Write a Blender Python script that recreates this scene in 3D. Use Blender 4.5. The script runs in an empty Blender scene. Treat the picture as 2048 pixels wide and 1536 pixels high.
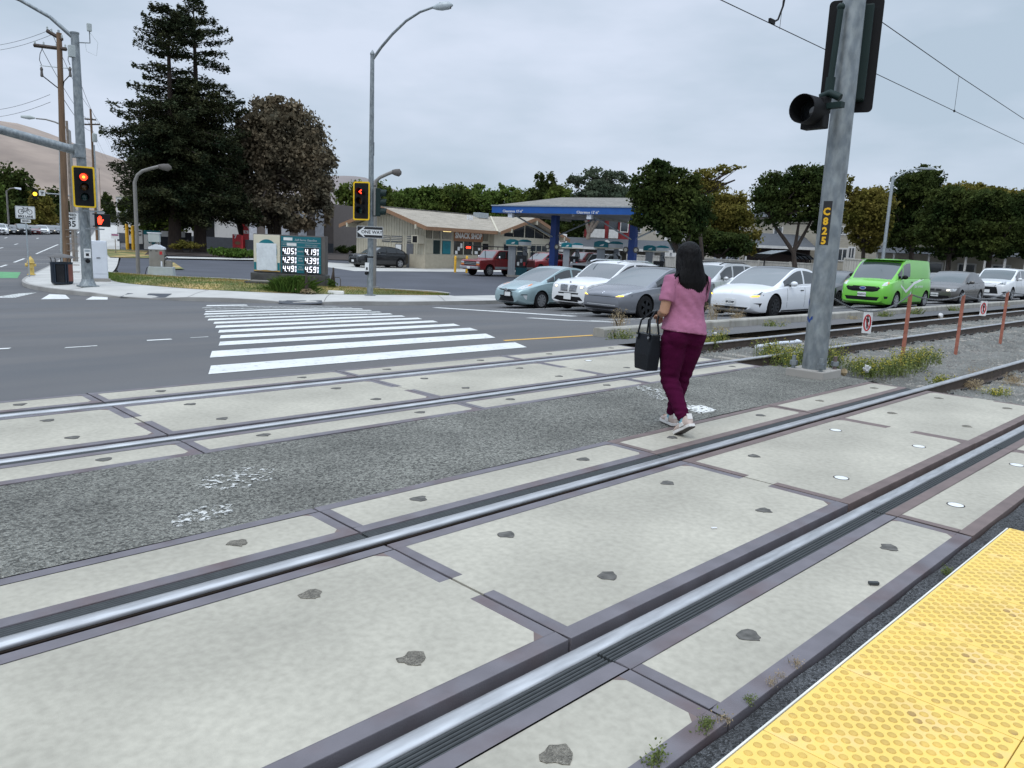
import bpy, bmesh, math, random
import numpy as np
from mathutils import Vector, Matrix
from mathutils.bvhtree import BVHTree
from mathutils.geometry import tessellate_polygon
R = random.Random(11); NR = np.random.default_rng(5)
S = bpy.context.scene; C = S.collection
rad = math.radians; PI = math.pi

# ------------------------------------------------------------------ camera
F_PX, PITCH, ROLL, YAW, CAM_H = 1554.84, 0.1743, 0.0423, 0.7884, 1.5733
_fw = Vector((math.cos(YAW)*math.cos(PITCH), math.sin(YAW)*math.cos(PITCH), -math.sin(PITCH)))
_r0 = Vector((math.sin(YAW), -math.cos(YAW), 0)); _u0 = _r0.cross(_fw)
_r = math.cos(ROLL)*_r0 + math.sin(ROLL)*_u0
_u = -math.sin(ROLL)*_r0 + math.cos(ROLL)*_u0
cam = bpy.data.cameras.new('camera'); camo = bpy.data.objects.new('camera', cam); C.objects.link(camo)
camo.matrix_world = Matrix(((_r.x, _u.x, -_fw.x, 0), (_r.y, _u.y, -_fw.y, 0), (_r.z, _u.z, -_fw.z, CAM_H), (0, 0, 0, 1)))
cam.sensor_width = 36; cam.lens = F_PX/2048*36; cam.clip_end = 6000; cam.clip_start = .05
S.camera = camo
def ray(px, py): return _fw + (px-1024)/F_PX*_r - (py-768)/F_PX*_u
O3 = Vector((0, 0, CAM_H))
HF = Vector((math.cos(YAW), math.sin(YAW), 0))
def at(px, py, D): d = ray(px, py); return O3 + d*(D/d.dot(HF))     # survey point at a given horizontal distance
def onz(px, py, z): d = ray(px, py); return O3 + d*((z-CAM_H)/d.z)
def onY(px, py, Y): d = ray(px, py); return O3 + d*(Y/d.y)

# ------------------------------------------------------------------ terrain
def smooth(a, b, x): t = min(1, max(0, (x-a)/(b-a))); return t*t*(3-2*t)
def road_z(X, Y):
    z = float(np.interp(Y, [8.6, 11, 24.5, 26], [0, -.04, -.70, -.75]))
    return max(-.76, z - .10*smooth(11, 17, X)*smooth(9.2, 13, Y))
def rise(X, Y):
    s = (X+Y)*.7071
    return float(np.interp(s, [0, 48, 62, 100, 125, 160, 250, 350, 520], [0, 0, .1, .65, 1.25, 2.4, 5.6, 10.2, 15]))*smooth(28, 44, Y)
def gz(X, Y): return road_z(X, Y) + rise(X, Y)
def lot_z(X, Y): return -.56 + rise(X, Y) + .04*smooth(26, 34, Y)

# ------------------------------------------------------------------ materials
def nd(nt, t, **kw):
    n = nt.nodes.new(t)
    for k, v in kw.items(): setattr(n, k, v)
    return n
def mat(name, col, rough=.6, metal=0, n=3., amt=.12, n2=None, col2=None, thr=(.45, .6), bump=0, bs=60., spec=.5, emit=None, es=1., coat=0, trans=0, detail=4, vor=None, stretch=None):
    m = bpy.data.materials.new(name); m.use_nodes = True; nt = m.node_tree; L = nt.links
    b = nt.nodes['Principled BSDF']; b.inputs['Roughness'].default_value = rough; b.inputs['Metallic'].default_value = metal
    b.inputs['Specular IOR Level'].default_value = spec; b.inputs['Coat Weight'].default_value = coat; b.inputs['Coat Roughness'].default_value = .05
    tc = nd(nt, 'ShaderNodeTexCoord'); src = tc.outputs['Object']
    if stretch:
        mp = nd(nt, 'ShaderNodeMapping'); mp.inputs['Scale'].default_value = stretch; L.new(src, mp.inputs['Vector']); src = mp.outputs[0]
    no = nd(nt, 'ShaderNodeTexNoise'); no.inputs['Scale'].default_value = n; no.inputs['Detail'].default_value = detail; L.new(src, no.inputs['Vector'])
    mr = nd(nt, 'ShaderNodeMapRange'); mr.inputs[1].default_value = .3; mr.inputs[2].default_value = .7; mr.inputs[3].default_value = 1-amt; mr.inputs[4].default_value = 1+amt
    L.new(no.outputs['Fac'], mr.inputs[0])
    base = nd(nt, 'ShaderNodeMix', data_type='RGBA'); base.inputs[6].default_value = (*col, 1); base.inputs[7].default_value = (*(col2 or col), 1); base.inputs[0].default_value = 0
    if col2:
        n3 = nd(nt, 'ShaderNodeTexNoise'); n3.inputs['Scale'].default_value = n2 or n*4; n3.inputs['Detail'].default_value = 6; L.new(src, n3.inputs['Vector'])
        r3 = nd(nt, 'ShaderNodeMapRange'); r3.inputs[1].default_value = thr[0]; r3.inputs[2].default_value = thr[1]; L.new(n3.outputs['Fac'], r3.inputs[0]); L.new(r3.outputs[0], base.inputs[0])
    mul = nd(nt, 'ShaderNodeMix', data_type='RGBA', blend_type='MULTIPLY'); mul.inputs[0].default_value = 1
    L.new(base.outputs[2], mul.inputs[6]); L.new(mr.outputs[0], mul.inputs[7]); outc = mul.outputs[2]
    if vor:   # (scale, amount) stones
        v = nd(nt, 'ShaderNodeTexVoronoi'); v.inputs['Scale'].default_value = vor[0]; L.new(src, v.inputs['Vector'])
        bw = nd(nt, 'ShaderNodeSeparateColor'); L.new(v.outputs['Color'], bw.inputs[0])
        vr = nd(nt, 'ShaderNodeMapRange'); vr.inputs[3].default_value = 1-vor[1]; vr.inputs[4].default_value = 1+vor[1]; L.new(bw.outputs[0], vr.inputs[0])
        m2 = nd(nt, 'ShaderNodeMix', data_type='RGBA', blend_type='MULTIPLY'); m2.inputs[0].default_value = 1; L.new(outc, m2.inputs[6]); L.new(vr.outputs[0], m2.inputs[7]); outc = m2.outputs[2]
    L.new(outc, b.inputs['Base Color'])
    if bump:
        if vor: bt = v.outputs['Distance']
        else:
            n4 = nd(nt, 'ShaderNodeTexNoise'); n4.inputs['Scale'].default_value = bs; n4.inputs['Detail'].default_value = 4; L.new(src, n4.inputs['Vector']); bt = n4.outputs['Fac']
        bp = nd(nt, 'ShaderNodeBump'); bp.inputs['Strength'].default_value = min(1, bump); bp.inputs['Distance'].default_value = .02*max(1, bump); L.new(bt, bp.inputs['Height']); L.new(bp.outputs[0], b.inputs['Normal'])
    if emit: b.inputs['Emission Color'].default_value = (*emit, 1); b.inputs['Emission Strength'].default_value = es
    m.diffuse_color = (*col, 1)
    return m
def spots(m, scale, size, col):
    nt = m.node_tree; L = nt.links; b = nt.nodes['Principled BSDF']; src = b.inputs['Base Color'].links[0].from_socket
    tc = nd(nt, 'ShaderNodeTexCoord'); nz = nd(nt, 'ShaderNodeTexNoise'); nz.inputs['Scale'].default_value = 30; ad = nd(nt, 'ShaderNodeMix', data_type='VECTOR'); ad.inputs[0].default_value = .03
    L.new(tc.outputs['Object'], nz.inputs[0]); L.new(tc.outputs['Object'], ad.inputs[4]); L.new(nz.outputs['Color'], ad.inputs[5])
    v = nd(nt, 'ShaderNodeTexVoronoi'); v.inputs['Scale'].default_value = scale; L.new(ad.outputs[1], v.inputs['Vector'])
    se = nd(nt, 'ShaderNodeSeparateColor'); L.new(v.outputs['Color'], se.inputs[0])
    th = nd(nt, 'ShaderNodeMapRange'); th.inputs[1].default_value = .55; th.inputs[2].default_value = 1; th.inputs[3].default_value = 0; th.inputs[4].default_value = size*scale; L.new(se.outputs[0], th.inputs[0])
    lt = nd(nt, 'ShaderNodeMath', operation='LESS_THAN'); L.new(v.outputs['Distance'], lt.inputs[0]); L.new(th.outputs[0], lt.inputs[1])
    mx = nd(nt, 'ShaderNodeMix', data_type='RGBA'); mx.inputs[7].default_value = (*col, 1); L.new(src, mx.inputs[6]); L.new(lt.outputs[0], mx.inputs[0]); L.new(mx.outputs[2], b.inputs['Base Color'])
def leafmat(name, c1, c2, scale=.6, hue=.25, tr=.32):
    m = bpy.data.materials.new(name); m.use_nodes = True; nt = m.node_tree; L = nt.links
    b = nt.nodes['Principled BSDF']; b.inputs['Roughness'].default_value = .75; b.inputs['Specular IOR Level'].default_value = .06
    tc = nd(nt, 'ShaderNodeTexCoord'); no = nd(nt, 'ShaderNodeTexNoise'); no.inputs['Scale'].default_value = scale; no.inputs['Detail'].default_value = 5; L.new(tc.outputs['Object'], no.inputs[0])
    rp = nd(nt, 'ShaderNodeMapRange'); rp.inputs[1].default_value = .35; rp.inputs[2].default_value = .65; L.new(no.outputs['Fac'], rp.inputs[0])
    ge = nd(nt, 'ShaderNodeNewGeometry'); rr = nd(nt, 'ShaderNodeMapRange'); rr.inputs[3].default_value = 1-hue; rr.inputs[4].default_value = 1+hue; L.new(ge.outputs['Random Per Island'], rr.inputs[0])
    mx = nd(nt, 'ShaderNodeMix', data_type='RGBA'); mx.inputs[6].default_value = (*c1, 1); mx.inputs[7].default_value = (*c2, 1); L.new(rp.outputs[0], mx.inputs[0])
    mu = nd(nt, 'ShaderNodeMix', data_type='RGBA', blend_type='MULTIPLY'); mu.inputs[0].default_value = 1; L.new(mx.outputs[2], mu.inputs[6]); L.new(rr.outputs[0], mu.inputs[7])
    L.new(mu.outputs[2], b.inputs['Base Color'])
    ts = nd(nt, 'ShaderNodeBsdfTranslucent'); L.new(mu.outputs[2], ts.inputs[0]); ms = nd(nt, 'ShaderNodeMixShader'); ms.inputs[0].default_value = tr
    out = nt.nodes['Material Output']; L.new(b.outputs[0], ms.inputs[1]); L.new(ts.outputs[0], ms.inputs[2]); L.new(ms.outputs[0], out.inputs[0])
    return m
M = {}
def MT(k, *a, **kw): M[k] = mat(k, *a, **kw)
MT('concrete', (.415, .388, .318), .85, n=.9, amt=.20, col2=(.335, .312, .255), n2=26, thr=(.35, .75), bump=.10, bs=260, detail=9)
spots(M['concrete'], 3.2, .018, (.085, .08, .075))
MT('steel_edge', (.150, .138, .150), .62, n=5, amt=.16, col2=(.12, .085, .085), n2=2.2, thr=(.5, .75), spec=.4, bump=.12, bs=160)
MT('steel_red', (.155, .115, .105), .7, n=5, amt=.18)
MT('rubber', (.042, .047, .048), .6, amt=.15, n=20)
MT('rail_top', (.50, .50, .50), .42, metal=.85, n=30, amt=.2, stretch=(.15, 1, 1))
MT('rail_side', (.075, .055, .042), .8, n=8, amt=.25)
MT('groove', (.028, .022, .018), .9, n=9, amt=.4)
MT('strip_asphalt', (.19, .187, .162), .92, n=1.3, amt=.22, vor=(72, .62), bump=1.0, detail=5)
MT('gutter_asphalt', (.10, .103, .106), .9, n=3, amt=.25, vor=(120, .75), bump=1.3)
MT('asphalt', (.118, .114, .112), .9, n=.35, amt=.14, col2=(.098, .100, .104), n2=.8, thr=(.4, .65), bump=.3, bs=150, stretch=(.25, 1, 1), detail=8)
MT('lot_asphalt', (.062, .066, .080), .85, n=.3, amt=.18, bump=.2, bs=90, detail=6)
MT('paint_white', (.66, .665, .64), .75, n=1.6, amt=.10, col2=(.36, .36, .35), n2=11, thr=(.57, .72))
MT('paint_worn', (.62, .63, .6), .8, n=2, amt=.1, col2=(.2, .2, .19), n2=16, thr=(.5, .56))
MT('paint_faded', (.42, .43, .41), .8, n=2, amt=.1, col2=(.13, .13, .125), n2=10, thr=(.42, .56))
MT('paint_yellow', (.62, .36, .07), .7, amt=.12)
MT('paint_green', (.10, .30, .13), .8, amt=.15)
MT('sidewalk', (.46, .45, .42), .88, n=.8, amt=.12, bump=.15, bs=90)
MT('sidewalk_old', (.33, .31, .28), .9, n=.9, amt=.16)
MT('kerb', (.30, .29, .27), .9, n=1.2, amt=.2)
MT('pad', (.055, .06, .07), .8)
MT('tactile', (.80, .56, .135), .62, n=2.5, amt=.07, col2=(.74, .53, .22), n2=7, thr=(.5, .72), bump=.12, bs=350)
MT('dome', (.60, .39, .085), .55, n=4, amt=.2, col2=(.36, .22, .07), n2=9, thr=(.60, .72))
MT('white_trim', (.7, .69, .64), .8)
MT('ballast', (.19, .178, .155), .95, n=1.5, amt=.2, vor=(22, .55), bump=1.5)
MT('stone', (.175, .175, .16), .9, n=2, amt=.35)
MT('sleeper', (.30, .275, .235), .9, n=2.5, amt=.2, bump=.3, bs=60)
MT('clip', (.03, .03, .03), .7)
MT('barrier', (.33, .315, .275), .92, n=2.2, amt=.16, col2=(.24, .225, .19), n2=5, thr=(.5, .7), bump=.35, bs=60, stretch=(1, 1, .4))
MT('earth', (.20, .155, .105), .95, n=2, amt=.3, bump=.5, bs=30)
MT('galv', (.27, .295, .30), .48, metal=.55, n=9, amt=.2, col2=(.20, .225, .24), n2=14, thr=(.42, .62), detail=5, stretch=(1, 1, .5))
MT('galv_light', (.36, .40, .42), .5, metal=.4, n=8, amt=.12)
MT('grey_pole', (.21, .20, .185), .6, amt=.08)
MT('wood_pole', (.16, .10, .06), .9, n=4, amt=.3, stretch=(3, 3, .3))
MT('wood_dark', (.07, .052, .04), .9, amt=.3)
MT('black', (.010, .010, .011), .6, amt=.1, spec=.18)
MT('blackgloss', (.010, .011, .013), .18, amt=.05)
MT('dark_green', (.010, .024, .022), .55, amt=.1, spec=.25)
MT('signal_yellow', (.80, .50, .005), .45, amt=.05)
MT('red_lit', (.8, .03, .01), .4, emit=(1, .05, .02), es=3.2)
MT('red_hot', (.9, .3, .02), .4, emit=(1, .35, .03), es=3.5)
MT('amber_lit', (.9, .5, .02), .4, emit=(1, .55, .03), es=3)
MT('led_white', (.8, .8, .85), .4, emit=(.85, .88, 1), es=1.15)
MT('head_lit', (.9, .85, .6), .3, emit=(1, .85, .5), es=1.6)
MT('tube_lit', (.9, .85, .5), .3, emit=(1, .75, .3), es=1.6)
MT('lens_amber', (.10, .045, .01), .25); MT('lens_green', (.015, .05, .05), .25)
MT('sign_white', (.72, .73, .72), .5, amt=.04); MT('sign_black', (.012, .012, .013), .6)
MT('sign_red', (.50, .025, .03), .5); MT('sign_yellow', (.75, .42, .01), .5)
MT('teal', (.0, .155, .19), .5, amt=.06); MT('teal_dark', (.0, .075, .10), .5)
MT('paper', (.66, .70, .73), .9, n=4, amt=.08, bump=.6, bs=9)
MT('cream', (.62, .58, .46), .6, amt=.05)
MT('sign_body', (.105, .095, .088), .7); MT('stone_dark', (.062, .062, .058), .9, n=3, amt=.35, bump=.6, bs=12)
MT('teal_sign', (.0, .12, .15), .45)
MT('bin_blue', (.012, .022, .036), .45, amt=.15); MT('bin_lid', (.10, .095, .09), .6); MT('bin_label', (.20, .07, .05), .6)
MT('cab_white', (.70, .73, .78), .45, amt=.04); MT('grey_box', (.42, .46, .45), .6, amt=.08)
MT('hydrant', (.60, .43, .12), .6, amt=.15); MT('stainless', (.30, .28, .25), .35, metal=.5, amt=.12)
MT('grass_base', (.13, .15, .045), .95, n=.9, amt=.3, col2=(.36, .25, .10), n2=.45, thr=(.42, .62), bump=.6, bs=40)
MT('soil', (.05, .035, .028), .95, amt=.3)
MT('post_rust', (.36, .13, .085), .8, n=9, amt=.25, col2=(.2, .07, .045), n2=6, thr=(.55, .7))
MT('chain', (.16, .165, .17), .5, metal=.6)
MT('hill', (.30, .235, .19), .95, n=.01, amt=.2, col2=(.25, .195, .16), n2=.03, thr=(.4, .65), detail=8)  # dry grass tone, greyish pink with the haze mixed into its colour
MT('hill_far', (.22, .19, .18), .95, n=.006, amt=.12)
MT('ground_far', (.16, .14, .10), .95, n=.05, amt=.2)
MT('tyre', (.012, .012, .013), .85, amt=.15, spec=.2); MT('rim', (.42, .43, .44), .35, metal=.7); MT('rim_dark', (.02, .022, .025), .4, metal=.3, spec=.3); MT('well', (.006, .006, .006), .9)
def glassm(k, col, rough=.04): MT(k, col, rough, amt=.05, n=1.2, spec=.9, coat=.3)
glassm('glass', (.022, .027, .029)); glassm('glass_dark', (.012, .014, .016)); glassm('glass_light', (.085, .105, .11)); glassm('pane', (.03, .04, .05), .08); glassm('glass_mid', (.045, .058, .060))
MT('lamp_glass', (.50, .52, .53), .12, coat=.5, spec=.8); MT('chrome', (.62, .63, .65), .15, metal=.95); MT('trim', (.011, .012, .013), .5, spec=.25); MT('amber', (.65, .20, .04), .3)
MT('skin', (.36, .19, .115), .55, n=6, amt=.07); MT('shirt', (.36, .142, .225), .95, spec=.15, n=9, amt=.08, bump=.5, bs=26)
MT('pants', (.056, .004, .026), .95, spec=.08, n=7, amt=.12, bump=.4, bs=22); MT('hair', (.0035, .003, .0035), .5, n=40, amt=.4, stretch=(1, 1, .12), bump=.6, bs=90, spec=.16)
MT('shoe', (.52, .42, .37), .75, n=14, amt=.1); MT('shoe_white', (.66, .64, .61), .6); MT('sole_dark', (.06, .05, .045), .8); MT('sock', (.22, .42, .5), .9); MT('bag', (.005, .0065, .010), .5, n=20, amt=.1, bump=.2, bs=200, spec=.22)
MT('shingle', (.37, .33, .27), .95, n=1.0, amt=.16, col2=(.27, .235, .185), n2=7, thr=(.42, .62), stretch=(1, 3.2, 1), bump=.4, bs=6)
MT('shingle_grey', (.255, .24, .215), .95, n=1.0, amt=.2, col2=(.15, .14, .125), n2=6, thr=(.42, .62), stretch=(1, 4, 1), bump=.4, bs=6)
MT('siding', (.50, .46, .36), .8, amt=.06); MT('siding_trim', (.44, .40, .30), .8); MT('brick_paint', (.46, .41, .31), .85, n=4, amt=.08)
MT('fascia', (.26, .145, .08), .75, amt=.1); MT('board_brown', (.28, .13, .065), .75); MT('door_grey', (.13, .135, .145), .6)
MT('blue_col', (.006, .045, .22), .45, amt=.08); MT('blue_fascia', (.006, .085, .34), .5, amt=.08); MT('soffit', (.42, .41, .38), .8)
MT('pump_grey', (.30, .32, .34), .5, amt=.06); MT('pump_white', (.60, .62, .63), .5); MT('bollard', (.72, .40, .02), .5)
MT('kfc_white', (.58, .565, .54), .8, amt=.05); MT('kfc_dark', (.05, .055, .065), .8); MT('kfc_red', (.40, .018, .022), .7); MT('taupe', (.16, .135, .12), .85, amt=.06); MT('panel_white', (.62, .64, .68), .7)
MT('apt_tan', (.42, .385, .315), .85, amt=.05); MT('apt_red', (.20, .018, .02), .8); MT('apt_white', (.62, .61, .58), .7); MT('roof_dark', (.075, .08, .088), .9, amt=.12); MT('brown_wall', (.035, .022, .018), .9)
MT('fence_white', (.50, .48, .43), .85, n=2, amt=.14, stretch=(4, 4, .5))
MT('bark', (.055, .042, .034), .95, n=5, amt=.35, stretch=(3, 3, .5)); MT('bark_red', (.050, .036, .030), .95, n=5, amt=.35, stretch=(4, 4, .3)); MT('bark_pale', (.23, .19, .155), .9, n=4, amt=.3)
MT('litter_white', (.66, .66, .65), .7); MT('rust_plate', (.16, .12, .115), .7)
M['leaf_redwood'] = leafmat('leaf_redwood', (0.0204, 0.0340, 0.0187), (0.0578, 0.0612, 0.0272), .5, .45, .12)
M['leaf_brown'] = leafmat('leaf_brown', (0.0928, 0.0870, 0.0609), (0.2175, 0.1711, 0.1102), .35, .35, .2)
M['leaf_green'] = leafmat('leaf_green', (0.0522, 0.0841, 0.0203), (0.1232, 0.1522, 0.0319), .5, .4)
M['leaf_dark'] = leafmat('leaf_dark', (0.0261, 0.0464, 0.0145), (0.0725, 0.0899, 0.0232), .5, .45)
M['leaf_far'] = leafmat('leaf_far', (0.0653, 0.1087, 0.0232), (0.1232, 0.1668, 0.0377), .3, .35)
M['leaf_olive'] = leafmat('leaf_olive', (0.1087, 0.1087, 0.0232), (0.2030, 0.1668, 0.0406), .5, .4)
M['leaf_grey'] = leafmat('leaf_grey', (0.0653, 0.0899, 0.0580), (0.1087, 0.1305, 0.0841), .4, .35)
M['leaf_bush'] = leafmat('leaf_bush', (0.0500, 0.1000, 0.0180), (0.1100, 0.1700, 0.0350), 2.5, .4)
M['grass'] = leafmat('grass', (.085, .15, .03), (.15, .19, .05), 1.2, .4); M['grass_dry'] = leafmat('grass_dry', (.40, .28, .115), (.25, .21, .07), 1.2, .35)
M['weed_green'] = leafmat('weed_green', (.13, .17, .05), (.20, .225, .085), 3, .45); M['weed_yellow'] = leafmat('weed_yellow', (.55, .46, .06), (.48, .44, .12), 3, .3); M['weed_dry'] = leafmat('weed_dry', (.36, .27, .16), (.46, .38, .25), 3, .35)

def flaky(name, col, scale, lo, hi):
    m = mat(name, col, .85, n=3, amt=.1); nt = m.node_tree; L = nt.links; b = nt.nodes['Principled BSDF']; tc = nd(nt, 'ShaderNodeTexCoord'); no = nd(nt, 'ShaderNodeTexNoise'); no.inputs['Scale'].default_value = scale; no.inputs['Detail'].default_value = 7; L.new(tc.outputs['Object'], no.inputs[0])
    r = nd(nt, 'ShaderNodeMapRange'); r.inputs[1].default_value = lo; r.inputs[2].default_value = hi; L.new(no.outputs['Fac'], r.inputs[0]); L.new(r.outputs[0], b.inputs['Alpha']); M[name] = m
flaky('paint_flaky', (.66, .66, .62), 26, .44, .48); flaky('paint_ghost', (.55, .55, .52), 30, .56, .62)
# ------------------------------------------------------------------ mesh builder
class MB:
    def __init__(s, mtx=None): s.v = []; s.f = []; s.M = mtx
    def add(s, vs, fs):
        o = len(s.v)
        s.v += [tuple(s.M @ Vector(p)) if s.M is not None else tuple(p) for p in vs]; s.f += [tuple(i+o for i in f) for f in fs]; return s
    def box(s, x0, x1, y0, y1, z0, z1):
        return s.add([(x0, y0, z0), (x1, y0, z0), (x1, y1, z0), (x0, y1, z0), (x0, y0, z1), (x1, y0, z1), (x1, y1, z1), (x0, y1, z1)], [(3, 2, 1, 0), (4, 5, 6, 7), (0, 1, 5, 4), (1, 2, 6, 5), (2, 3, 7, 6), (3, 0, 4, 7)])
    def cbox(s, c, d): return s.box(c[0]-d[0]/2, c[0]+d[0]/2, c[1]-d[1]/2, c[1]+d[1]/2, c[2]-d[2]/2, c[2]+d[2]/2)
    def tube(s, pts, rs, n=8, caps=True, flat=1.):
        pts = [Vector(p) for p in pts]; rs = rs if isinstance(rs, (list, tuple)) else [rs]*len(pts)
        vs = []; fs = []; prev = None
        for i, p in enumerate(pts):
            t = (pts[min(i+1, len(pts)-1)]-pts[max(i-1, 0)]).normalized()
            if prev is None: a = Vector((0, 0, 1)) if abs(t.z) < .9 else Vector((1, 0, 0)); prev = a
            x = prev - t*prev.dot(t)
            if x.length < 1e-6: x = t.orthogonal()
            x.normalize(); y = t.cross(x); prev = x
            for k in range(n): a = 2*PI*k/n; vs.append(p + x*(rs[i]*math.cos(a)) + y*(rs[i]*flat*math.sin(a)))
        for i in range(len(pts)-1):
            for k in range(n): fs.append((i*n+k, i*n+(k+1) % n, (i+1)*n+(k+1) % n, (i+1)*n+k))
        if caps: fs.append(tuple(range(n))[::-1]); fs.append(tuple(range((len(pts)-1)*n, len(pts)*n)))
        return s.add(vs, fs)
    def lathe(s, prof, c=(0, 0, 0), n=16, ax='z'):
        vs = []; fs = []; m = len(prof)
        for r, z in prof:
            for k in range(n):
                a = 2*PI*k/n; p = (r*math.cos(a), r*math.sin(a), z)
                if ax == 'y': p = (p[0], p[2], p[1])
                if ax == 'x': p = (p[2], p[0], p[1])
                vs.append((p[0]+c[0], p[1]+c[1], p[2]+c[2]))
        for i in range(m-1):
            for k in range(n): fs.append((i*n+k, i*n+(k+1) % n, (i+1)*n+(k+1) % n, (i+1)*n+k))
        fs.append(tuple(range(n))[::-1]); fs.append(tuple(range((m-1)*n, m*n)))
        return s.add(vs, fs)
    def prism(s, poly, h0, h1, ax='z'):
        n = len(poly)
        def P(a, b, h): return (a, b, h) if ax == 'z' else ((a, h, b) if ax == 'y' else (h, a, b))
        vs = [P(a, b, h0) for a, b in poly] + [P(a, b, h1) for a, b in poly]
        tri = tessellate_polygon([[Vector((a, b, 0)) for a, b in poly]])
        fs = [t[::-1] for t in tri] + [tuple(i+n for i in t) for t in tri] + [(i, (i+1) % n, (i+1) % n+n, i+n) for i in range(n)]
        return s.add(vs, fs)
    def grid(s, G):
        ny, nx = len(G), len(G[0])
        return s.add([p for row in G for p in row], [(j*nx+i, j*nx+i+1, (j+1)*nx+i+1, (j+1)*nx+i) for j in range(ny-1) for i in range(nx-1)])
    def quad(s, *p): return s.add(p, [tuple(range(len(p)))])
    def sphere(s, c, r, n=10, m=7, sc=(1, 1, 1)):
        vs = []; fs = []
        for j in range(m+1):
            th = PI*j/m
            for k in range(n): a = 2*PI*k/n; vs.append((c[0]+r*sc[0]*math.sin(th)*math.cos(a), c[1]+r*sc[1]*math.sin(th)*math.sin(a), c[2]+r*sc[2]*math.cos(th)))
        for j in range(m):
            for k in range(n): fs.append((j*n+k, (j+1)*n+k, (j+1)*n+(k+1) % n, j*n+(k+1) % n))
        return s.add(vs, fs)
    def build(s, name, material, parent=None, smooth=None, bevel=0, recalc=True):
        me = bpy.data.meshes.new(name); me.from_pydata(s.v, [], s.f)
        if recalc or bevel:
            bm = bmesh.new(); bm.from_mesh(me); bmesh.ops.remove_doubles(bm, verts=bm.verts, dist=1e-5)
            bmesh.ops.recalc_face_normals(bm, faces=bm.faces)
            if bevel:
                es = [e for e in bm.edges if len(e.link_faces) == 2 and e.calc_face_angle(0) > .6]
                bmesh.ops.bevel(bm, geom=es, offset=bevel, segments=2, affect='EDGES', profile=.6)
            bm.to_mesh(me); bm.free()
        return link(name, me, material, parent, smooth)
def link(name, me, material, parent=None, smooth=None):
    me.materials.clear()
    me.materials.append(M[material] if isinstance(material, str) else material)
    if smooth is not None:
        me.polygons.foreach_set('use_smooth', [True]*len(me.polygons))
        if smooth < 3: me.set_sharp_from_angle(angle=smooth)
    o = bpy.data.objects.new(name, me); C.objects.link(o)
    if parent is not None: o.parent = parent
    return o
def npmesh(name, V, Q, material, parent=None):
    me = bpy.data.meshes.new(name); V = np.asarray(V, np.float32); Q = np.asarray(Q, np.int32); k = Q.shape[1]
    me.vertices.add(len(V)); me.vertices.foreach_set('co', V.ravel()); me.loops.add(Q.size); me.loops.foreach_set('vertex_index', Q.ravel())
    me.polygons.add(len(Q)); me.polygons.foreach_set('loop_start', np.arange(0, Q.size, k, dtype=np.int32)); me.polygons.foreach_set('loop_total', np.full(len(Q), k, np.int32))
    me.update(); me.validate()
    return link(name, me, material, parent)
def thing(name, label, cat, loc=(0, 0, 0), rz=0, group=None):
    o = bpy.data.objects.new(name, None); C.objects.link(o); o.location = loc; o.rotation_euler = (0, 0, rz); o.empty_display_size = .2
    o['label'] = label; o['category'] = cat
    if group: o['group'] = group
    return o
def tag(o, label, cat, group=None):
    o['label'] = label; o['category'] = cat
    if group: o['group'] = group
    return o
def struct(o, kind='structure', label=None): 
    o['kind'] = kind
    if label: o['label'] = label
    return o
def copytree(o, parent=None, loc=None, rz=None, label=None, group=None):
    c = o.copy(); C.objects.link(c); c.parent = parent
    for ch in list(o.children): copytree(ch, c)
    if loc is not None: c.location = loc
    if rz is not None: c.rotation_euler[2] = rz
    if label: c['label'] = label
    if group: c['group'] = group
    return c
def text(s, size, material, parent, loc, rot=(PI/2, 0, 0), name='lettering', depth=.004, align='CENTER', sx=1., shear=0, bold=0., vert=False, sp=1.):
    cu = bpy.data.curves.new(name, 'FONT'); cu.body = '\n'.join(s) if vert else s; cu.size = size; cu.extrude = depth; cu.align_x = align; cu.align_y = 'CENTER'; cu.shear = shear; cu.offset = bold; cu.space_character = sp; cu.resolution_u = 2
    if vert: cu.space_line = sp
    t = bpy.data.objects.new('t', cu); C.objects.link(t); bpy.context.view_layer.update()
    me = bpy.data.meshes.new_from_object(t.evaluated_get(bpy.context.evaluated_depsgraph_get())); bpy.data.objects.remove(t)
    o = link(name, me, material, parent); o.location = loc; o.rotation_euler = rot; o.scale = (sx, 1, 1)
    return o
def face_to(loc, tx, ty):  # yaw so that local -Y looks toward (tx,ty)
    return math.atan2(ty-loc[1], tx-loc[0]) + PI/2

# ------------------------------------------------------------------ world, sun, view
w = bpy.data.worlds.new('World'); S.world = w; w.use_nodes = True; nt = w.node_tree; L = nt.links
bg = nt.nodes['Background']; sky = nd(nt, 'ShaderNodeTexSky', sky_type='NISHITA', sun_disc=False)
SUN_EL, SUN_AZ = rad(58), rad(200)
sky.sun_elevation = SUN_EL; sky.sun_rotation = PI/2 - SUN_AZ; sky.dust_density = 3
tc = nd(nt, 'ShaderNodeTexCoord'); sp = nd(nt, 'ShaderNodeSeparateXYZ'); L.new(tc.outputs['Generated'], sp.inputs[0])
mp = nd(nt, 'ShaderNodeMapping'); mp.inputs['Scale'].default_value = (1, 1, 3.2); mp.inputs['Rotation'].default_value = (0, 0, .6); L.new(tc.outputs['Generated'], mp.inputs[0])
cn = nd(nt, 'ShaderNodeTexNoise'); cn.inputs['Scale'].default_value = 2.3; cn.inputs['Detail'].default_value = 5; cn.inputs['Roughness'].default_value = .52; L.new(mp.outputs[0], cn.inputs[0])
cr = nd(nt, 'ShaderNodeMapRange'); cr.inputs[1].default_value = .36; cr.inputs[2].default_value = .64; L.new(cn.outputs['Fac'], cr.inputs[0])
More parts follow.
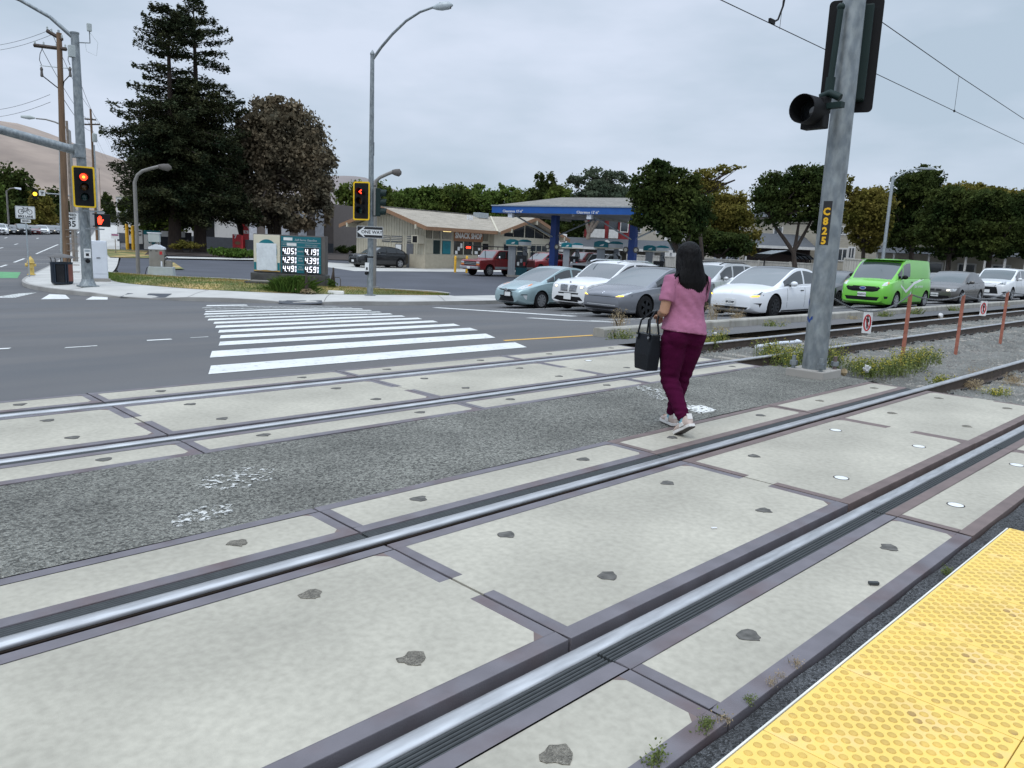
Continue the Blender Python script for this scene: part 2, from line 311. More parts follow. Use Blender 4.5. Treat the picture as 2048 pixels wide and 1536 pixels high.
cm = nd(nt, 'ShaderNodeMix', data_type='RGBA'); cm.inputs[6].default_value = (5.0, 6.1, 7.3, 1); cm.inputs[7].default_value = (7.3, 8.1, 9.6, 1); L.new(cr.outputs[0], cm.inputs[0])
zr = nd(nt, 'ShaderNodeMapRange', interpolation_type='SMOOTHSTEP'); zr.inputs[1].default_value = .40; zr.inputs[2].default_value = .85; zr.inputs[3].default_value = 1; zr.inputs[4].default_value = 2.6; L.new(sp.outputs[2], zr.inputs[0])
cz = nd(nt, 'ShaderNodeMix', data_type='RGBA', blend_type='MULTIPLY'); cz.inputs[0].default_value = 1; L.new(cm.outputs[2], cz.inputs[6]); L.new(zr.outputs[0], cz.inputs[7])
fm = nd(nt, 'ShaderNodeMix', data_type='RGBA'); fm.inputs[0].default_value = .92; L.new(sky.outputs[0], fm.inputs[6]); L.new(cz.outputs[2], fm.inputs[7])
L.new(fm.outputs[2], bg.inputs[0]); bg.inputs[1].default_value = .10
sun = bpy.data.lights.new('sun', 'SUN'); sun.energy = .9; sun.angle = rad(25); sun.color = (1, .97, .92); so = bpy.data.objects.new('sun', sun); C.objects.link(so)
so.rotation_euler = Vector((math.cos(SUN_AZ)*math.cos(SUN_EL), math.sin(SUN_AZ)*math.cos(SUN_EL), math.sin(SUN_EL))).to_track_quat('Z', 'Y').to_euler()
S.view_settings.view_transform = 'Standard'; S.view_settings.look = 'None'; S.view_settings.exposure = 0; S.view_settings.gamma = 1
S.cycles.max_bounces = 6; S.cycles.diffuse_bounces = 3; S.cycles.glossy_bounces = 3; S.cycles.transmission_bounces = 4; S.cycles.transparent_max_bounces = 8
S.cycles.use_denoising = True
MT('pocket', (.235, .215, .175), .95, n=25, amt=.25, vor=(160, .3), bump=.8); MT('pocket_dark', (.10, .095, .085), .9, n=25, amt=.4)
# ================================================================== SETTING
def resample(pl, n):
    P = [Vector((*p, 0)) for p in pl]; d = [0]
    for a, b in zip(P, P[1:]): d.append(d[-1]+(b-a).length)
    out = []
    for i in range(n):
        t = d[-1]*i/(n-1); j = max(k for k in range(len(d)) if d[k] <= t+1e-9); j = min(j, len(P)-2)
        out.append(P[j].lerp(P[j+1], (t-d[j])/(d[j+1]-d[j])))
    return out
def chaikin(pl, it=2):
    for _ in range(it):
        q = [pl[0]]
        for a, b in zip(pl, pl[1:]): q += [tuple(.75*x+.25*y for x, y in zip(a, b)), tuple(.25*x+.75*y for x, y in zip(a, b))]
        pl = q+[pl[-1]]
    return pl
def strip(name, A, B, zf, material, n=60, m=6, kind='structure', parent=None):
    A, B = resample(A, n), resample(B, n); g = []
    for j in range(m+1): g.append([(lambda q: (q.x, q.y, zf(q.x, q.y, j/m, i/(n-1))))(A[i].lerp(B[i], j/m)) for i in range(n)])
    o = MB().grid(g).build(name, material, parent, smooth=.5)
    if kind: struct(o, kind)
    return o
# ground to the horizon
xs = [-900, -300, -120, -60, -30, -15, -6, 0]+list(range(4, 80, 4))+[90, 105, 125, 150, 190, 250, 330, 450, 700, 1200]
ys = [-900, -200, -40, -12, -4, 0, 4, 8]+list(range(11, 76, 3))+[85, 100, 120, 145, 180, 230, 300, 400, 560, 800, 1300]
def base_z(x, y): return (gz(x, y)-.35) if y > 4 else -.40
struct(MB().grid([[(x, y, base_z(x, y)) for x in xs] for y in ys]).build('ground', 'ground_far', smooth=.6))
# main road, one sheet of asphalt draped over the fall of the ground
rx = list(range(-60, 10, 5))+[10+2*i for i in range(25)]+[60, 75, 95, 120, 160, 220]; ry = [8.16, 8.6, 9.3, 10, 11, 12.5, 14, 16, 18, 20, 22, 24, 26, 29, 33, 38, 44, 52, 60, 75, 95, 120, 150, 190, 240, 300, 380]
def main_y(y, x): return y
struct(MB().grid([[(x, y, gz(x, y)) for x in rx] for y in ry]).build('road', 'asphalt', smooth=.6))
# kerb line round the corner and the pavement behind it
K = [(60.5, 200), (35, 120), (22, 80), (14.6, 57), (10.4, 44), (8.7, 39), (7.8, 35.5), (7.75, 32.6), (8.4, 30.3), (9.5, 28.6), (11, 27.3), (12.6, 26.2), (14.3, 24.9), (16.4, 24.0), (18.6, 23.2), (21, 22.8), (26, 22.7), (40, 22.7), (70, 22.7), (130, 22.7)]
B_ = [(64.5, 200), (39, 120), (26, 80), (18.4, 57), (14, 44), (12.2, 39.5), (11.2, 36), (10.9, 33.8), (11.5, 31.9), (12.4, 30.1), (13.4, 29.0), (14.4, 28.1), (15.8, 27.2), (17.7, 26.5), (19.9, 25.9), (21.5, 25.5), (26, 25.3), (40, 25.3), (70, 25.3), (130, 25.3)]
def dip(x, y): return 1-.85*max(math.exp(-((x-13.7)**2+(y-24.7)**2)/1.3), math.exp(-((x-9.7)**2+(y-28.4)**2)/1.6))
def kerb_top(x, y): return road_z(x, y)+rise(x, y)+.15*dip(x, y)
def pave_z(x, y, t, s): zk = kerb_top(x, y); return zk*(1-smooth(0, .55, t))+max(lot_z(x, y)-.0, zk-.05)*smooth(0, .55, t)
def off_line(P, d):
    out = []
    for i, p in enumerate(P):
        t = (P[min(i+1, len(P)-1)]-P[max(i-1, 0)]).normalized(); out.append(p+Vector((t.y, -t.x, 0))*-d)
    return out
NK = 260; KA = resample(chaikin(K), NK); KB = resample(chaikin(B_), NK); KI = [a.lerp(b, .16/max(.2, (b-a).length)) for a, b in zip(KA, KB)]
g = [[(p.x, p.y, gz(p.x, p.y)-.1) for p in KA], [(p.x, p.y, kerb_top(p.x, p.y)) for p in KA], [(p.x, p.y, kerb_top(p.x, p.y)+.004) for p in KI], [(p.x, p.y, kerb_top(p.x, p.y)-.3) for p in KI]]
struct(MB().grid(g).build('kerb', 'kerb', smooth=.5))
g = []
for j in range(7):
    t = j/6; g.append([(q.x, q.y, pave_z(q.x, q.y, t, 0)) for q in (a.lerp(b, t) for a, b in zip(KI, KB))])
struct(MB().grid(g).build('pavement', 'sidewalk', smooth=.5))
jm = MB()   # scored joints and the ramp pads, laid on the pavement
for i in range(0, NK, 4):
    a, b = KI[i], KB[i]; d = (KI[min(i+1, NK-1)]-KI[max(i-1, 0)]).normalized()*.012
    for k in range(6):
        p, q = a.lerp(b, k/6), a.lerp(b, (k+1)/6); zp, zq = pave_z(p.x, p.y, k/6, 0)+.004, pave_z(q.x, q.y, (k+1)/6, 0)+.004
        jm.quad((p.x-d.x, p.y-d.y, zp), (p.x+d.x, p.y+d.y, zp), (q.x+d.x, q.y+d.y, zq), (q.x-d.x, q.y-d.y, zq))
struct(jm.build('pavement_joints', 'sign_body'))
def pad(c, u, v, lab):
    t = MB(); u = Vector(u).normalized(); v = Vector((-u.y, u.x, 0)); c = Vector((*c, 0)); hu, hv = .75, .42; G = []
    for j in range(7):
        row = []
        for i in range(13):
            p = c+u*((i/6-1)*hu)+v*((j/3-1)*hv)
            ki = min(range(NK), key=lambda q: (KI[q]-p).length_squared); dd = KB[ki]-KI[ki]; tt = min(1, max(0, (p-KI[ki]).dot(dd)/dd.length_squared)); zz = pave_z(p.x, p.y, tt, 0)+.007
            row.append((p.x, p.y, zz))
        G.append(row)
    t.grid(G)
    tag(t.build('ramp_warning_pad', 'pad', smooth=.5), lab, 'warning pad', 'dark warning pads on the kerb ramps')
pad((14.15, 25.1), (1, -.55, 0), 0, 'dark grey warning pad on the kerb ramp at the far end of the striped crosswalk')
pad((10.15, 28.75), (1, -.75, 0), 0, 'dark grey warning pad on the kerb ramp beside the cornerside signal pole')
# grass verge between pavement and the filling station
LE = [(12.4, 42.5), (12.9, 39.6), (13.6, 38.3), (14.6, 37), (16.4, 35.4), (17.3, 33.6), (17.9, 31.6), (18.5, 30.0), (19.4, 29.0), (20.6, 27.9), (21.6, 26.9), (21.4, 25.6)]
VB = [(11.95, 39.2), (11.2, 36), (10.9, 33.8), (11.5, 31.9), (12.4, 30.1), (13.4, 29.0), (14.4, 28.1), (15.8, 27.2), (17.7, 26.5), (19.9, 25.9), (20.9, 25.65), (21.35, 25.55)]
def verge_z(x, y, t, s): return lot_z(x, y)+.012+.16*math.sin(PI*t)*smooth(0, .2, s)*smooth(1, .75, s)
strip('grass_verge', chaikin(VB), chaikin(LE), verge_z, 'grass_base', 60, 8)
# blades of grass
def blades(name, pts, h, wd, materials, n3=3):
    V = []; Q = []
    P = np.asarray(pts, float); N = len(P); a = NR.uniform(0, 2*PI, N); hh = h*NR.uniform(.5, 1.3, N); ln = NR.normal(0, .35, (N, 2))*hh[:, None]
    dx, dy = np.cos(a)*wd/2, np.sin(a)*wd/2
    b0 = P+np.stack([dx, dy, 0*a], 1); b1 = P-np.stack([dx, dy, 0*a], 1); t = P+np.concatenate([ln, hh[:, None]], 1)
    V = np.stack([b0, b1, t], 1).reshape(-1, 3); Q = np.arange(3*N).reshape(-1, 3)
    return npmesh(name, V, Q, materials)
VA, VL = resample(chaikin(VB), 200), resample(chaikin(LE), 200)
gp, gd = [], []
for _ in range(26000):
    i = R.randrange(200); t = R.random(); q = VA[i].lerp(VL[i], t); z = verge_z(q.x, q.y, t, i/199)
    dry = math.sin(q.x*1.1+q.y*.7)*.25+math.sin(q.y*.9-q.x*.5)*.2+smooth(.2, .75, t)*1.0-(.25 if q.y > 33 else -.1)
    (gd if R.random() < dry else gp).append((q.x, q.y, z-.01))
struct(blades('green_grass', gp, .085, .02, 'grass'), 'stuff', 'short green grass on the verge behind the pavement')
struct(blades('dry_grass', gd, .07, .02, 'grass_dry'), 'stuff', 'dry straw coloured grass along the rear of the verge')
# filling station yard
yard = [[(x, y, lot_z(x, y)+.004) for x in xs_] for xs_, y in []]
YX = [10.5+2.5*i for i in range(60)]; YY = [25.2+1.6*i for i in range(10)]+[42+3*i for i in range(16)]
def left_lim(y): return float(np.interp(y, [25, 25.6, 26.9, 27.9, 29, 30, 31.6, 33.6, 35.4, 37, 38.3, 39.6, 44, 57, 80, 120], [21.4, 21.4, 21.6, 20.6, 19.4, 18.5, 17.9, 17.3, 16.4, 14.6, 13.6, 12.9, 14.1, 18.5, 26.2, 39.2]))
G = []
for y in YY:
    x0 = left_lim(y); G.append([(x0+(150-x0)*(i/40)**1.3, y, lot_z(x0+(150-x0)*(i/40)**1.3, y)) for i in range(41)])
struct(MB().grid(G).build('forecourt', 'lot_asphalt', smooth=.5))
kl = resample(chaikin(LE), 90); g = [[], [], []]
for i, p in enumerate(kl):
    t = (kl[min(i+1, 89)]-kl[max(i-1, 0)]).normalized(); q = p+Vector((t.y, -t.x, 0))*-.14; z = lot_z(p.x, p.y)
    g[0].append((p.x, p.y, z-.05)); g[1].append((p.x, p.y, z+.10)); g[2].append((q.x, q.y, z+.10))
struct(MB().grid(g).build('verge_kerb', 'sidewalk', smooth=.5))
def slab(name, pts, zoff, material, zf=lot_z, n=10):
    # four-corner sheet draped on the yard
    a, b, c, d = [Vector((*p, 0)) for p in pts]; G = []
    for j in range(n+1):
        l, r = a.lerp(d, j/n), b.lerp(c, j/n); G.append([(lambda q: (q.x, q.y, zf(q.x, q.y)+zoff))(l.lerp(r, i/n)) for i in range(n+1)])
    return struct(MB().grid(G).build(name, material, smooth=.5))
slab('concrete_apron', [(29.6, 45.4), (39, 45.0), (37.6, 53.5), (33.2, 62)], .012, 'sidewalk')
slab('concrete_apron', [(39, 45.0), (60, 45.6), (60, 49.6), (38.4, 49.6)], .012, 'sidewalk')
slab('yard_kerb', [(22.4, 61), (33, 59), (33.8, 62), (23.2, 64)], .10, 'sidewalk')
slab('yard_kerb', [(16.6, 45.6), (18.2, 45.4), (21.3, 55), (20.0, 55.5)], .06, 'grass_base')
slab('planting_bed', [(24, 68), (44, 60), (50, 78), (32, 88)], .06, 'soil')
slab('lawn', [(19.6, 62.5), (23.4, 62), (29, 76), (24.5, 80)], .05, 'grass_base')
# hills behind
def hill(name, a0, a1, d, prof, material, back=500, kind='structure'):
    n = 70; G = []
    for j in range(8):
        row = []
        for i in range(n):
            a = rad(a0+(a1-a0)*i/(n-1)); hgt = prof(a0+(a1-a0)*i/(n-1)); t = j/7; dd = d+back*t
            row.append((dd*math.cos(a), dd*math.sin(a), -10+(hgt+10)*math.sin(t*PI/2)*(1+.02*math.sin(i*.9+j))))
        G.append(row)
    return struct(MB().grid(G).build(name, material, smooth=3.2), kind)
hill('hills', 52, 110, 900, lambda a: float(np.interp(a, [52, 60, 66, 69, 72, 75, 77.5, 80, 85, 95, 110], [20, 40, 74, 98, 122, 152, 163, 168, 165, 150, 110])), 'hill', 700)
hill('distant_hills', 25, 75, 2600, lambda a: float(np.interp(a, [25, 38, 44, 48, 52, 56, 60, 68, 75], [20, 50, 70, 110, 190, 262, 270, 235, 150])), 'hill_far', 900)
# painted markings (sheets 4 mm proud of the asphalt)
def mark(pts, material='paint_white', name='road_marking', n=8, zo=.005):
    a, b, c, d = [Vector((*p, 0)) for p in pts]; G = []; m = max(1, int((b-a).length/2)+1); k = max(1, int((d-a).length/1.5)+1)
    for j in range(k+1):
        l, r = a.lerp(d, j/k), b.lerp(c, j/k); G.append([(lambda q: (q.x, q.y, gz(q.x, q.y)+zo))(l.lerp(r, i/m)) for i in range(m+1)])
    return struct(MB().grid(G).build(name, material))
# zebra stripes
xl = [3.69, 4.28, 4.94, 5.5, 6.02, 6.5, 7.0, 7.4, 7.85, 8.35, 8.9, 9.4, 9.85, 10.5]; xr = [8.87, 9.42, 10.1, 10.7, 11.1, 11.6, 12.0, 12.5, 13.0, 13.5, 14.0, 14.4, 14.7, 14.6]
for i in range(14):
    y0 = 8.72+1.22*i-.1*(i == 0); mt = 'paint_white' if i not in (8, 11, 12) else ('paint_faded' if i > 8 else 'paint_worn')
    a, b = xl[i], xr[i]; dx = .3
    if i == 13: b = 13.2
    mark([(a, y0), (b, y0), (b+.34, y0+.62), (a+dx, y0+.62)], mt, 'crosswalk_stripe')
mark([(9.2, 9.46), (11.45, 9.30), (11.45, 9.42), (9.25, 9.58)], 'paint_yellow', 'lane_line')
for p in ([(1.2, 12.55), (2.55, 12.5), (2.62, 12.66), (1.2, 12.71)], [(3.15, 12.15), (3.6, 12.2), (3.62, 12.30), (3.2, 12.25)], [(4.45, 12.64), (4.85, 12.66), (4.88, 12.82), (4.5, 12.80)], [(5.2, 12.78), (5.5, 12.8), (5.52, 12.87), (5.2, 12.85)]): mark(p, 'paint_white', 'lane_dash')
# stop lines by the queue
mark([(17.3, 21.6), (16.9, 14.7), (17.2, 14.7), (17.6, 21.6)], 'paint_white', 'stop_line'); mark([(14.9, 14.6), (15.0, 10.3), (15.3, 10.3), (15.2, 14.6)], 'paint_white', 'stop_line')
for y in (12.7, 15.65, 18.75): mark([(17.6 if y > 14 else 15.4, y), (90, y), (90, y+.12), (17.6 if y > 14 else 15.4, y+.12)], 'paint_worn', 'lane_line')
# worn bars at the corner crosswalk, lines of the cross street
mark([(5.6, 29.7), (6.35, 29.7), (7.5, 31.9), (6.9, 31.6)], 'paint_worn', 'crosswalk_stripe'); mark([(6.9, 28.9), (7.75, 28.9), (8.1, 30.7), (7.7, 31.1)], 'paint_white', 'crosswalk_stripe'); mark([(8.1, 28.45), (8.75, 28.35), (9.15, 29.6), (8.75, 29.9)], 'paint_white', 'crosswalk_stripe')
def street(o, y0, y1, w=.15, m='paint_white', nm='lane_line'):   # line running up the cross street, offset o left of the kerb
    f = lambda y: float(np.interp(y, [36, 44, 57, 80, 120, 200], [7.7, 10.4, 14.6, 22, 35, 60.5]))-o
    return mark([(f(y0), y0), (f(y1), y1), (f(y1)+w, y1), (f(y0)+w, y0)], m, nm)
street(2.6, 52, 80, .16); street(2.6, 80, 120, .18); street(2.6, 120, 190, .2)
for y in range(60, 150, 12):
    for o in (6.5, 10.2): street(o, y, y+3.2, .16, 'paint_white', 'lane_dash')
street(14.2, 62, 100, .16); street(14.6, 62, 100, .16)
for y in (58, 64, 70, 76, 84):
    k = float(np.interp(y, [36, 44, 57, 80, 120], [7.7, 10.4, 14.6, 22, 35])); mark([(k-2.4, y), (k-.4, y-.6), (k-.4, y-.45), (k-2.4, y+.15)], 'paint_worn', 'bay_line')
mark([(6.0, 41.0), (8.9, 41.0), (10.2, 46.2), (8.2, 47.2)], 'paint_green', 'bike_lane_patch')
mark([(7.4, 43.3), (7.9, 43.1), (8.4, 44.0), (7.9, 44.3)], 'paint_white', 'road_marking', zo=.009)
# ================================================================== TRACKS AND LEVEL CROSSING
RAILY = [1.803, 3.308, 6.037, 7.542]
X_END = 10.61
RAILN = ['nearest rail, polished top, running from the left edge past the yellow paving', 'second rail from the camera, passing just in front of the walking woman', 'third rail from the camera, on the far side of the dark asphalt strip', 'farthest rail, next to the striped crosswalk']
for Y, lb in zip(RAILY, RAILN):
    t = thing('rail', 'long steel '+lb, 'rail', (0, Y, 0), 0, 'rails of the two tracks')
    hw = .036; pr = [(-hw+.006, 0), (hw-.006, 0), (hw, -.006), (hw, -.03), (.009, -.045), (.009, -.15), (.07, -.165), (.07, -.178), (-.07, -.178), (-.07, -.165), (-.009, -.15), (-.009, -.045), (-hw, -.03), (-hw, -.006)]
    a, b = -14, 130
    MB().prism(pr, a, b, 'x').build('rail_body', 'rail_side', t)
    G = [[(x, y, z) for x in (a, 0, 10, 30, b)] for y, z in ((-hw-.0015, -.020), (-hw-.0015, -.007), (-hw+.006, .0015), (-.012, .004), (.012, .004), (hw-.006, .0015), (hw+.0015, -.007), (hw+.0015, -.020))]
    MB().grid(G).build('running_surface', 'rail_top', t, smooth=1.2, recalc=False)
# crossing panels: rows in Y, spans in X
XS = [-6.03, -3.257, -.483, 2.291, 5.065, 7.839, 10.613]
ROWS = [  # y0, y1 concrete row outer limits, side with rubber (+1 top, -1 bottom, 0 gauge panel), row text
    (1.172, 1.765, 1, 'row next to yellow paving'), (1.842, 3.262, 0, 'wide row nearest the camera'), (3.348, 3.94, -1, 'row before the asphalt strip'),
    (5.452, 5.998, 1, 'row just past the asphalt strip'), (6.078, 7.495, 0, 'wide row of the far track'), (7.583, 8.165, -1, 'row beside the road')]
PT = ['', 'one cut by photo edge in', 'leftmost of', 'second from left in', 'third from left in', 'last by the ballast in']
cr = MB()
def panel_slab(x0, x1, y0, y1, z0, z1, chamf): 
    c = chamf
    return MB().prism([(x0, y0), (x1-c, y0), (x1, y0+c), (x1, y1-c), (x1-c, y1), (x0, y1)], z0, z1)
for (y0, y1, rub, rt) in ROWS:
    for i in range(6):
        x0, x1 = XS[i]+.008, XS[i+1]-.008
        if i == 0 and y0 < 5: continue
        t = thing('crossing_panel', 'pale concrete panel, '+(PT[i] or 'one off frame in')+' the '+rt, 'crossing panel', ((x0+x1)/2, (y0+y1)/2, 0), 0, 'concrete crossing panels')
        L2, W2 = (x1-x0)/2, (y1-y0)/2
        fl, fh = -W2, W2      # local y limits
        if rub == 1: rlo, rhi, blo, bhi = W2-.088, W2, -W2, W2-.088
        elif rub == -1: rlo, rhi, blo, bhi = -W2, -W2+.088, -W2+.088, W2
        else: rlo = rhi = 0; blo, bhi = -W2+.062, W2-.062
        ex = .065; ey = .078
        jz = R.uniform(-.002, .002)
        # steel edging, butted pieces
        f = MB()
        f.box(-L2, L2, blo, blo+ey, -.14, -.001+jz); f.box(-L2, L2, bhi-ey, bhi, -.14, -.001+jz)
        if rub == 0:
            m = .11
            for s0, s1 in ((blo+ey, -m), (m, bhi-ey)):
                f.box(-L2, -L2+ex, s0, s1, -.14, -.001+jz); f.box(L2-ex, L2, s0, s1, -.14, -.001+jz)
            f.box(-L2, -L2+ex, -m, m, -.14, -.012); f.box(L2-ex, L2, -m, m, -.14, -.012)
        else:
            f.box(-L2, -L2+ex, blo+ey, bhi-ey, -.14, -.001+jz); f.box(L2-ex, L2, blo+ey, bhi-ey, -.14, -.001+jz)
        f.build('edge_frame', 'steel_edge' if (i < 4 and y0 < 5) or y0 > 5 else 'steel_red', t, bevel=.004)
        sl = MB(); a, b = -L2+ex, L2-ex; c = .06 if rub == 0 else .04
        sl.prism([(a, blo+ey), (a+0, blo+ey), (b-c, blo+ey), (b, blo+ey+c), (b, bhi-ey-c), (b-c, bhi-ey), (a, bhi-ey)][1:], -.13, -.002+jz)
        if rub == 0: sl.box(-L2, a, -.11, .11, -.011, -.002+jz); sl.box(b, L2, -.11, .11, -.011, -.002+jz)
        sl.build('slab', 'concrete', t)
        for sy, yy in ((1, blo+ey), (-1, bhi-ey)): MB().prism([(b-c, yy), (b, yy), (b, yy+sy*c)], -.12, -.0012+jz).build('corner_plate', 'steel_red', t)
        if rub:
            rb = MB(); n = 5; wd = (rhi-rlo)/n
            for k in range(n): rb.prism([(rlo+k*wd, -.03), (rlo+k*wd+.003, -.010), (rlo+k*wd+wd*.35, -.006), (rlo+(k+1)*wd-.006, -.006), (rlo+(k+1)*wd-.002, -.03)], -L2, L2, 'x')
            rb.box(-L2, L2, rlo, rhi, -.12, -.026); rb.build('rubber_seal', 'rubber', t)
        # lifting pockets: dark grouted ovals or white caps
        for hx in ((-.79, .79) if i < 5 else (-.6, .92)):
            for hy in ([-.36, .36] if rub == 0 else [(.01 if rub == 1 else .0)+(bhi+blo)/2]):
                wx, wy = R.uniform(-.02, .02), R.uniform(-.01, .01); white = (i == 4 and y0 < 3 and rub == 0 and hy+hx*0 < 9 and not (hx < 0)) or (i == 4 and rub == 1 and y0 < 3) or (i == 4 and rub == 0 and y0 < 3 and hx < 0 and hy < 0) or (i == 5 and y0 > 6 and y0 < 7 and hx < 0 and hy > 0)
                rr = [(.052+R.uniform(-.009, .012), .052+R.uniform(-.012, .012)) for _ in range(14)]
                if white:
                    MB().lathe([(.048, -.001+jz), (.048, .002), (.036, .004)], (hx+wx, hy+wy, 0), 16).build('lifting_cap', 'sign_white', t)
                    MB().lathe([(.057, -.001+jz), (.057, .0005)], (hx+wx, hy+wy, 0), 16).build('pocket_rim', 'groove', t)
                else:
                    pl = [(hx+wx+.95*r1*math.cos(2*PI*k/14)+.012*math.sin(4*PI*k/14), hy+wy+.9*r2*math.sin(2*PI*k/14)) for k, (r1, r2) in enumerate(rr)]
                    MB().prism(pl, -.01, .0015+jz).build('lifting_pocket', 'pocket_dark' if (i in (3, 4) or y0 > 5) else 'pocket', t)
# dark floor under the flangeways
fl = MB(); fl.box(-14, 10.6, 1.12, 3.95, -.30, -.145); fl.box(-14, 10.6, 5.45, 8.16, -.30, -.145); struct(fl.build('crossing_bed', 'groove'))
# asphalt strip between the tracks
G = []
for y in (3.945, 4.1, 4.35, 4.7, 5.05, 5.3, 5.447):
    G.append([(x, y, -.004+.012*math.sin((y-3.945)/1.5*PI)+.006*math.sin(x*2.1+y*3)-(.16*smooth(10.7, 11.6, x))) for x in [-14+.4*k for k in range(65)]])
struct(MB().grid(G).build('asphalt_strip', 'strip_asphalt', smooth=.8))
def decal(name, poly, z, m): return struct(MB().prism(poly, z-.01, z).build(name, m))
def blotch(cx, cy, rx, ry, ang, n=22): return [(cx+(rx*c*math.cos(ang)-ry*q*math.sin(ang)), cy+(rx*c*math.sin(ang)+ry*q*math.cos(ang))) for c, q in ((math.cos(2*PI*k/n)*R.uniform(.8, 1.15), math.sin(2*PI*k/n)*R.uniform(.8, 1.15)) for k in range(n))]
decal('worn_paint', [(6.72, 4.08), (7.02, 4.06), (7.12, 4.3), (6.86, 4.42)], .014, 'paint_flaky'); decal('worn_paint', blotch(7.25, 4.9, .62, .16, 1.05), .014, 'paint_ghost'); decal('worn_paint', blotch(2.2, 4.72, .26, .2, .3), .014, 'paint_ghost'); decal('worn_paint', blotch(1.75, 4.2, .22, .1, .3), .012, 'paint_ghost')
# gutter strip and tactile paving
struct(MB().grid([[(x, y, (-.012 if y < 1.13 else -.02)+.006*math.sin(x*9+y*40)) for x in [-3+.12*k for k in range(150)]] for y in (.98, 1.06, 1.10, 1.14, 1.156)]).build('gutter', 'gutter_asphalt', smooth=.8))
struct(MB().grid([[(x, y, -.03) for x in (5.36, 7, 9, 12, 16)] for y in (-6, 0, .6, 1.15)]).build('platform_edge', 'gutter_asphalt'))
tl0 = 2.30-.612*6
proto = None
for i in range(11):
    x0 = tl0+.612*i
    if x0 < .2: continue
    for j in range(2):
        y1 = 1.055-.612*j
        t = thing('tactile_tile', 'yellow tactile paving tile with dark seams, tile at the platform edge', 'tactile tile', (x0+.306, y1-.306, 0), 0, 'yellow tactile tiles')
        q = .3045; MB().box(-q, q, -q, q, -.05, .018+R.uniform(0, .002)).build('tile_plate', 'tactile', t, bevel=.004)
        if proto is None:
            n = 10; V = []; Q = []
            for a in range(-11, 22):
                for b in range(-11, 22):
                    cx, cy = -.275+(a+b)*.0305, -.275+(a-b)*.0305
                    if abs(cx) > .285 or abs(cy) > .285: continue
                    o = len(V); ri = [(.0165, .0175), (.0140, .0218), (.0105, .0236)]
                    for r, z in ri: V += [(cx+r*math.cos(2*PI*k/n), cy+r*math.sin(2*PI*k/n), z) for k in range(n)]
                    for m in range(2):
                        for k in range(n): Q.append((o+m*n+k, o+m*n+(k+1) % n, o+(m+1)*n+(k+1) % n, o+(m+1)*n+k))
                    c0 = o+2*n
                    for k in range(0, n-2, 2): Q.append((c0, c0+k+1, c0+k+2, c0+k+3 if k+3 < n else c0+n-1))
            dm = npmesh('domes', V, Q, 'dome', t); proto = dm
            dm.data.polygons.foreach_set('use_smooth', [True]*len(dm.data.polygons))
        else:
            d = proto.copy(); C.objects.link(d); d.parent = t
        t['label'] = 'yellow tactile tile, '+['row at the gutter', 'row away from the gutter'][j]+', number '+str(i)
tiles = [o for o in C.objects if o.name.startswith('tactile_tile')]
ordw = ['first', 'second', 'third', 'fourth', 'fifth', 'sixth', 'seventh', 'eighth', 'ninth', 'tenth']
for j in (0, 1):
    row = sorted([o for o in tiles if abs(o.location.y-(1.055-.612*j-.306)) < .05], key=lambda o: -o.location.x)
    for k, o in enumerate(row): o['label'] = 'yellow domed tactile tile, '+ordw[k]+' from the far end of the '+['row beside the gravelly gutter', 'row away from the gutter'][j]
tag(MB().box(-1.4, 5.345, 1.0565, 1.0635, -.03, .0205).build('tile_edging', 'white_trim'), 'thin white edging strip along the yellow tactile tiles', 'edging')
struct(MB().box(-3, 5.33, -4, -.168, -.1, .018).build('platform', 'sidewalk'))
# --------------------------------------------------- open track to the right: ballast, sleepers, clips
def bal_z(x, y):
    d = min(abs(y-2.555), abs(y-6.79)); return -.185+.02*math.sin(x*1.7+y*2.3)+.015*math.sin(x*4.1-y*3.1)-.05*smooth(1.3, 2.2, d)
bx = [10.62+.35*k for k in range(60)]+[33, 37, 42, 50, 60, 80, 110, 130]
struct(MB().grid([[(x, y, bal_z(x, y)) for x in bx] for y in [-3, -1, .3]+[.9+.3*k for k in range(30)]]).build('ballast_bed', 'ballast', smooth=1))
N = 42000; px_ = 10.65+(NR.random(N)**1.9)*40; py_ = NR.uniform(.6, 9.1, N); keep = np.ones(N, bool)
pz_ = np.array([bal_z(x, y) for x, y in zip(px_, py_)]); sz = NR.uniform(.016, .036, N)*(1+px_/45)
base = np.array([(1, 0, -.4), (-.5, .87, -.4), (-.5, -.87, -.4), (.1, .1, .8)]); ang = NR.uniform(0, 2*PI, N); ca, sa = np.cos(ang), np.sin(ang)
V = np.empty((N, 4, 3))
for k in range(4):
    bx_, by_, bz_ = base[k]; jx = NR.uniform(.6, 1.2, N); V[:, k, 0] = px_+sz*jx*(bx_*ca-by_*sa); V[:, k, 1] = py_+sz*jx*(bx_*sa+by_*ca); V[:, k, 2] = pz_+sz*(bz_*.8+.2)
o4 = np.arange(N)[:, None, None]*4; Q = (o4+np.array([[0, 1, 3], [1, 2, 3], [2, 0, 3]])[None]).reshape(-1, 3)
struct(npmesh('ballast_stones', V.reshape(-1, 3), Q, 'stone'), 'stuff', 'grey crushed stone ballast between and beside the tracks')
proto = None
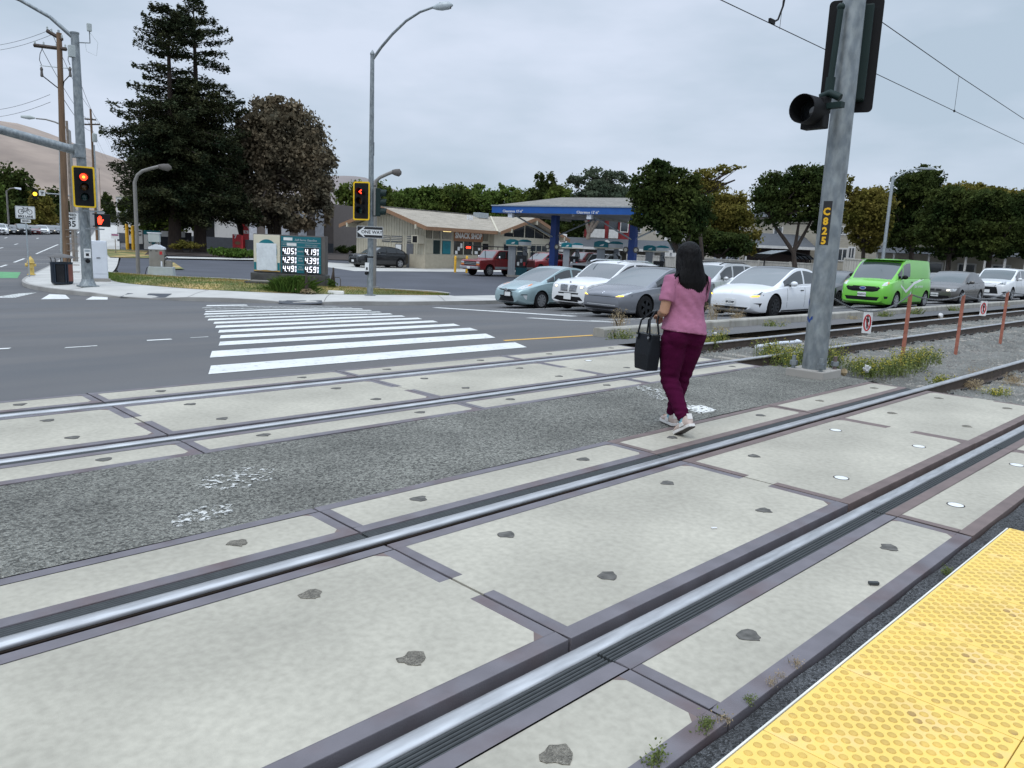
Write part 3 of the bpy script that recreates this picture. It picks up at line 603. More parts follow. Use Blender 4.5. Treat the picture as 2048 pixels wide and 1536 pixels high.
for ti, yc in enumerate((2.555, 6.79)):
    for k in range(60 if ti else 55):
        x = 10.95+.61*k
        lab = ['weathered concrete sleeper under the nearer track', 'weathered concrete sleeper under the track along the concrete barrier'][ti]
        if proto is None or (ti and k == 0):
            t = thing('sleeper', lab, 'sleeper', (x, yc, -.18), 0, 'sleepers of the '+['nearer', 'farther'][ti]+' track')
            G = MB().prism([(-.13, -.12), (.13, -.12), (.10, .0), (-.10, .0)], -1.25, 1.25, 'y'); G.build('tie', 'sleeper', t, bevel=.012)
            for s in (-1, 1):
                for q in (-1, 1):
                    cy = s*.7525+q*.105; c = MB().tube([(-.07, cy, .012), (-.06, cy+q*.03, .05), (0, cy+q*.045, .06), (.06, cy+q*.03, .05), (.07, cy, .012), (.02, cy-q*.03, .03)], .011, 6)
                    c.build('rail_clip', 'clip', t, smooth=1)
            proto = t
        else: copytree(proto, None, (x, yc, -.18+R.uniform(-.008, .006)), R.uniform(-.012, .012), lab)
# concrete barrier wall along the road
t = thing('barrier_wall', 'low weathered concrete barrier wall between the far track and the queueing cars', 'wall', (11.3, 9.0, 0))
pr = [(0, -.45), (.30, -.45), (.27, .13), (.245, .155), (.04, .155), (.015, .13)]
MB().prism(pr, .0, 14.3, 'x').build('wall_section', 'barrier', t, bevel=.012); MB().prism([(a, b-.012) for a, b in pr], 14.32, 34, 'x').build('wall_section', 'barrier', t, bevel=.012); MB().prism(pr, 34.02, 110, 'x').build('wall_section', 'barrier', t)
struct(MB().grid([[(x, y, -.14+.05*math.sin(x*2+y*5)+.06*smooth(8.2, 8.95, y)) for x in [10.7+.5*k for k in range(120)]] for y in (8.0, 8.25, 8.5, 8.75, 9.02)]).build('dirt_verge', 'earth', smooth=1))
# overhead line
for n_, a, z, zz in (('contact_wire', 'contact wire', onY(1427, 0, 6.79).z, 0), ):
    q = [onY(px, py, 6.79) for px, py in ((1427, 0), (1650, 102), (2048, 283))]; z0 = sum(p.z for p in q)/3
    tw = thing('contact_wire', 'lower dark overhead contact wire above the far track', 'wire', (0, 6.79, z0)); MB().tube([(-14, 0, 0), (130, 0, 0)], .008, 6).build('wire', 'black', tw)
mp_ = [onY(px, py, 6.79) for px, py in ((1755, 38), (1918, 152), (2048, 238))]
tm = thing('messenger_wire', 'upper overhead messenger wire sagging above the contact wire', 'wire', (0, 6.79, 0))
MB().tube([(mp_[0].x-6, 0, mp_[0].z+1.1), (mp_[0].x-2.5, 0, mp_[0].z+.42), (mp_[0].x, 0, mp_[0].z), (mp_[1].x, 0, mp_[1].z), (mp_[2].x, 0, mp_[2].z), (mp_[2].x+7, 0, mp_[2].z-.15), (mp_[2].x+25, 0, mp_[2].z+1.4)], .009, 6).build('wire', 'black', tm)
th = thing('dropper', 'thin dropper joining the two overhead wires', 'wire', (mp_[1].x, 6.79, 0)); MB().tube([(0, 0, z0), (0, 0, mp_[1].z)], .005, 5).build('wire', 'black', th); MB().cbox((0, 0, z0), (.05, .03, .05)).build('clamp', 'black', th)
q = onY(1545, 48, 6.79); td = thing('steady_arm', 'curved registration arm clamped to the contact wire at the top of the frame', 'wire fitting', (q.x, 6.79, z0))
MB().tube([(0, 0, .03), (.13, -.02, .1), (.2, -.05, .32), (.24, -.1, .9)], .016, 6).build('arm', 'black', td, smooth=1); MB().cbox((-.03, 0, .04), (.16, .04, .07)).build('clamp', 'black', td); MB().tube([(.25, 0, -.02), (.29, 0, .9)], .004, 5).build('dropper_wire', 'black', td)
# ================================================================== STREET FURNITURE
def rrect(w, h, r, n=4, cx=0, cy=0):
    out = []
    for sx, sy, a0 in ((1, 1, 0), (-1, 1, 90), (-1, -1, 180), (1, -1, 270)):
        for k in range(n+1): a = rad(a0+90*k/n); out.append((cx+sx*(w/2-r)+r*math.cos(a), cy+sy*(h/2-r)+r*math.sin(a)))
    return out
def ring(outer, inner, h0, h1, ax='y'):
    n = len(outer); m = MB()
    P = lambda a, h: (a[0], h, a[1])
    vs = [P(a, h0) for a in outer]+[P(a, h0) for a in inner]+[P(a, h1) for a in outer]+[P(a, h1) for a in inner]; fs = []
    for i in range(n):
        j = (i+1) % n; fs += [(i, j, n+j, n+i), (2*n+i, 3*n+i, 3*n+j, 2*n+j), (i, 2*n+i, 2*n+j, j), (n+i, n+j, 3*n+j, 3*n+i)]
    return m.add(vs, fs)
def visor(cx, cz, r, y0, ln):    # cut-away tube opening toward -Y
    vs, fs = [], []; n = 18
    for j, y in enumerate((y0, y0-ln*.5, y0-ln)):
        for k in range(n+1):
            a = rad(-55+290*k/n); l = 0 if j < 2 else -ln*.25*(1-math.sin(a))*.5
            vs.append((cx+r*math.cos(a), y-l, cz+r*math.sin(a)))
    for j in range(2):
        for k in range(n): fs.append((j*(n+1)+k, j*(n+1)+k+1, (j+1)*(n+1)+k+1, (j+1)*(n+1)+k))
    return MB().add(vs, fs)
def signal(parent, loc, yaw, lit=0, plate=True, pl_mat='signal_yellow', body='black', arrow=False):
    # three-lens head, faces local -Y
    h = bpy.data.objects.new('signal_head', None); C.objects.link(h); h.parent = parent; h.location = loc; h.rotation_euler[2] = yaw
    MB().cbox((0, .09, 0), (.30, .18, 1.06)).build('housing', body, h, bevel=.02)
    if plate:
        o = rrect(.73, 1.46, .07); i = rrect(.62, 1.35, .05)
        ring(o, i, .0, -.012).build('backplate_border', pl_mat, h); MB().prism(i, .0, -.008, 'y').build('backplate', 'black', h)
    for k, (zz, lm) in enumerate(((.35, 'red_lit'), (0, 'lens_amber'), (-.35, 'lens_green'))):
        on = k == lit
        if not on or not arrow: MB().lathe([(.0, -.035), (.07, -.03), (.125, -.012), (.13, 0)], (0, 0, zz), 18, 'y').build('lens', lm if on else {'red_lit': 'lens_amber'}.get(lm, lm) if k == 0 else lm, h, smooth=1)
        if on and not arrow: MB().lathe([(.0, -.038), (.045, -.037), (.05, -.03)], (0, 0, zz), 14, 'y').build('lamp_core', 'red_hot', h)
        if on and arrow:
            MB().lathe([(.0, -.03), (.13, 0)], (0, 0, zz), 18, 'y').build('lens', 'black', h, smooth=1)
            MB().prism([(-.11, zz), (.02, zz+.10), (.05, zz+.07), (-.03, zz+.0), (.05, zz-.07), (.02, zz-.10)], -.034, -.042, 'y').build('arrow', 'red_lit', h)
        visor(0, zz, .142, 0, .24).build('visor', body, h, smooth=1)
    return h
# ---- corner signal mast
b = onz(176, 573, -.55); D0 = (b-O3).dot(HF)
mast = thing('signal_mast', 'tall galvanised signal mast at the left corner with red light, mast arm and lamp arm', 'signal mast', (b.x, b.y, -.56))
zt = at(160, 68, D0).z+.56
MB().tube([(0, 0, 0), (0, 0, zt*.5), (0, 0, zt)], [.20, .165, .135], 14).build('pole', 'galv', mast, smooth=1)
MB().tube([(0, 0, zt), (0, 0, zt+.05)], .15, 14).build('cap', 'galv', mast)
MB().cbox((0, 0, .03), (.62, .62, .06)).build('base_plate', 'galv', mast, bevel=.01); MB().lathe([(.30, .06), (.22, .22), (.205, .3)], (0, 0, 0), 14).build('base_skirt', 'galv', mast, smooth=1)
za = at(163, 303, D0).z+.56; dl = (at(0, 262, D0-1.6)-at(150, 303, D0)); dl.z = 0; dl.normalize()
slope = (at(0, 262, D0-1.6).z-at(150, 303, D0).z)/((at(0, 262, D0-1.6)-at(150, 303, D0)).length)
MB().tube([dl*.1+Vector((0, 0, za)), dl*3+Vector((0, 0, za+3*slope)), dl*7+Vector((0, 0, za+7*slope*.9))], [.16, .15, .12], 12).build('mast_arm', 'galv', mast, smooth=1)
MB(Matrix.Translation((0, 0, za)) @ Matrix.Rotation(math.atan2(dl.y, dl.x), 4, 'Z')).box(-.1, .26, -.2, .2, -.24, .24).build('arm_bracket', 'galv', mast, bevel=.02)
l0 = at(152, 80, D0); l1 = at(100, 34, D0-.25); l2 = at(40, 0, D0-.5); l3 = at(-60, -40, D0-.9); bb = Vector((b.x, b.y, -.56))
MB().tube([l0-bb, l1-bb, l2-bb, l3-bb], [.075, .065, .06, .055], 10).build('lamp_arm', 'galv', mast, smooth=1)
yw = face_to(b, 1.5, 0)
off = Vector((math.sin(yw), -math.cos(yw), 0))
q = at(168, 374, D0-.35)-bb; signal(mast, (q.x, q.y, q.z), yw+.06)
q = at(206, 441, D0-.1)-bb
ped = bpy.data.objects.new('pedestrian_signal', None); C.objects.link(ped); ped.parent = mast; ped.location = q; ped.rotation_euler[2] = yw+.12
MB().cbox((0, .1, 0), (.50, .2, .46)).build('housing', 'black', ped, bevel=.02); MB().box(-.31, -.22, .0, .2, .2, .24).build('bracket', 'black', ped); MB().box(-.31, -.22, .0, .2, -.24, -.2).build('bracket', 'black', ped)
MB().box(-.62, .05, .06, .11, .30, .345).build('bracket', 'galv', ped); MB().box(-.62, .05, .06, .11, -.345, -.30).build('bracket', 'galv', ped)
hp = [(-.05, -.15), (.05, -.15), (.085, -.06), (.135, .02), (.115, .045), (.07, .01), (.065, .04), (.07, .13), (.045, .135), (.035, .05), (.03, .165), (.002, .165), (-.002, .05), (-.01, .15), (-.036, .147), (-.034, .04), (-.045, .10), (-.068, .096), (-.075, -.03)]
MB().prism([(a-.11, c) for a, c in hp], -.002, -.012, 'y').build('hand_symbol', 'red_lit', ped)
q = at(175, 511, D0-.2)-bb; pb = bpy.data.objects.new('push_button', None); C.objects.link(pb); pb.parent = mast; pb.location = q; pb.rotation_euler[2] = yw-.1
MB().cbox((0, 0, .08), (.23, .03, .33)).build('instruction_plate', 'sign_white', pb); MB().box(-.05, .05, -.022, -.016, -.02, .08).build('pictogram', 'sign_black', pb); MB().box(-.09, .09, -.022, -.016, .14, .21).build('caption', 'galv_light', pb)
MB().lathe([(.085, .03), (.075, -.05), (.03, -.07)], (0, 0, -.2), 12, 'y').build('button', 'black', pb, smooth=1)
q = at(145, 103, D0-.1)-bb; MB().cbox(q, (.26, .2, .4)).build('equipment_box', 'grey_box', mast, bevel=.02); 
q = at(180, 86, D0)-bb; MB().tube([(0, 0, q.z), (q.x, q.y, q.z), q+Vector((.0, 0, .45))], .022, 6).build('antenna_arm', 'galv', mast); q2 = q+Vector((0, 0, .52)); MB().cbox(q2, (.14, .14, .26)).build('antenna', 'grey_box', mast, bevel=.02)
MB().tube([q2+Vector((0, 0, -.15)), q2+Vector((.2, -.2, -.5)), q2+Vector((.15, -.15, -.95)), q2+Vector((-.1, .1, -.8)), q2+Vector((-.12, .12, -.5))], .006, 5).build('antenna_cable', 'grey_box', mast)
# ---- middle lamp pole with signals and ONE WAY sign
b = onz(740, 591, -.56); D1 = (b-O3).dot(HF); bb = Vector((b.x, b.y, -.56))
lp = thing('lamp_post', 'tall grey lamp post with curved arm, left arrow signal and one way sign', 'lamp post', bb)
zt = at(743, 110, D1).z+.56
MB().tube([(0, 0, 0), (0, 0, zt)], [.125, .075], 12).build('pole', 'galv', lp, smooth=1); MB().lathe([(.085, zt), (.09, zt+.05), (.02, zt+.17), (0.005, zt+.19)], (0, 0, 0), 12).build('finial', 'galv', lp, smooth=1)
MB().lathe([(.22, 0), (.22, .04), (.13, .05)], (0, 0, 0), 14).build('base_plate', 'galv', lp)
ap = [at(x, y, D1-.15*i)-bb for i, (x, y) in enumerate(((746, 118), (762, 95), (785, 68), (812, 42), (840, 24), (868, 14)))]
MB().tube(ap, [.055, .052, .05, .047, .043, .04], 10).build('lamp_arm', 'galv', lp, smooth=1)
q = at(866, 15, D1-.8)-bb; q3 = at(906, 10, D1-.9)-bb
MB().tube([q, q.lerp(q3, .2), q.lerp(q3, .45), q.lerp(q3, .8), q3], [.05, .11, .15, .14, .03], 10, flat=.45).build('luminaire', 'galv_light', lp, smooth=1); MB().tube([q.lerp(q3, .35)+Vector((0, 0, .06)), q.lerp(q3, .35)+Vector((0, 0, .14))], .035, 8).build('photocell', 'grey_box', lp)
MB().tube([q.lerp(q3, .42)-Vector((0, 0, .03)), q.lerp(q3, .9)-Vector((0, 0, .025))], [.11, .10], 8, flat=.4).build('lamp_lens', 'sign_body', lp, smooth=1)
yw = face_to(b, 6, 6)-.35
q = at(723, 402, D1-.2)-bb; signal(lp, q, yw-.25, 0, True, arrow=True)
q = at(761, 405, D1)-bb; signal(lp, q, yw+1.75, 5, False, body='dark_green')
for yy in (372, 432):
    p0, p1 = at(740, yy, D1)-bb, at(752, yy, D1)-bb; MB().tube([p0, p1], .02, 6).build('bracket', 'black', lp)
q = at(740, 464.5, D1-.25)-bb; sg = bpy.data.objects.new('one_way_sign', None); C.objects.link(sg); sg.parent = lp; sg.location = q; sg.rotation_euler[2] = face_to(b, 4, -2)+.05
MB().prism(rrect(1.03, .46, .03), .0, .006, 'y').build('sign_plate', 'sign_white', sg); ring(rrect(1.01, .44, .02), rrect(.985, .415, .01), -.0015, .0, 'y').build('border', 'sign_black', sg)
MB().prism(rrect(.97, .40, .01), -.001, .0, 'y').build('black_field', 'sign_black', sg)
MB().prism([(-.5, 0), (-.24, .19), (-.20, .19), (-.26, .105), (.47, .105), (.47, -.105), (-.26, -.105), (-.20, -.19), (-.24, -.19)], -.003, -.001, 'y').build('arrow', 'sign_white', sg)
text('ONE WAY', .175, 'sign_black', sg, (.07, -.004, 0), sx=1.0, bold=.004, depth=.001)
q = at(734, 534, D1-.15)-bb; MB(Matrix.Translation(q) @ Matrix.Rotation(yw, 4, 'Z')).cbox((0, 0, 0), (.16, .02, .34)).build('instruction_plate', 'sign_white', lp); MB(Matrix.Translation(q) @ Matrix.Rotation(yw, 4, 'Z')).cbox((0, -.014, -.06), (.07, .01, .1)).build('pictogram', 'sign_black', lp)
q = at(733, 542, D1-.15)-bb; MB().sphere(q-Vector((0, 0, .08)), .075).build('push_button', 'black', lp, smooth=3)
for yy in (514,): q = at(740, yy, D1)-bb; MB().lathe([(.12, q.z-.03), (.12, q.z+.03)], (0, 0, 0), 12).build('band', 'black', lp)
q = at(748, 298, D1)-bb; MB().tube([q+Vector((0, 0, -.25)), q+Vector((0, 0, .25))], .012, 6).build('antenna', 'black', lp)
# ---- smaller yard lamps
def yard_lamp(px, py, z, top, elbow, tip, label):
    b = onz(px, py, z); D = (b-O3).dot(HF); bb = Vector((b.x, b.y, z)); t = thing('yard_lamp', label, 'lamp post', bb)
    e0 = at(*top, D)-bb; ex = [at(*p, D)-bb for p in elbow]; tp = at(*tip, D)-bb
    MB().tube([(0, 0, 0), (0, 0, e0.z)]+[(p.x, p.y, p.z) for p in ex], [.095, .085]+[.075]*len(ex), 10).build('pole', 'grey_pole', t, smooth=1)
    l = ex[-1]; d = (tp-l)
    MB().tube([l-d*.05, l+d*.3, l+d*.75, tp], [.09, .14, .17, .06], 8, flat=.4).build('lamp_head', 'sign_body', t, smooth=1); MB().cbox((0, 0, .06), (.34, .34, .12)).build('base', 'grey_pole', t, bevel=.02)
yard_lamp(277, 553, -.55, (273, 365), [(275, 350), (285, 342), (302, 337), (318, 333)], (343, 336), 'grey square-bend lamp on the verge by the white controller cabinet')
yard_lamp(748, 578, -.55, (750, 374), [(752, 362), (760, 355), (775, 348), (785, 344)], (803, 346), 'brown bent-arm lamp post just behind the tall grey lamp post')
# ---- white cabinet, bin, hydrant, bike lane sign
b = onz(199, 564, -.54); yw = face_to(b, 2, 0)
t = thing('controller_cabinet', 'tall white traffic controller cabinet on the corner behind the signal mast', 'cabinet', (b.x, b.y, -.56), yw+.12)
MB().cbox((0, .3, .08), (.82, .8, .16)).build('plinth', 'sidewalk_old', t, bevel=.02); MB().cbox((0, .3, .92), (.68, .62, 1.52)).build('cabinet_body', 'cab_white', t, bevel=.02)
MB().box(-.31, .31, -.022, -.012, .36, 1.62).build('door', 'cab_white', t, bevel=.004); MB().box(-.07, .07, -.04, -.022, .98, 1.01).build('handle', 'black', t); MB().cbox((-.29, -.025, 1.43), (.02, .02, .06)).build('lock', 'sign_body', t)
b = onz(125, 568, -.55); yw = face_to(b, 2, 0)
t = thing('litter_bin', 'dark blue slatted litter bin with domed lid on the corner pavement', 'litter bin', (b.x, b.y, -.57), yw)
MB().lathe([(.33, .02), (.36, .06), (.365, .1)], n=24).build('base_ring', 'bin_blue', t)
MB().lathe([(.335, .08), (.345, .78)], n=20).build('liner', 'blackgloss', t, smooth=1)
for k in range(30):
    a = 2*PI*k/30; M_ = Matrix.Rotation(a, 4, 'Z'); 
    if 20 <= k <= 23: continue
    MB(M_).box(.345, .375, -.024, .024, .09, .80).build('slat', 'bin_blue', t)
MB().lathe([(.385, .79), (.395, .84), (.37, .86), (.30, .86)], n=24).build('rim', 'bin_blue', t, smooth=1)
vs = []; g = [[(.382*math.cos(rad(-55+46*k/6-3)), .382*math.sin(rad(-55+46*k/6-3)), z) for k in range(7)] for z in (.14, .78)]
MB().grid(g).build('label_panel', 'bin_label', t)
for k in range(5): a = 2*PI*k/5+.3; MB().tube([(.34*math.cos(a), .34*math.sin(a), .84), (.35*math.cos(a), .35*math.sin(a), .97), (.39*math.cos(a), .39*math.sin(a), 1.04)], .016, 6).build('lid_strut', 'bin_lid', t)
MB().lathe([(.47, 1.03), (.45, 1.06), (.28, 1.13), (.10, 1.165), (.0, 1.17)], n=24).build('lid', 'bin_lid', t, smooth=1)
b = onz(63, 550, -.55); yw = face_to(b, 2, 0)
t = thing('fire_hydrant', 'yellow fire hydrant on the pavement behind the bike lane sign', 'hydrant', (b.x, b.y, -.56), yw)
MB().lathe([(.17, .02), (.17, .05), (.12, .06), (.115, .10), (.115, .52), (.155, .54), (.155, .57), (.13, .59), (.125, .66), (.10, .73), (.05, .78), (.03, .80), (.03, .84), (.0, .845)], n=16).build('barrel', 'hydrant', t, smooth=.7)
MB().tube([(-.1, 0, .45), (-.22, 0, .45)], [.07, .075], 10).build('side_cap', 'hydrant', t); MB().tube([(.1, 0, .45), (.2, 0, .45)], [.06, .06], 10).build('side_cap', 'hydrant', t); MB().tube([(0, -.1, .40), (0, -.2, .40)], [.085, .09], 12).build('pumper_cap', 'hydrant', t); MB().lathe([(.12, 0), (.12, .025)], n=12).build('flange', 'steel_red', t)
def sign_post(name, label, px, py, z, pw, ph, cy, post_h, cat='sign', mat_='galv_light', yaw_to=(3, -2)):
    b = onz(px, py, z); D = (b-O3).dot(HF); t = thing(name, label, cat, (b.x, b.y, z), face_to(b, *yaw_to)); MB().tube([(0, .03, 0), (0, .03, post_h)], .026, 8).build('post', mat_, t)
    return t, D
t, D = sign_post('bike_lane_sign', 'white bike lane sign with bicycle symbol on a thin post at the corner', 59, 554, -.55, 0, 0, 0, 2.85)
k = D/F_PX; zz = at(51, 425, D).z+.55
MB().prism(rrect(.72, .52, .04), 0, .008, 'y').build('sign_plate', 'sign_white', t).location = (0, 0, zz); ring(rrect(.70, .50, .035), rrect(.665, .465, .02), -.003, -.0005).build('border', 'galv_light', t).location = (0, 0, zz)
for sx in (-1, 1):
    o = ring([(.105*math.cos(2*PI*i/20)+sx*.155, .105*math.sin(2*PI*i/20)+.03) for i in range(20)], [(.085*math.cos(2*PI*i/20)+sx*.155, .085*math.sin(2*PI*i/20)+.03) for i in range(20)], -.004, -.0005).build('bicycle_wheel', 'sign_black', t); o.location = (0, 0, zz)
m = MB()
for p, q in (((-.155, .03), (-.06, .16)), ((-.06, .16), (.10, .16)), ((.10, .16), (.0, .03)), ((0, .03), (-.06, .16)), ((0, .03), (-.155, .03)), ((.09, .19), (.155, .03)), ((-.07, .20), (-.055, .15))): m.tube([(p[0], -.003, p[1]), (q[0], -.003, q[1])], .009, 4)
m.box(-.11, -.03, -.005, -.001, .195, .21); m.box(.06, .12, -.005, -.001, .19, .205); m.build('bicycle_frame', 'sign_black', t).location = (0, 0, zz)
text('BIKE LANE', .125, 'sign_black', t, (0, -.003, zz-.17), bold=.004, depth=.001, sx=.92)
z2 = at(51, 437.5, D).z+.55; zb = zz-.355
MB().prism(rrect(.36, .14, .02), 0, .008, 'y').build('sign_plate', 'sign_white', t).location = (0, 0, zb); text('BEGIN', .095, 'sign_black', t, (0, -.003, zb), bold=.003, depth=.001)
# speed limit sign on a wooden post further up the street
b = onz(149, 520, -.4); D = (b-O3).dot(HF); t = thing('speed_limit_sign', 'white speed limit 35 sign on a weathered post left of the signal mast', 'sign', (b.x, b.y, -.5), face_to(b, 3, -2))
MB().tube([(0, .12, 0), (0, .12, 8.6)], [.10, .07], 8).build('post', 'bark_pale', t); zz = at(147, 442, D).z+.5
MB().prism(rrect(.84, 1.06, .04), 0, .01, 'y').build('sign_plate', 'sign_white', t).location = (-.05, 0, zz); ring(rrect(.80, 1.02, .035), rrect(.765, .985, .02), -.003, -.0005).build('border', 'sign_black', t).location = (-.05, 0, zz)
for s_, dz, sz in (('SPEED', .36, .215), ('LIMIT', .14, .215), ('35', -.2, .50)): text(s_, sz, 'sign_black', t, (-.05, -.004, zz+dz), bold=.008 if sz < .3 else .014, depth=.001)
# ---- wooden utility poles and wires
def util_pole(px, py, z, toppx, r, label, arms=(), lean=None, grp='wooden utility poles up the street', steps=True, matn='wood_pole'):
    b = onz(px, py, z); D = (b-O3).dot(HF); t = thing('utility_pole', label, 'utility pole', (b.x, b.y, z), 0, grp); bb = Vector((b.x, b.y, z))
    tp = at(*toppx, D)-bb; MB().tube([(0, 0, -.3), tp*.5, tp], [r, r*.86, r*.68], 10).build('pole', matn, t, smooth=1)
    for (ay, x0, x1) in arms:
        p0, p1 = at(x0[0], x0[1], D)-bb, at(x1[0], x1[1], D)-bb; d = (p1-p0).normalized(); MB().tube([p0-Vector((.12, -.1, 0)), p1-Vector((.12, -.1, 0))], .085*r/.17, 4).build('crossarm', 'wood_dark', t)
        for f_ in (.03, .3, .7, .97):
            pp = p0.lerp(p1, f_); MB().lathe([(.03, 0), (.05, .04), (.03, .08), (.045, .11), (.02, .16)], (pp.x-.12, pp.y+.1, pp.z+.05*r/.17), 8).build('insulator', 'grey_box', t)
    return t, D, bb, tp
t, D, bb, tp = util_pole(134, 545, -.55, (118, 66), .17, 'nearest wooden utility pole with two crossarms, beside the signal mast', [(0, (75, 91), (140, 99)), (0, (101, 62), (132, 80))])
for x0, y0, x1, y1 in ((80, 131, 116, 135), (116, 135, 152, 138)): MB().tube([at(x0, y0, D)-bb, at(x1, y1, D)-bb], .02, 5).build('bracket', 'grey_box', t)
for xx in (83, 140):
    MB().lathe([(.05, -.35), (.07, -.3), (.05, -.1), (.07, 0), (.03, .1)], tuple(at(xx, 138, D)-bb), 8).build('cutout', 'sign_body', t); MB().tube([at(xx, 150, D)-bb, at((xx+116)/2, 163, D)-bb, at(116 if xx < 116 else 126, 176, D)-bb], .025, 6).build('jumper_cable', 'black', t)
    MB().tube([at(xx, 130, D)-bb, at(xx-4, 120, D)-bb, at(xx-3, 108, D)-bb, at(xx+2, 96, D)-bb], .015, 5).build('jumper_cable', 'black', t)
MB().tube([at(124.5, 545, D)-bb, at(121, 300, D)-bb, at(117, 60, D)-bb], [.075, .07, .05], 8).build('riser_pipe', 'galv_light', t)
for yy in range(460, 545, 14): MB().box(-.02, .5, -.26, -.22, at(130, yy, D).z-bb.z, at(130, yy, D).z-bb.z+.04).build('climbing_step', 'bark_pale', t)
t2 = util_pole(195, 490, -.25, (181, 218), .17, 'second wooden utility pole with transformer can, behind the signal mast', [(0, (172, 238), (195, 240)), (0, (172, 249), (203, 249))])
MB().lathe([(.25, -.9), (.27, -.85), (.27, 0), (.1, .12)], tuple(at(189, 268, t2[1]-.2)-t2[2]), 12).build('transformer', 'grey_box', t2[0], smooth=.8)
MB().tube([at(199, 490, t2[1])-t2[2], at(188, 290, t2[1])-t2[2]], .09, 8).build('riser_pipe', 'galv_light', t2[0])
t3 = util_pole(233, 462, .3, (226, 309), .17, 'third wooden utility pole, thin against the hill', [(0, (211, 330), (243, 333)), (0, (217, 320), (232, 321))])
t4 = util_pole(204, 465, .2, (198, 336), .15, 'short bare wooden pole between the second and third utility poles', [])
t5 = util_pole(208, 450, .6, (206, 322), .14, 'distant dark pole with a small cap, beside the pedestrian signal', [], matn='wood_dark')
wm = MB()
def wire(label, pts, r=.012, sag=.6):
    P = [Vector(p) for p in pts]; out = []
    for a, c in zip(P, P[1:]):
        for k in range(9): s_ = k/8; out.append(a.lerp(c, s_)-Vector((0, 0, sag*4*s_*(1-s_))))
    o = P[0]; t = thing('power_line', label, 'wire', o, 0, 'power lines between the utility poles'); MB().tube([p-o for p in out], r, 5).build('wire', 'black', t); return t
wl = ['upper', 'second', 'third', 'lowest']
for i, (a, c_, e) in enumerate((((80, 90), (173, 236), (212, 328)), ((138, 98), (194, 238), (242, 331)), ((103, 64), (183, 220), (226, 310)), ((122, 190), (186, 262), (228, 345)))):
    wire('%s black power line running up the street between the utility poles' % wl[i], [at(*a, D), at(*c_, t2[1]), at(*e, t3[1])], .014, .5)
for i, (y0, y1) in enumerate(((87, 64), (97, 75), (216, 195), (230, 210))):
    wire('%s thin wire leaving the frame at left from the nearest utility pole' % wl[i], [at(-30, y0+6, D+8), at((104, 104, 100, 101)[i], y1-6, D)], .009, .15)
# street lamp over the road at left, distant signal arm
b = onz(136, 500, -.35); D = 50; bb = at(118, 540, D); bb.z = -.5; t = thing('street_lamp', 'arched street lamp arm reaching left above the cross street', 'street lamp', bb)
P = [at(x, y, D)-bb for x, y in ((142, 500), (139, 262), (128, 252), (110, 244), (92, 239), (72, 237))]; P[0].z = 0; P[0].x, P[0].y = P[1].x, P[1].y
MB().tube(P, [.10, .08, .055, .05, .045, .04], 8).build('pole', 'grey_pole', t, smooth=1); q = at(70, 236, D)-bb; q2 = at(42, 233, D)-bb; MB().tube([q, q.lerp(q2, .4), q2], [.05, .13, .08], 8, flat=.5).build('luminaire', 'grey_box', t, smooth=1)
D = 120; bb = at(14, 455, D); bb.z = gz(bb.x, bb.y); t = thing('street_lamp', 'distant street lamp in front of the trees at the left edge', 'street lamp', bb)
P = [at(x, y, D)-bb for x, y in ((14, 440), (13, 382), (20, 377), (30, 376))]; P[0] = Vector((P[1].x, P[1].y, 0)); MB().tube(P, [.14, .11, .08, .07], 8).build('pole', 'grey_pole', t, smooth=1); MB().tube([at(29, 376, D)-bb, at(42, 378, D)-bb], [.1, .16], 8, flat=.5).build('luminaire', 'cab_white', t)
D = 95; b0 = at(158, 470, D); bb = Vector((b0.x, b0.y, gz(b0.x, b0.y))); t = thing('distant_signal', 'distant signal arm with an amber light and a turn sign over the cross street', 'signal mast', bb)
P = [at(x, y, D)-bb for x, y in ((158, 394), (120, 389), (84, 386), (70, 387))]; P0 = Vector((P[0].x, P[0].y, 0)); MB().tube([P0, P[0]+Vector((0, 0, .4))], [.18, .14], 8).build('pole', 'galv', t); MB().tube(P, [.11, .09, .07, .05], 8).build('mast_arm', 'galv', t)
q = at(70, 388, D-.3)-bb; yw = face_to(b0, 2, 0); M_ = Matrix.Translation(q) @ Matrix.Rotation(yw, 4, 'Z'); MB(M_).cbox((0, 0, 0), (.5, .3, 1.2)).build('signal_head', 'black', t); MB(M_).lathe([(.22, -.16), (.22, -.19)], (0, 0, 0), 12, 'y').build('amber_light', 'amber_lit', t)
q = at(84, 386, D-.3)-bb; M_ = Matrix.Translation(q) @ Matrix.Rotation(yw, 4, 'Z'); MB(M_).cbox((0, 0, 0), (.62, .03, .62)).build('turn_sign', 'sign_white', t); MB(M_).prism([(-.2, .15), (.05, .15), (.05, .2), (.2, .1), (.1, .0), (.1, -.2), (.04, -.2), (.04, .08), (-.02, .08), (-.02, -.2), (-.08, -.2), (-.08, .08), (-.2, .08)], -.02, -.03, 'y').build('arrows', 'sign_black', t)
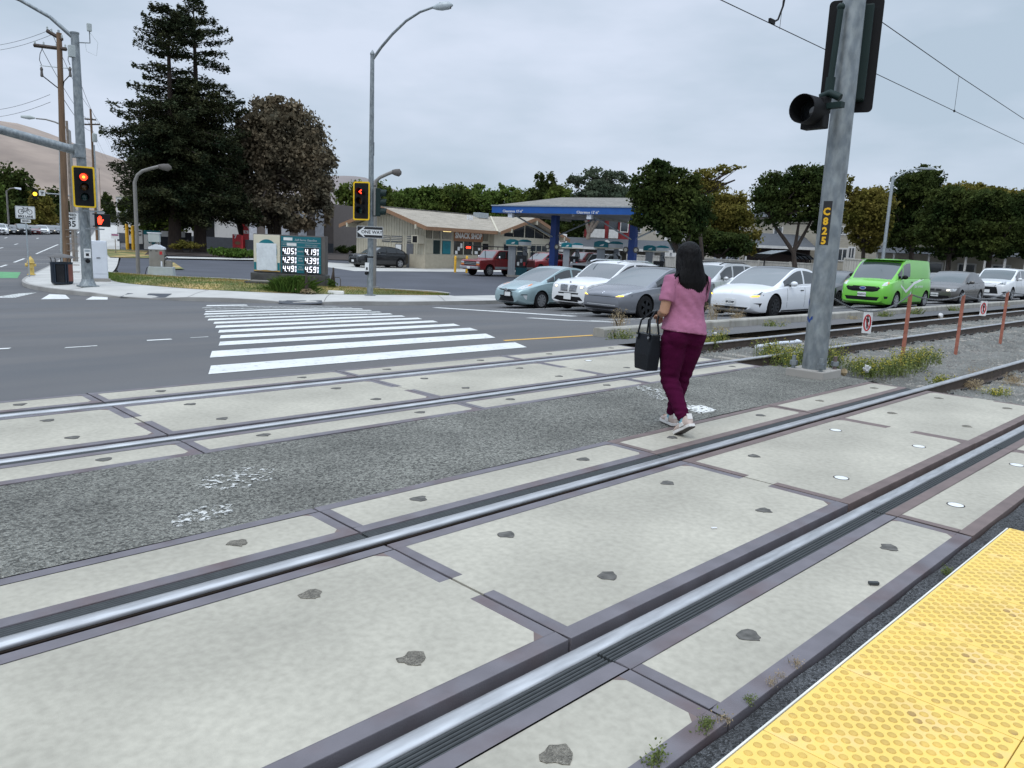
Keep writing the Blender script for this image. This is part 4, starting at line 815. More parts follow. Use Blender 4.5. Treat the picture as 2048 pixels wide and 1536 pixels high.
# ---- air/water machine on the verge
b = onz(323, 553, -.5); yw = face_to(b, 4, 0)
t = thing('tyre_air_machine', 'stainless tyre air machine with white top box on a grey concrete block', 'air machine', (b.x, b.y, -.52), yw-.25)
MB().prism([(-.58, 0), (.58, 0), (.54, .48), (-.52, .48)], -.3, .5, 'y').build('concrete_block', 'grey_box', t, bevel=.02); MB().box(-.48, .16, -.2, .3, .48, 1.28).build('machine_body', 'stainless', t, bevel=.01)
MB().prism([(-.5, 1.28), (.2, 1.28), (.2, 1.36), (-.06, 1.50), (-.2, 1.52), (-.5, 1.38)], -.22, .32, 'y').build('hood', 'cab_white', t, bevel=.01)
MB().box(-.50, .0, -.18, .18, 1.62, 2.02).build('top_box', 'grey_box', t, bevel=.02); MB().box(-.53, .03, -.2, .2, 2.02, 2.07).build('top_lid', 'cab_white', t); MB().tube([(-.42, .1, 1.4), (-.42, .1, 1.65)], .03, 6).build('stand_leg', 'stainless', t); MB().tube([(-.08, .1, 1.4), (-.08, .1, 1.65)], .03, 6).build('stand_leg', 'stainless', t)
MB().tube([(.24+.06*math.sin(k), .0+.1*math.cos(k), 1.1-k*.028) for k in range(22)], .018, 6).build('hose', 'black', t); MB().box(.18, .48, -.1, .2, .48, .78).build('pump_box', 'stainless', t, bevel=.01); MB().box(-.02, .10, -.212, -.2, 1.05, 1.2).build('notice', 'sign_red', t); MB().box(.02, .09, -.212, -.2, .5, .74).build('notice', 'cab_white', t)
MB().tube([(-.5, 0, .5), (-.62, -.05, .4), (-.68, -.1, .15), (-.66, -.1, 0)], .015, 6).build('conduit', 'black', t); MB().box(-.44, -.34, -.208, -.2, 1.2, 1.23).build('coin_slot', 'black', t); MB().box(-.2, -.1, -.208, -.2, 1.2, 1.23).build('coin_slot', 'black', t)
# ---- price sign
a_, c_ = onz(508, 573, -.52), onz(650, 581, -.55); mid = (a_+c_)/2; yw = math.atan2(c_.y-a_.y, c_.x-a_.x); W_ = (c_-a_).length; Dm = (mid-O3).dot(HF)
t = thing('price_sign', 'low fuel price sign with teal price board and papered-over logo panel on a stone base', 'price sign', (mid.x, mid.y, -.58), yw)
hw = W_/2; zt = at(580, 470, Dm).z+.58; zb = at(580, 547, Dm).z+.58
st = MB(); st.box(-hw-.1, hw+.06, -.12, .5, -.1, zb-.02); st.build('stone_base', 'stone_dark', t, bevel=.03); MB().box(-hw-.25, -hw+1.05, -.42, -.1, -.1, .30).build('stone_step', 'stone_dark', t, bevel=.03); MB().box(-hw+.0, -hw+.85, -.40, -.12, .30, .35).build('step_slab', 'sidewalk_old', t, bevel=.01)
MB().box(-hw, hw, .0, .42, zb, zt).build('sign_cabinet', 'sign_body', t, bevel=.01)
xs0 = -hw+.02; xm = -hw+W_*.375; MB().box(xs0, xm, -.03, .0, zb+.06, zt-.03).build('logo_panel', 'cream', t, bevel=.01)
pw = xm-xs0; cx = (xs0+xm)/2; cz = (zb+zt)/2
MB().prism([(cx+pw*.40*math.cos(2*PI*k/28), cz+.08+.50*math.sin(2*PI*k/28)) for k in range(28)], -.036, -.03, 'y').build('teal_disc', 'teal', t); MB().box(xs0+.01, xs0+pw*.1, -.037, -.03, zb+.1, zb+.42).build('teal_trim', 'teal', t); MB().box(xm-pw*.1, xm-.01, -.037, -.03, zb+.1, zb+.42).build('teal_trim', 'teal', t); MB().box(xs0, xm, -.037, -.03, zb+.055, zb+.085).build('gold_trim', 'paint_yellow', t)
G = [[(cx-pw*.38+pw*.76*i/14, -.06-.014*math.sin(i*1.9+j*2.7)*math.sin(j*1.3), zb+.10+(zt-zb)*.70*j/14-.015*math.sin(i*.7)*(j == 0)) for i in range(15)] for j in range(15)]
MB().grid(G).build('paper_cover', 'paper', t, smooth=.9)
x0, x1 = xm+.04, hw-.16; MB().box(x0, x1, -.03, .0, zb+.03, zt-.05).build('price_board', 'teal_sign', t, bevel=.004); H_ = zt-zb-.08; bw = x1-x0
for f_ in (.835, .715, .475, .235): MB().box(x0+.03, x1-.03, -.034, -.03, zb+.03+H_*f_-.008, zb+.03+H_*f_+.008).build('divider', 'galv_light', t)
MB().box(x0+bw*.07, x0+bw*.29, -.036, -.03, zb+.03+H_*.885, zb+.03+H_*.965).build('blank_patch', 'sign_white', t); MB().box(x0+bw*.15, x0+bw*.39, -.036, -.03, zb+.03+H_*.74, zb+.03+H_*.815).build('blank_patch', 'sign_white', t)
zz = lambda f_: zb+.03+H_*f_
text('Self Serve Gasoline', .115, 'galv_light', t, (x0+bw*.62, -.033, zz(.905)), shear=.25, sx=1.05, bold=.003); text('CASH', .10, 'galv_light', t, (x0+bw*.08, -.033, zz(.775)), sx=.8); text('CREDIT·DEBIT', .10, 'galv_light', t, (x0+bw*.76, -.033, zz(.765)), sx=.85)
SEG = {'0': 'abcdef', '1': 'bc', '2': 'abged', '3': 'abgcd', '4': 'fgbc', '5': 'afgcd', '9': 'abcdfg'}
def digit(ch, x, z, h, wd, th):
    m = MB(); s_ = SEG[ch]; sl = .12
    def bar(ax, az, bx_, bz_):
        p = [(ax, az), (bx_, bz_)]; hz = abs(az-bz_) < 1e-6; o = [(0, th/2), (0, -th/2)] if hz else [(th/2, 0), (-th/2, 0)]
        m.prism([(x+q[0]+d[0]+sl*(q[1]+d[1])*h*.0+(z*0)+sl*(q[1]), z+q[1]+d[1]) for q, d in ((p[0], o[0]), (p[0], o[1]), (p[1], o[1]), (p[1], o[0]))], -.036, -.044, 'y')
    Y2 = h/2
    for c in s_: {'a': lambda: bar(0, h, wd, h), 'b': lambda: bar(wd, Y2, wd, h), 'c': lambda: bar(wd, 0, wd, Y2), 'd': lambda: bar(0, 0, wd, 0), 'e': lambda: bar(0, 0, 0, Y2), 'f': lambda: bar(0, Y2, 0, h), 'g': lambda: bar(0, Y2, wd, Y2)}[c]()
    return m
for row, (l, r_) in enumerate((('4.05', '4.19'), ('4.29', '4.39'), ('4.49', '4.59'))):
    zc = zz((.595, .355, .115)[row]); h = H_*.145
    for s_, sx in ((l, x0+bw*.045), (r_, x0+bw*.60)):
        MB().box(sx-.03, sx+bw*.345, -.035, -.03, zc-h*.75, zc+h*.75).build('display', 'sign_black', t)
        x = sx+.01
        for ch in s_:
            if ch == '.': MB().box(x-.035, x-.005, -.044, -.036, zc-h/2-.02, zc-h/2+.012).build('point', 'led_white', t); x += .015; continue
            digit(ch, x, zc-h/2, h, .088, .034).build('digit', 'led_white', t); x += bw*.098
        for k, zq in ((0, .02), (1, -h*.55)): digit('9' if k == 0 else '0', x, zc+zq, h*.42, .042, .017).build('digit', 'led_white', t)
    text(('UNLEAD', 'PLUS', 'SUPER')[row], (.075, .105, .10)[row], 'galv_light', t, (x0+bw*.49, -.033, zc-.02*(row > 0)), bold=.003, sx=.85)
    if row: MB().box(x0+bw*.44, x0+bw*.53, -.034, -.03, zc+.07, zc+.10).build('grade_mark', 'galv_light', t)
for zq in (zz(.8), zz(.2)): MB().box(hw-.06, hw+.012, .12, .3, zq-.1, zq+.1).build('hinge', 'sign_body', t)
b = onz(672, 588, -.55); MBx = thing('kerb_stone', 'short white concrete block lying on the verge before the price sign', 'concrete block', (b.x, b.y, -.56), yw+.1); MB().cbox((0, 0, .07), (.62, .2, .14)).build('block', 'white_trim', MBx, bevel=.03)
b = onz(672, 576, -.5); MBx = thing('hoop_rail', 'small dark metal hoop on the verge right of the price sign', 'hoop', (b.x, b.y, -.52), yw); MB().tube([(-.22, 0, 0), (-.22, 0, .42), (-.15, 0, .48), (.15, 0, .48), (.2, 0, .4), (.2, 0, 0)], .018, 6).build('hoop', 'sign_body', MBx)
# ---- numbered catenary pole at right
b = onz(1626, 752, 0); px0 = b.x; py0 = b.y
cp = thing('catenary_pole', 'thick galvanised pole marked C825 with a signal backplate, in front of the queue', 'pole', (px0, py0, -.02))
MB().box(-.29, .29, -.26, .26, -.05, .125).build('footing', 'sidewalk_old', cp, bevel=.012)
MB().tube([(0, 0, .12), (0, 0, 4), (0, 0, 8.5)], [.158, .142, .122], 20).build('pole', 'galv', cp, smooth=1)
for sx, sy in ((1, 1), (1, -1), (-1, 1), (-1, -1)):
    MB().tube([(sx*.22, sy*.19, .12), (sx*.22, sy*.19, .30)], .028, 8).build('anchor_bolt', 'steel_red' if (sx, sy) == (1, -1) else 'galv', cp); MB().tube([(sx*.22, sy*.19, .17), (sx*.22, sy*.19, .23)], .052, 6).build('nut', 'galv', cp)
yc = face_to((px0, py0), -.6, .8); cr_, sr_ = math.cos(yc), math.sin(yc); toC = Vector((sr_, -cr_, 0)); rt = Vector((cr_, sr_, 0))
Dp = (Vector((px0, py0, 2))-O3).dot(HF)
g = []; zc0, zc1 = at(1650, 490, Dp-.1).z+.02, at(1655, 402, Dp-.1).z+.02; rp = lambda z: .158-.00412*(z-.12)
for z in (zc0, (zc0+zc1)/2, zc1): g.append([tuple((toC*math.cos(a)+rt*math.sin(a))*(rp(z)+.002)+Vector((0, 0, z))) for a in [rad(-38+5*k) for k in range(10)]])
MB().grid(g).build('number_plate', 'sign_black', cp, smooth=3.2)
for k, ch in enumerate('C825'):
    z = zc1-.14-.125*k; a = rad(-15.5); d = toC*math.cos(a)+rt*math.sin(a); p = d*(rp(z)+.0055); text(ch, .128, 'sign_yellow', cp, (p.x, p.y, z), rot=(PI/2, 0, yc+a), bold=.006, depth=.0015)
def wrap_patch(name, a0, a1, z0, z1, m):
    g = [[tuple((toC*math.cos(rad(a0+(a1-a0)*k/5))+rt*math.sin(rad(a0+(a1-a0)*k/5)))*(rp(z)+.0025)+Vector((0, 0, z+.03*math.sin(k*1.7)))) for k in range(6)] for z in (z0, z1)]; MB().grid(g).build(name, m, cp, smooth=3.2)
z_ = at(1618, 636, Dp).z; wrap_patch('blue_tape', -72, -28, z_-.015, z_+.03, 'blue_col'); z_ = at(1618, 600, Dp).z; wrap_patch('blue_tape', -80, -62, z_-.04, z_+.02, 'blue_col')
# backplate seen from behind
q = at(1702, 113, Dp+.28)-Vector((px0, py0, -.02)); bp = bpy.data.objects.new('signal_backplate', None); C.objects.link(bp); bp.parent = cp; bp.location = q; bp.rotation_euler[2] = yc+.03
MB().prism(rrect(.66, 1.42, .06), 0, .02, 'y').build('backplate', 'black', bp); MB().box(-.22, .22, -.16, .0, -.58, .6).build('signal_housing', 'dark_green', bp, bevel=.02)
q = at(1655, 112, Dp-.1)-Vector((px0, py0, -.02)); q1 = at(1682, 14, Dp-.1)-Vector((px0, py0, -.02)); q0 = at(1657, 190, Dp-.1)-Vector((px0, py0, -.02))
MB().tube([q0, q1], .04, 8).build('conduit', 'dark_green', cp); MB().sphere(q1, .05).build('conduit_cap', 'dark_green', cp, smooth=3); MB().tube([q0, q0.lerp(q1, .2)], .06, 8).build('conduit_sleeve', 'dark_green', cp)
q = at(1624, 222, Dp-.25)-Vector((px0, py0, -.02)); vl = bpy.data.objects.new('pedestrian_lamp', None); C.objects.link(vl); vl.parent = cp; vl.location = q; vl.rotation_euler[2] = yc-.42; vl.scale = (.86, .9, .86)
MB().lathe([(.19, .08), (.205, .02), (.205, -.27), (.195, -.27), (.185, 0), (.0, .0)], n=24, ax='y').build('hood', 'black', vl, smooth=.8); MB().lathe([(.17, .0), (.1, -.03), (.0, -.045)], (0, 0, 0), 20, 'y').build('lens', 'glass_dark', vl, smooth=1)
MB().box(-.17, .19, .0, .17, -.25, .19).build('housing', 'black', vl, bevel=.02); MB().tube([(.05, .1, .2), (.18, .12, .25), (.34, .14, .17)], .055, 8).build('arm', 'dark_green', vl, smooth=1)
MB().box(.16, .42, .04, .14, .02, .1).build('bracket', 'dark_green', vl)
# ---- rusty posts with chain and no-pedestrian signs
posts = []
for i, (bx_, by_, tx_, ty_) in enumerate(((1803, 728, 1818, 586), (1911, 708, 1928, 588), (2000, 688, 2014, 582), (2100, 672, 2113, 575))):
    b = onz(bx_, by_, -.2); D = (b-O3).dot(HF); h = at(tx_, ty_, D).z+.2
    t = thing('chain_post', 'thin rusty red chain post, %s from the numbered pole' % ordw[i], 'post', (b.x, b.y, -.22), 0, 'rusty chain posts between the tracks'); MB().box(-.028, .028, -.028, .028, -.1, h).build('post', 'post_rust', t, bevel=.006); MB().tube([(-.03, 0, h-.02), (0, 0, h+.04), (.03, 0, h-.02)], .008, 6).build('eye_bolt', 'galv', t); posts.append(Vector((b.x, b.y, -.22+h)))
pts = [Vector((px0+.12, py0-.05, at(1648, 590, Dp).z))]+posts; sags = [(.26), .10, .12, .1]
for i in range(4):
    a, c = pts[i], pts[i+1]; t = thing('chain', 'sagging steel chain, %s span from the numbered pole' % ordw[i], 'chain', a, 0, 'chains between the rusty posts'); m = MB(); n = int((c-a).length/.042)
    P = [a.lerp(c, k/n)-Vector((0, 0, sags[i]*4*(k/n)*(1-k/n)))-a for k in range(n+1)]
    for k in range(n):
        p, q = P[k], P[k+1]; d = (q-p).normalized(); u = Vector((-d.y, d.x, 0)) if k % 2 else Vector((0, 0, 1)); mid_ = (p+q)/2
        m.tube([mid_+d*(.026*math.cos(w_))+u*(.013*math.sin(w_)) for w_ in [2*PI*j/8 for j in range(9)]], .0055, 4, caps=False)
    m.build('links', 'chain', t)
def noped(px, py, D, w_, h, lab):
    p = at(px, py, D); t = thing('no_walking_sign', lab, 'sign', (p.x, p.y, p.z), face_to(p, 0, -.5), 'no walking signs on the chains'); 
    MB().prism(rrect(w_, h, .012), 0, .006, 'y').build('sign_plate', 'sign_white', t); a, c = w_*.42, h*.40
    ring([(a*math.cos(2*PI*i/28), c*math.sin(2*PI*i/28)) for i in range(28)], [((a-.022)*math.cos(2*PI*i/28), (c-.022)*math.sin(2*PI*i/28)) for i in range(28)], -.002, -.0005).build('red_ring', 'sign_red', t)
    k = h/.36
    fg = [(-.012, -.10), (-.012, -.02), (-.022, .03), (-.02, .07), (-.008, .078), (.012, .078), (.022, .06), (.024, .02), (.014, .0), (.016, -.10), (.004, -.10), (.002, -.03), (-.002, -.10)]
    MB().prism([(x*k, z*k) for x, z in fg], -.002, -.0005, 'y').build('walking_figure', 'sign_black', t); MB().prism([(.016*k*math.cos(2*PI*i/12), .098*k+.016*k*math.sin(2*PI*i/12)) for i in range(12)], -.002, -.0005, 'y').build('figure_head', 'sign_black', t)
    MB().prism([(-a*.72, c*.66), (-a*.60, c*.74), (a*.72, -c*.66), (a*.60, -c*.74)], -.004, -.0025, 'y').build('red_slash', 'sign_red', t)
    for s in (-1, 1): MB().tube([(s*w_*.3, 0, h/2), (s*w_*.22, 0, h/2+.05)], .004, 4).build('hook', 'galv', t)
m1 = pts[0].lerp(pts[1], .52); D = (m1-O3).dot(HF); noped(1734.5, 645.5, D, .135, .335, 'small white no walking sign hanging from the chain by the numbered pole'); m2 = pts[2].lerp(pts[3], .5); D = (m2-O3).dot(HF); noped(1967, 617, D, .125, .32, 'farther small white no walking sign hanging on the right hand chain')
# ---- lamp over the far right trees
D = 52; b0 = at(1768, 520, D); bb = Vector((b0.x, b0.y, -.6)); t = thing('street_lamp', 'slim grey street lamp in front of the dark trees above the green van', 'street lamp', bb)
P = [at(x, y, D)-bb for x, y in ((1768, 520), (1785, 362), (1787, 352))]; P[0] = Vector((P[1].x, P[1].y, 0)); MB().tube([P[0], P[1], P[2]], [.13, .10, .09], 8).build('pole', 'galv_light', t, smooth=1)
MB().tube([at(x, y, D)-bb for x, y in ((1786, 361), (1800, 350), (1818, 341), (1842, 337))], [.06, .055, .05, .04], 8).build('lamp_arm', 'galv_light', t, smooth=1); MB().tube([at(1840, 337, D)-bb, at(1868, 338, D)-bb], [.08, .06], 8, flat=.4).build('luminaire', 'galv_light', t)
# litter
for px, py, z, s_, lb, m in ((1733, 742, -.05, .075, 'crumpled white paper in the yellow weeds before the crossing', 'litter_white'), (1430, 676, -.1, .09, 'crumpled pale plastic litter on the dirt beside the barrier wall', 'litter_white'), (1687, 749, -.05, .06, 'small tan scrap of litter right of the numbered pole', 'weed_dry'), (1880, 636, -.1, .12, 'pale torn litter under the barrier wall behind the second chain post', 'litter_white')):
    p = onz(px, py, z); t = MB(); 
    t.sphere((0, 0, s_*.5), s_, 9, 6, (1, .7, .8)); o = t.build('litter', m, smooth=.4)
    for v in o.data.vertices: v.co *= R.uniform(.7, 1.25)
    o.location = p; tag(o, lb, 'litter')
p0 = onz(1512, 700, -.08); p1 = onz(1600, 690, -.08); tag(MB().tube([(0, 0, .06), ((p1-p0).x*.5, (p1-p0).y*.5, .08), ((p1-p0).x, (p1-p0).y, .06), ((p1-p0).x+.1, (p1-p0).y+.12, .06)], .035, 8).build('white_pipe', 'cab_white', smooth=1), 'white plastic pipe lying across the far track behind the weeds', 'pipe').location = p0
p = onz(1747, 1169, .0); o = MB().cbox((0, 0, .008), (.05, .02, .014)).build('rubber_scrap', 'rubber', bevel=.002); o.location = p; o.rotation_euler[2] = -.75; tag(o, 'small dark rubber scrap lying on the concrete near the yellow tiles', 'scrap')
p = onz(1428, 1057, .0); o = MB().cbox((0, 0, .004), (.035, .014, .008)).build('paper_scrap', 'litter_white', bevel=.003); o.location = p; o.rotation_euler[2] = -.6; tag(o, 'tiny white scrap on the wide concrete panel between the rails', 'scrap')
# ================================================================== VEHICLES
def interp_s(pts, x):
    xs_ = [p[0] for p in pts]; zs_ = [p[1] for p in pts]; return float(np.interp(x, xs_, zs_))
def chk(pts, it=3): return chaikin([tuple(p) for p in pts], it)
PAINT = {}
def paint(k, col, metal=.0, rough=.25, coat=.5):
    if k not in PAINT: MT('paint_'+k, col, rough, metal=metal, amt=.05, n=1.5, coat=coat); PAINT[k] = 'paint_'+k
    return PAINT[k]
def make_wheel(r, wd, style, parent, loc, side):
    w_ = MB().lathe([(r*.62, -wd/2), (r*.80, -wd/2), (r*.95, -wd*.46), (r, -wd*.3), (r, wd*.3), (r*.95, wd*.46), (r*.80, wd/2), (r*.62, wd/2)], n=26, ax='y').build('wheel', 'tyre', parent, smooth=.9)
    w_.location = loc; y = -side*(wd/2)
    rm = 'rim_dark' if style.startswith('dark') else 'rim'
    b = MB(); b.lathe([(r*.66, y), (r*.67, y-side*.004), (r*.61, y-side*.004), (r*.59, y+side*.03)], n=26, ax='y')
    ns = 5 if '5' in style else (9 if '9' in style else 7); wk = .13 if '5' in style else .085
    for k in range(ns):
        a = 2*PI*k/ns; c, s = math.cos(a), math.sin(a); pr = [(.0, -wk*.9), (.60, -wk*1.25), (.60, wk*1.25), (.0, wk*.9)]
        b.prism([((p*c-q*s)*r, (p*s+q*c)*r) for p, q in pr], y-side*.006, y+side*.02, 'y')
    b.lathe([(r*.15, y-side*.012), (r*.15, y+side*.02)], n=12, ax='y')
    b.build('rim', rm, w_, smooth=.6); MB().lathe([(r*.60, y+side*.035), (r*.60, y+side*.05)], n=20, ax='y').build('brake_disc', 'trim', w_)
    return w_
def car(label, cat, loc, head, sp, group='cars', name='parked_car', lod=1):
    L_, W_, H_ = sp['L'], sp['W'], sp['H']; pm = sp['paint']; hw = W_/2; gc = sp.get('gc', .17); r = sp.get('r', .33)
    t = thing(name, label, cat, loc, head+PI, group)      # local -X is the nose, +X the tail; y sides
    top = chk(sp['top']); cab = chk(sp['cab'], 2); fx = sp.get('fx', .86); wh = sp.get('wheels', (.86, L_-.95))
    nose = sp.get('nose', .55)
    def wid(x):
        a = max(0, 1-x/nose); b = max(0, 1-(L_-x)/.6); return hw*(1-sp.get('ptaper', .26)*a**2.0-.16*b**2.2)
    def bot(x): return gc+.10*max(0, 1-x/.35)**2+.16*max(0, 1-(L_-x)/.5)**2
    st = sorted(set([0, .03, .08, .16, .28, .42]+[.55+(L_-1.1)*i/26 for i in range(27)]+[L_-.42, L_-.25, L_-.12, L_-.04, L_]))
    V = []; nrow = []
    sh = sp.get('shoulder', .0)
    for x in st:
        zb, zt, w_ = bot(x), interp_s(top, x), wid(x); h = zt-zb; e = .05+.03*min(1, x/.3)
        tuck = 1-.06*max(0, 1-x/.25)
        half = [(0, zb), (.78*w_, zb), (.94*w_, zb+.04), (.985*w_, zb+.20*h), (w_*1.0, zb+.45*h), (w_*.995, zb+.66*h), (w_*(.985+sh), zb+.80*h), (w_*.955, zt-.05*h), (w_*.90, zt-.0), (w_*.72, zt+.022), (w_*.36, zt+.045), (0, zt+.05)]
        ringp = [(-y, z) for y, z in half[::-1]]+[(y, z) for y, z in half[1:-1]]
        V += [(x, y, z) for y, z in ringp]; n = len(ringp)
    F_ = []
    for i in range(len(st)-1):
        for k in range(n): F_.append((i*n+k, i*n+(k+1) % n, (i+1)*n+(k+1) % n, (i+1)*n+k))
    F_.append(tuple(range(n))[::-1]); F_.append(tuple(range((len(st)-1)*n, len(st)*n)))
    body = MB().add(V, F_).build('body', pm, t)
    # wheel arches: real cut-outs
    cut = MB()
    for x in wh:
        for s in (-1, 1): cut.lathe([(r+.055, s*(hw-.30)), (r+.055, s*(hw+.2))], (x, 0, r), 24, 'y')
    co = cut.build('cutter', 'well', t); body.data.materials.append(M['well']); co.data.materials.clear(); co.data.materials.append(M['well'])
    md = body.modifiers.new('b', 'BOOLEAN'); md.object = co; md.operation = 'DIFFERENCE'; md.solver = 'EXACT'; md.material_mode = 'TRANSFER'
    bpy.context.view_layer.update(); me = bpy.data.meshes.new_from_object(body.evaluated_get(bpy.context.evaluated_depsgraph_get())); body.modifiers.clear(); body.data = me; me.name = 'body'
    bpy.data.objects.remove(co); me.polygons.foreach_set('use_smooth', [True]*len(me.polygons)); me.set_sharp_from_angle(angle=.62)
    bm = bmesh.new(); bm.from_mesh(me); bvh = BVHTree.FromBMesh(bm); bm.free()
    # near-black underside pan, its colour standing in for shade, & wheels
    MB().box(.5, L_-.45, -hw+.28, hw-.28, gc-.06, gc+.05).build('underbody_shade', 'well', t)
    for x in wh:
        for s in (-1, 1): make_wheel(r, sp.get('tw', .215), sp.get('rim', '7'), t, (x, s*(hw-.118), r), -s)
    # cabin
    xF, xB = cab[0][0], cab[-1][0]; xs_ = sp['wins']        # side-window intervals
    xr1, xr2 = sp['roof']
    edges = sorted(set([xF, xF+.05, xr1, xr2, xB-.05, xB]+[e for w2 in xs_ for e in w2]+[xF+(xB-xF)*i/22 for i in range(1, 22)]))
    tum = sp.get('tum', .17)
    def sec(x):
        zb = interp_s(top, x)-.015; zt = max(interp_s(cab, x), zb+.012); f_ = (zt-zb)/max(.1, H_-.95*sp.get('belt', .95)); wb = wid(x)*.925; wr = wb-tum*min(1.05, f_)-.10*max(0, 1-(x-xF)/.8)**2*1.0-.06*max(0, 1-(xB-x)/.8)**2
        P = []
        for tt in (0, .10, .5, .86, 1): b_ = .02*math.sin(PI*tt); P.append((wb+(wr-wb)*tt+b_, zb+(zt-zb)*tt))
        for s in (.93, .6, .3, 0): P.append((wr*s, zt+.035*(1-s*s)*min(1, f_*2)))
        return P
    SE = [sec(x) for x in edges]; parts = {}
    for i in range(len(edges)-1):
        xm = (edges[i]+edges[i+1])/2; hgt = interp_s(cab, xm)-interp_s(top, xm)
        for s in (1, -1):
            for k in range(8):
                q = [(edges[i], s*SE[i][k][0], SE[i][k][1]), (edges[i+1], s*SE[i+1][k][0], SE[i+1][k][1]), (edges[i+1], s*SE[i+1][k+1][0], SE[i+1][k+1][1]), (edges[i], s*SE[i][k+1][0], SE[i][k+1][1])]
                key = ('cabin', 0, 0)
                if k in (1, 2):
                    for wi, (a, b) in enumerate(xs_):
                        if a <= xm <= b and hgt > .05: key = ('side_window', s, wi)
                elif k >= 5 or (k == 4 and False):
                    if xF+.03 <= xm <= xr1: key = ('windshield', 0, 0)
                    elif xr2 <= xm <= xB-.05: key = ('rear_window', 0, 0)
                    elif sp.get('glassroof') and xr1 < xm < xr2: key = ('glass_roof', 0, 0)
                parts.setdefault(key, MB()).add(q if s > 0 else q[::-1], [(0, 1, 2, 3)])
    gl = {'windshield': sp.get('wglass', 'glass_mid'), 'side_window': sp.get('sglass', 'glass'), 'rear_window': 'glass_dark', 'glass_roof': 'glass_dark', 'cabin': pm}
    for (nm, s, wi), mb in parts.items(): mb.build(nm, gl[nm], t, smooth=.75)
    # things laid on the body surface
    def lay(name, poly, mt, view='front', off_=.004, sub=3, ang=0, th=True):
        # poly: (y,z) seen from the front (ang turns the viewing line about z), or (x,z) seen from a side
        bmp = bmesh.new(); vs = [bmp.verts.new((a, 0, b)) for a, b in poly]
        f_ = bmp.faces.new(vs); bmesh.ops.triangulate(bmp, faces=[f_])
        bmesh.ops.subdivide_edges(bmp, edges=bmp.edges[:], cuts=sub, use_grid_fill=True)
        Vv = []; ok = True
        for v in bmp.verts:
            a, b = v.co.x, v.co.z
            if view == 'front': d = Vector((math.cos(ang), math.sin(ang), 0)); o = Vector((0, 0, 0))+Vector((-d.y, d.x, 0))*a+Vector((0, 0, b))-d*3; o = o+Vector((sp.get('lx', 0), 0, 0))
            elif view == 'rear': d = Vector((-1, 0, 0)); o = Vector((L_+3, a, b))
            elif view == 'top': d = Vector((0, 0, -1)); o = Vector((a, b, 4))
            else: d = Vector((0, 1 if view == 'left' else -1, 0)); o = Vector((a, -3 if view == 'left' else 3, b))
            h, nrm, _, _ = bvh.ray_cast(o, d)
            if h is None: ok = False; h = None; Vv.append(None); continue
            Vv.append(h-d*off_)
        bmp.verts.index_update(); fs = [tuple(v.index for v in f2.verts) for f2 in bmp.faces]; bmp.free()
        fs = [f2 for f2 in fs if all(Vv[i] is not None for i in f2)]
        if not fs: return None
        Vv = [v if v is not None else Vector((0, 0, 0)) for v in Vv]; m = MB(); 
        m.add(Vv, fs); o = m.build(name, mt, t, smooth=1.2); return o
    sp['extra'](t, lay, sp, hw)
    # door seams and handles
    for s in ('left', 'right'):
        for x in sp.get('seams', ()): lay('door_seam', [(x-.007, gc+.16), (x+.007, gc+.16), (x+.007, interp_s(top, x)-.06), (x-.007, interp_s(top, x)-.06)], 'trim', s, .002, 4)
        for x in sp.get('handles', ()): z = interp_s(top, x)-sp.get('hz', .14); lay('door_handle', [(x-.10, z-.014), (x+.10, z-.014), (x+.10, z+.014), (x-.10, z+.014)], sp.get('hm', pm), s, .016, 1)
        if sp.get('sill', True): lay('sill', [(wh[0]+r+.1, gc+.01), (wh[1]-r-.1, gc+.01), (wh[1]-r-.1, gc+.09), (wh[0]+r+.1, gc+.09)], sp.get('sillm', 'trim'), s, .004, 3)
    # mirrors
    mx, mz = sp['mir']
    for s in (-1, 1):
        m_ = MB().sphere((mx, s*(hw+.06), mz), .11, 12, 8, (.72, 1.0, .70)).build('mirror', sp.get('mm', pm), t, smooth=3)
        MB().tube([(mx+.03, s*(hw-.09), mz-.07), (mx, s*(hw+.0), mz-.04)], .025, 6).build('mirror_arm', 'trim', m_)
    return t
def plate(t, y, z, x, txt, W_=.31, H_=.155, tilt=0):
    p = MB().box(-.006, 0, -W_/2, W_/2, -H_/2, H_/2).build('licence_plate', 'sign_white', t, bevel=.002); p.location = (x, y, z)
    if txt: text(txt, .075, 'bin_blue', p, (-.008, 0, -.012), rot=(PI/2, 0, -PI/2), bold=.003, depth=.001)
    return p
def mirror_y(poly): return [(-a, b) for a, b in poly][::-1]
def both(lay, nm, poly, mt, **kw):
    a = kw.pop('ang', -.45 if max(p[0] for p in poly) > .6 else 0); lay(nm, poly, mt, ang=a, **kw); lay(nm, mirror_y(poly), mt, ang=-a, **kw)
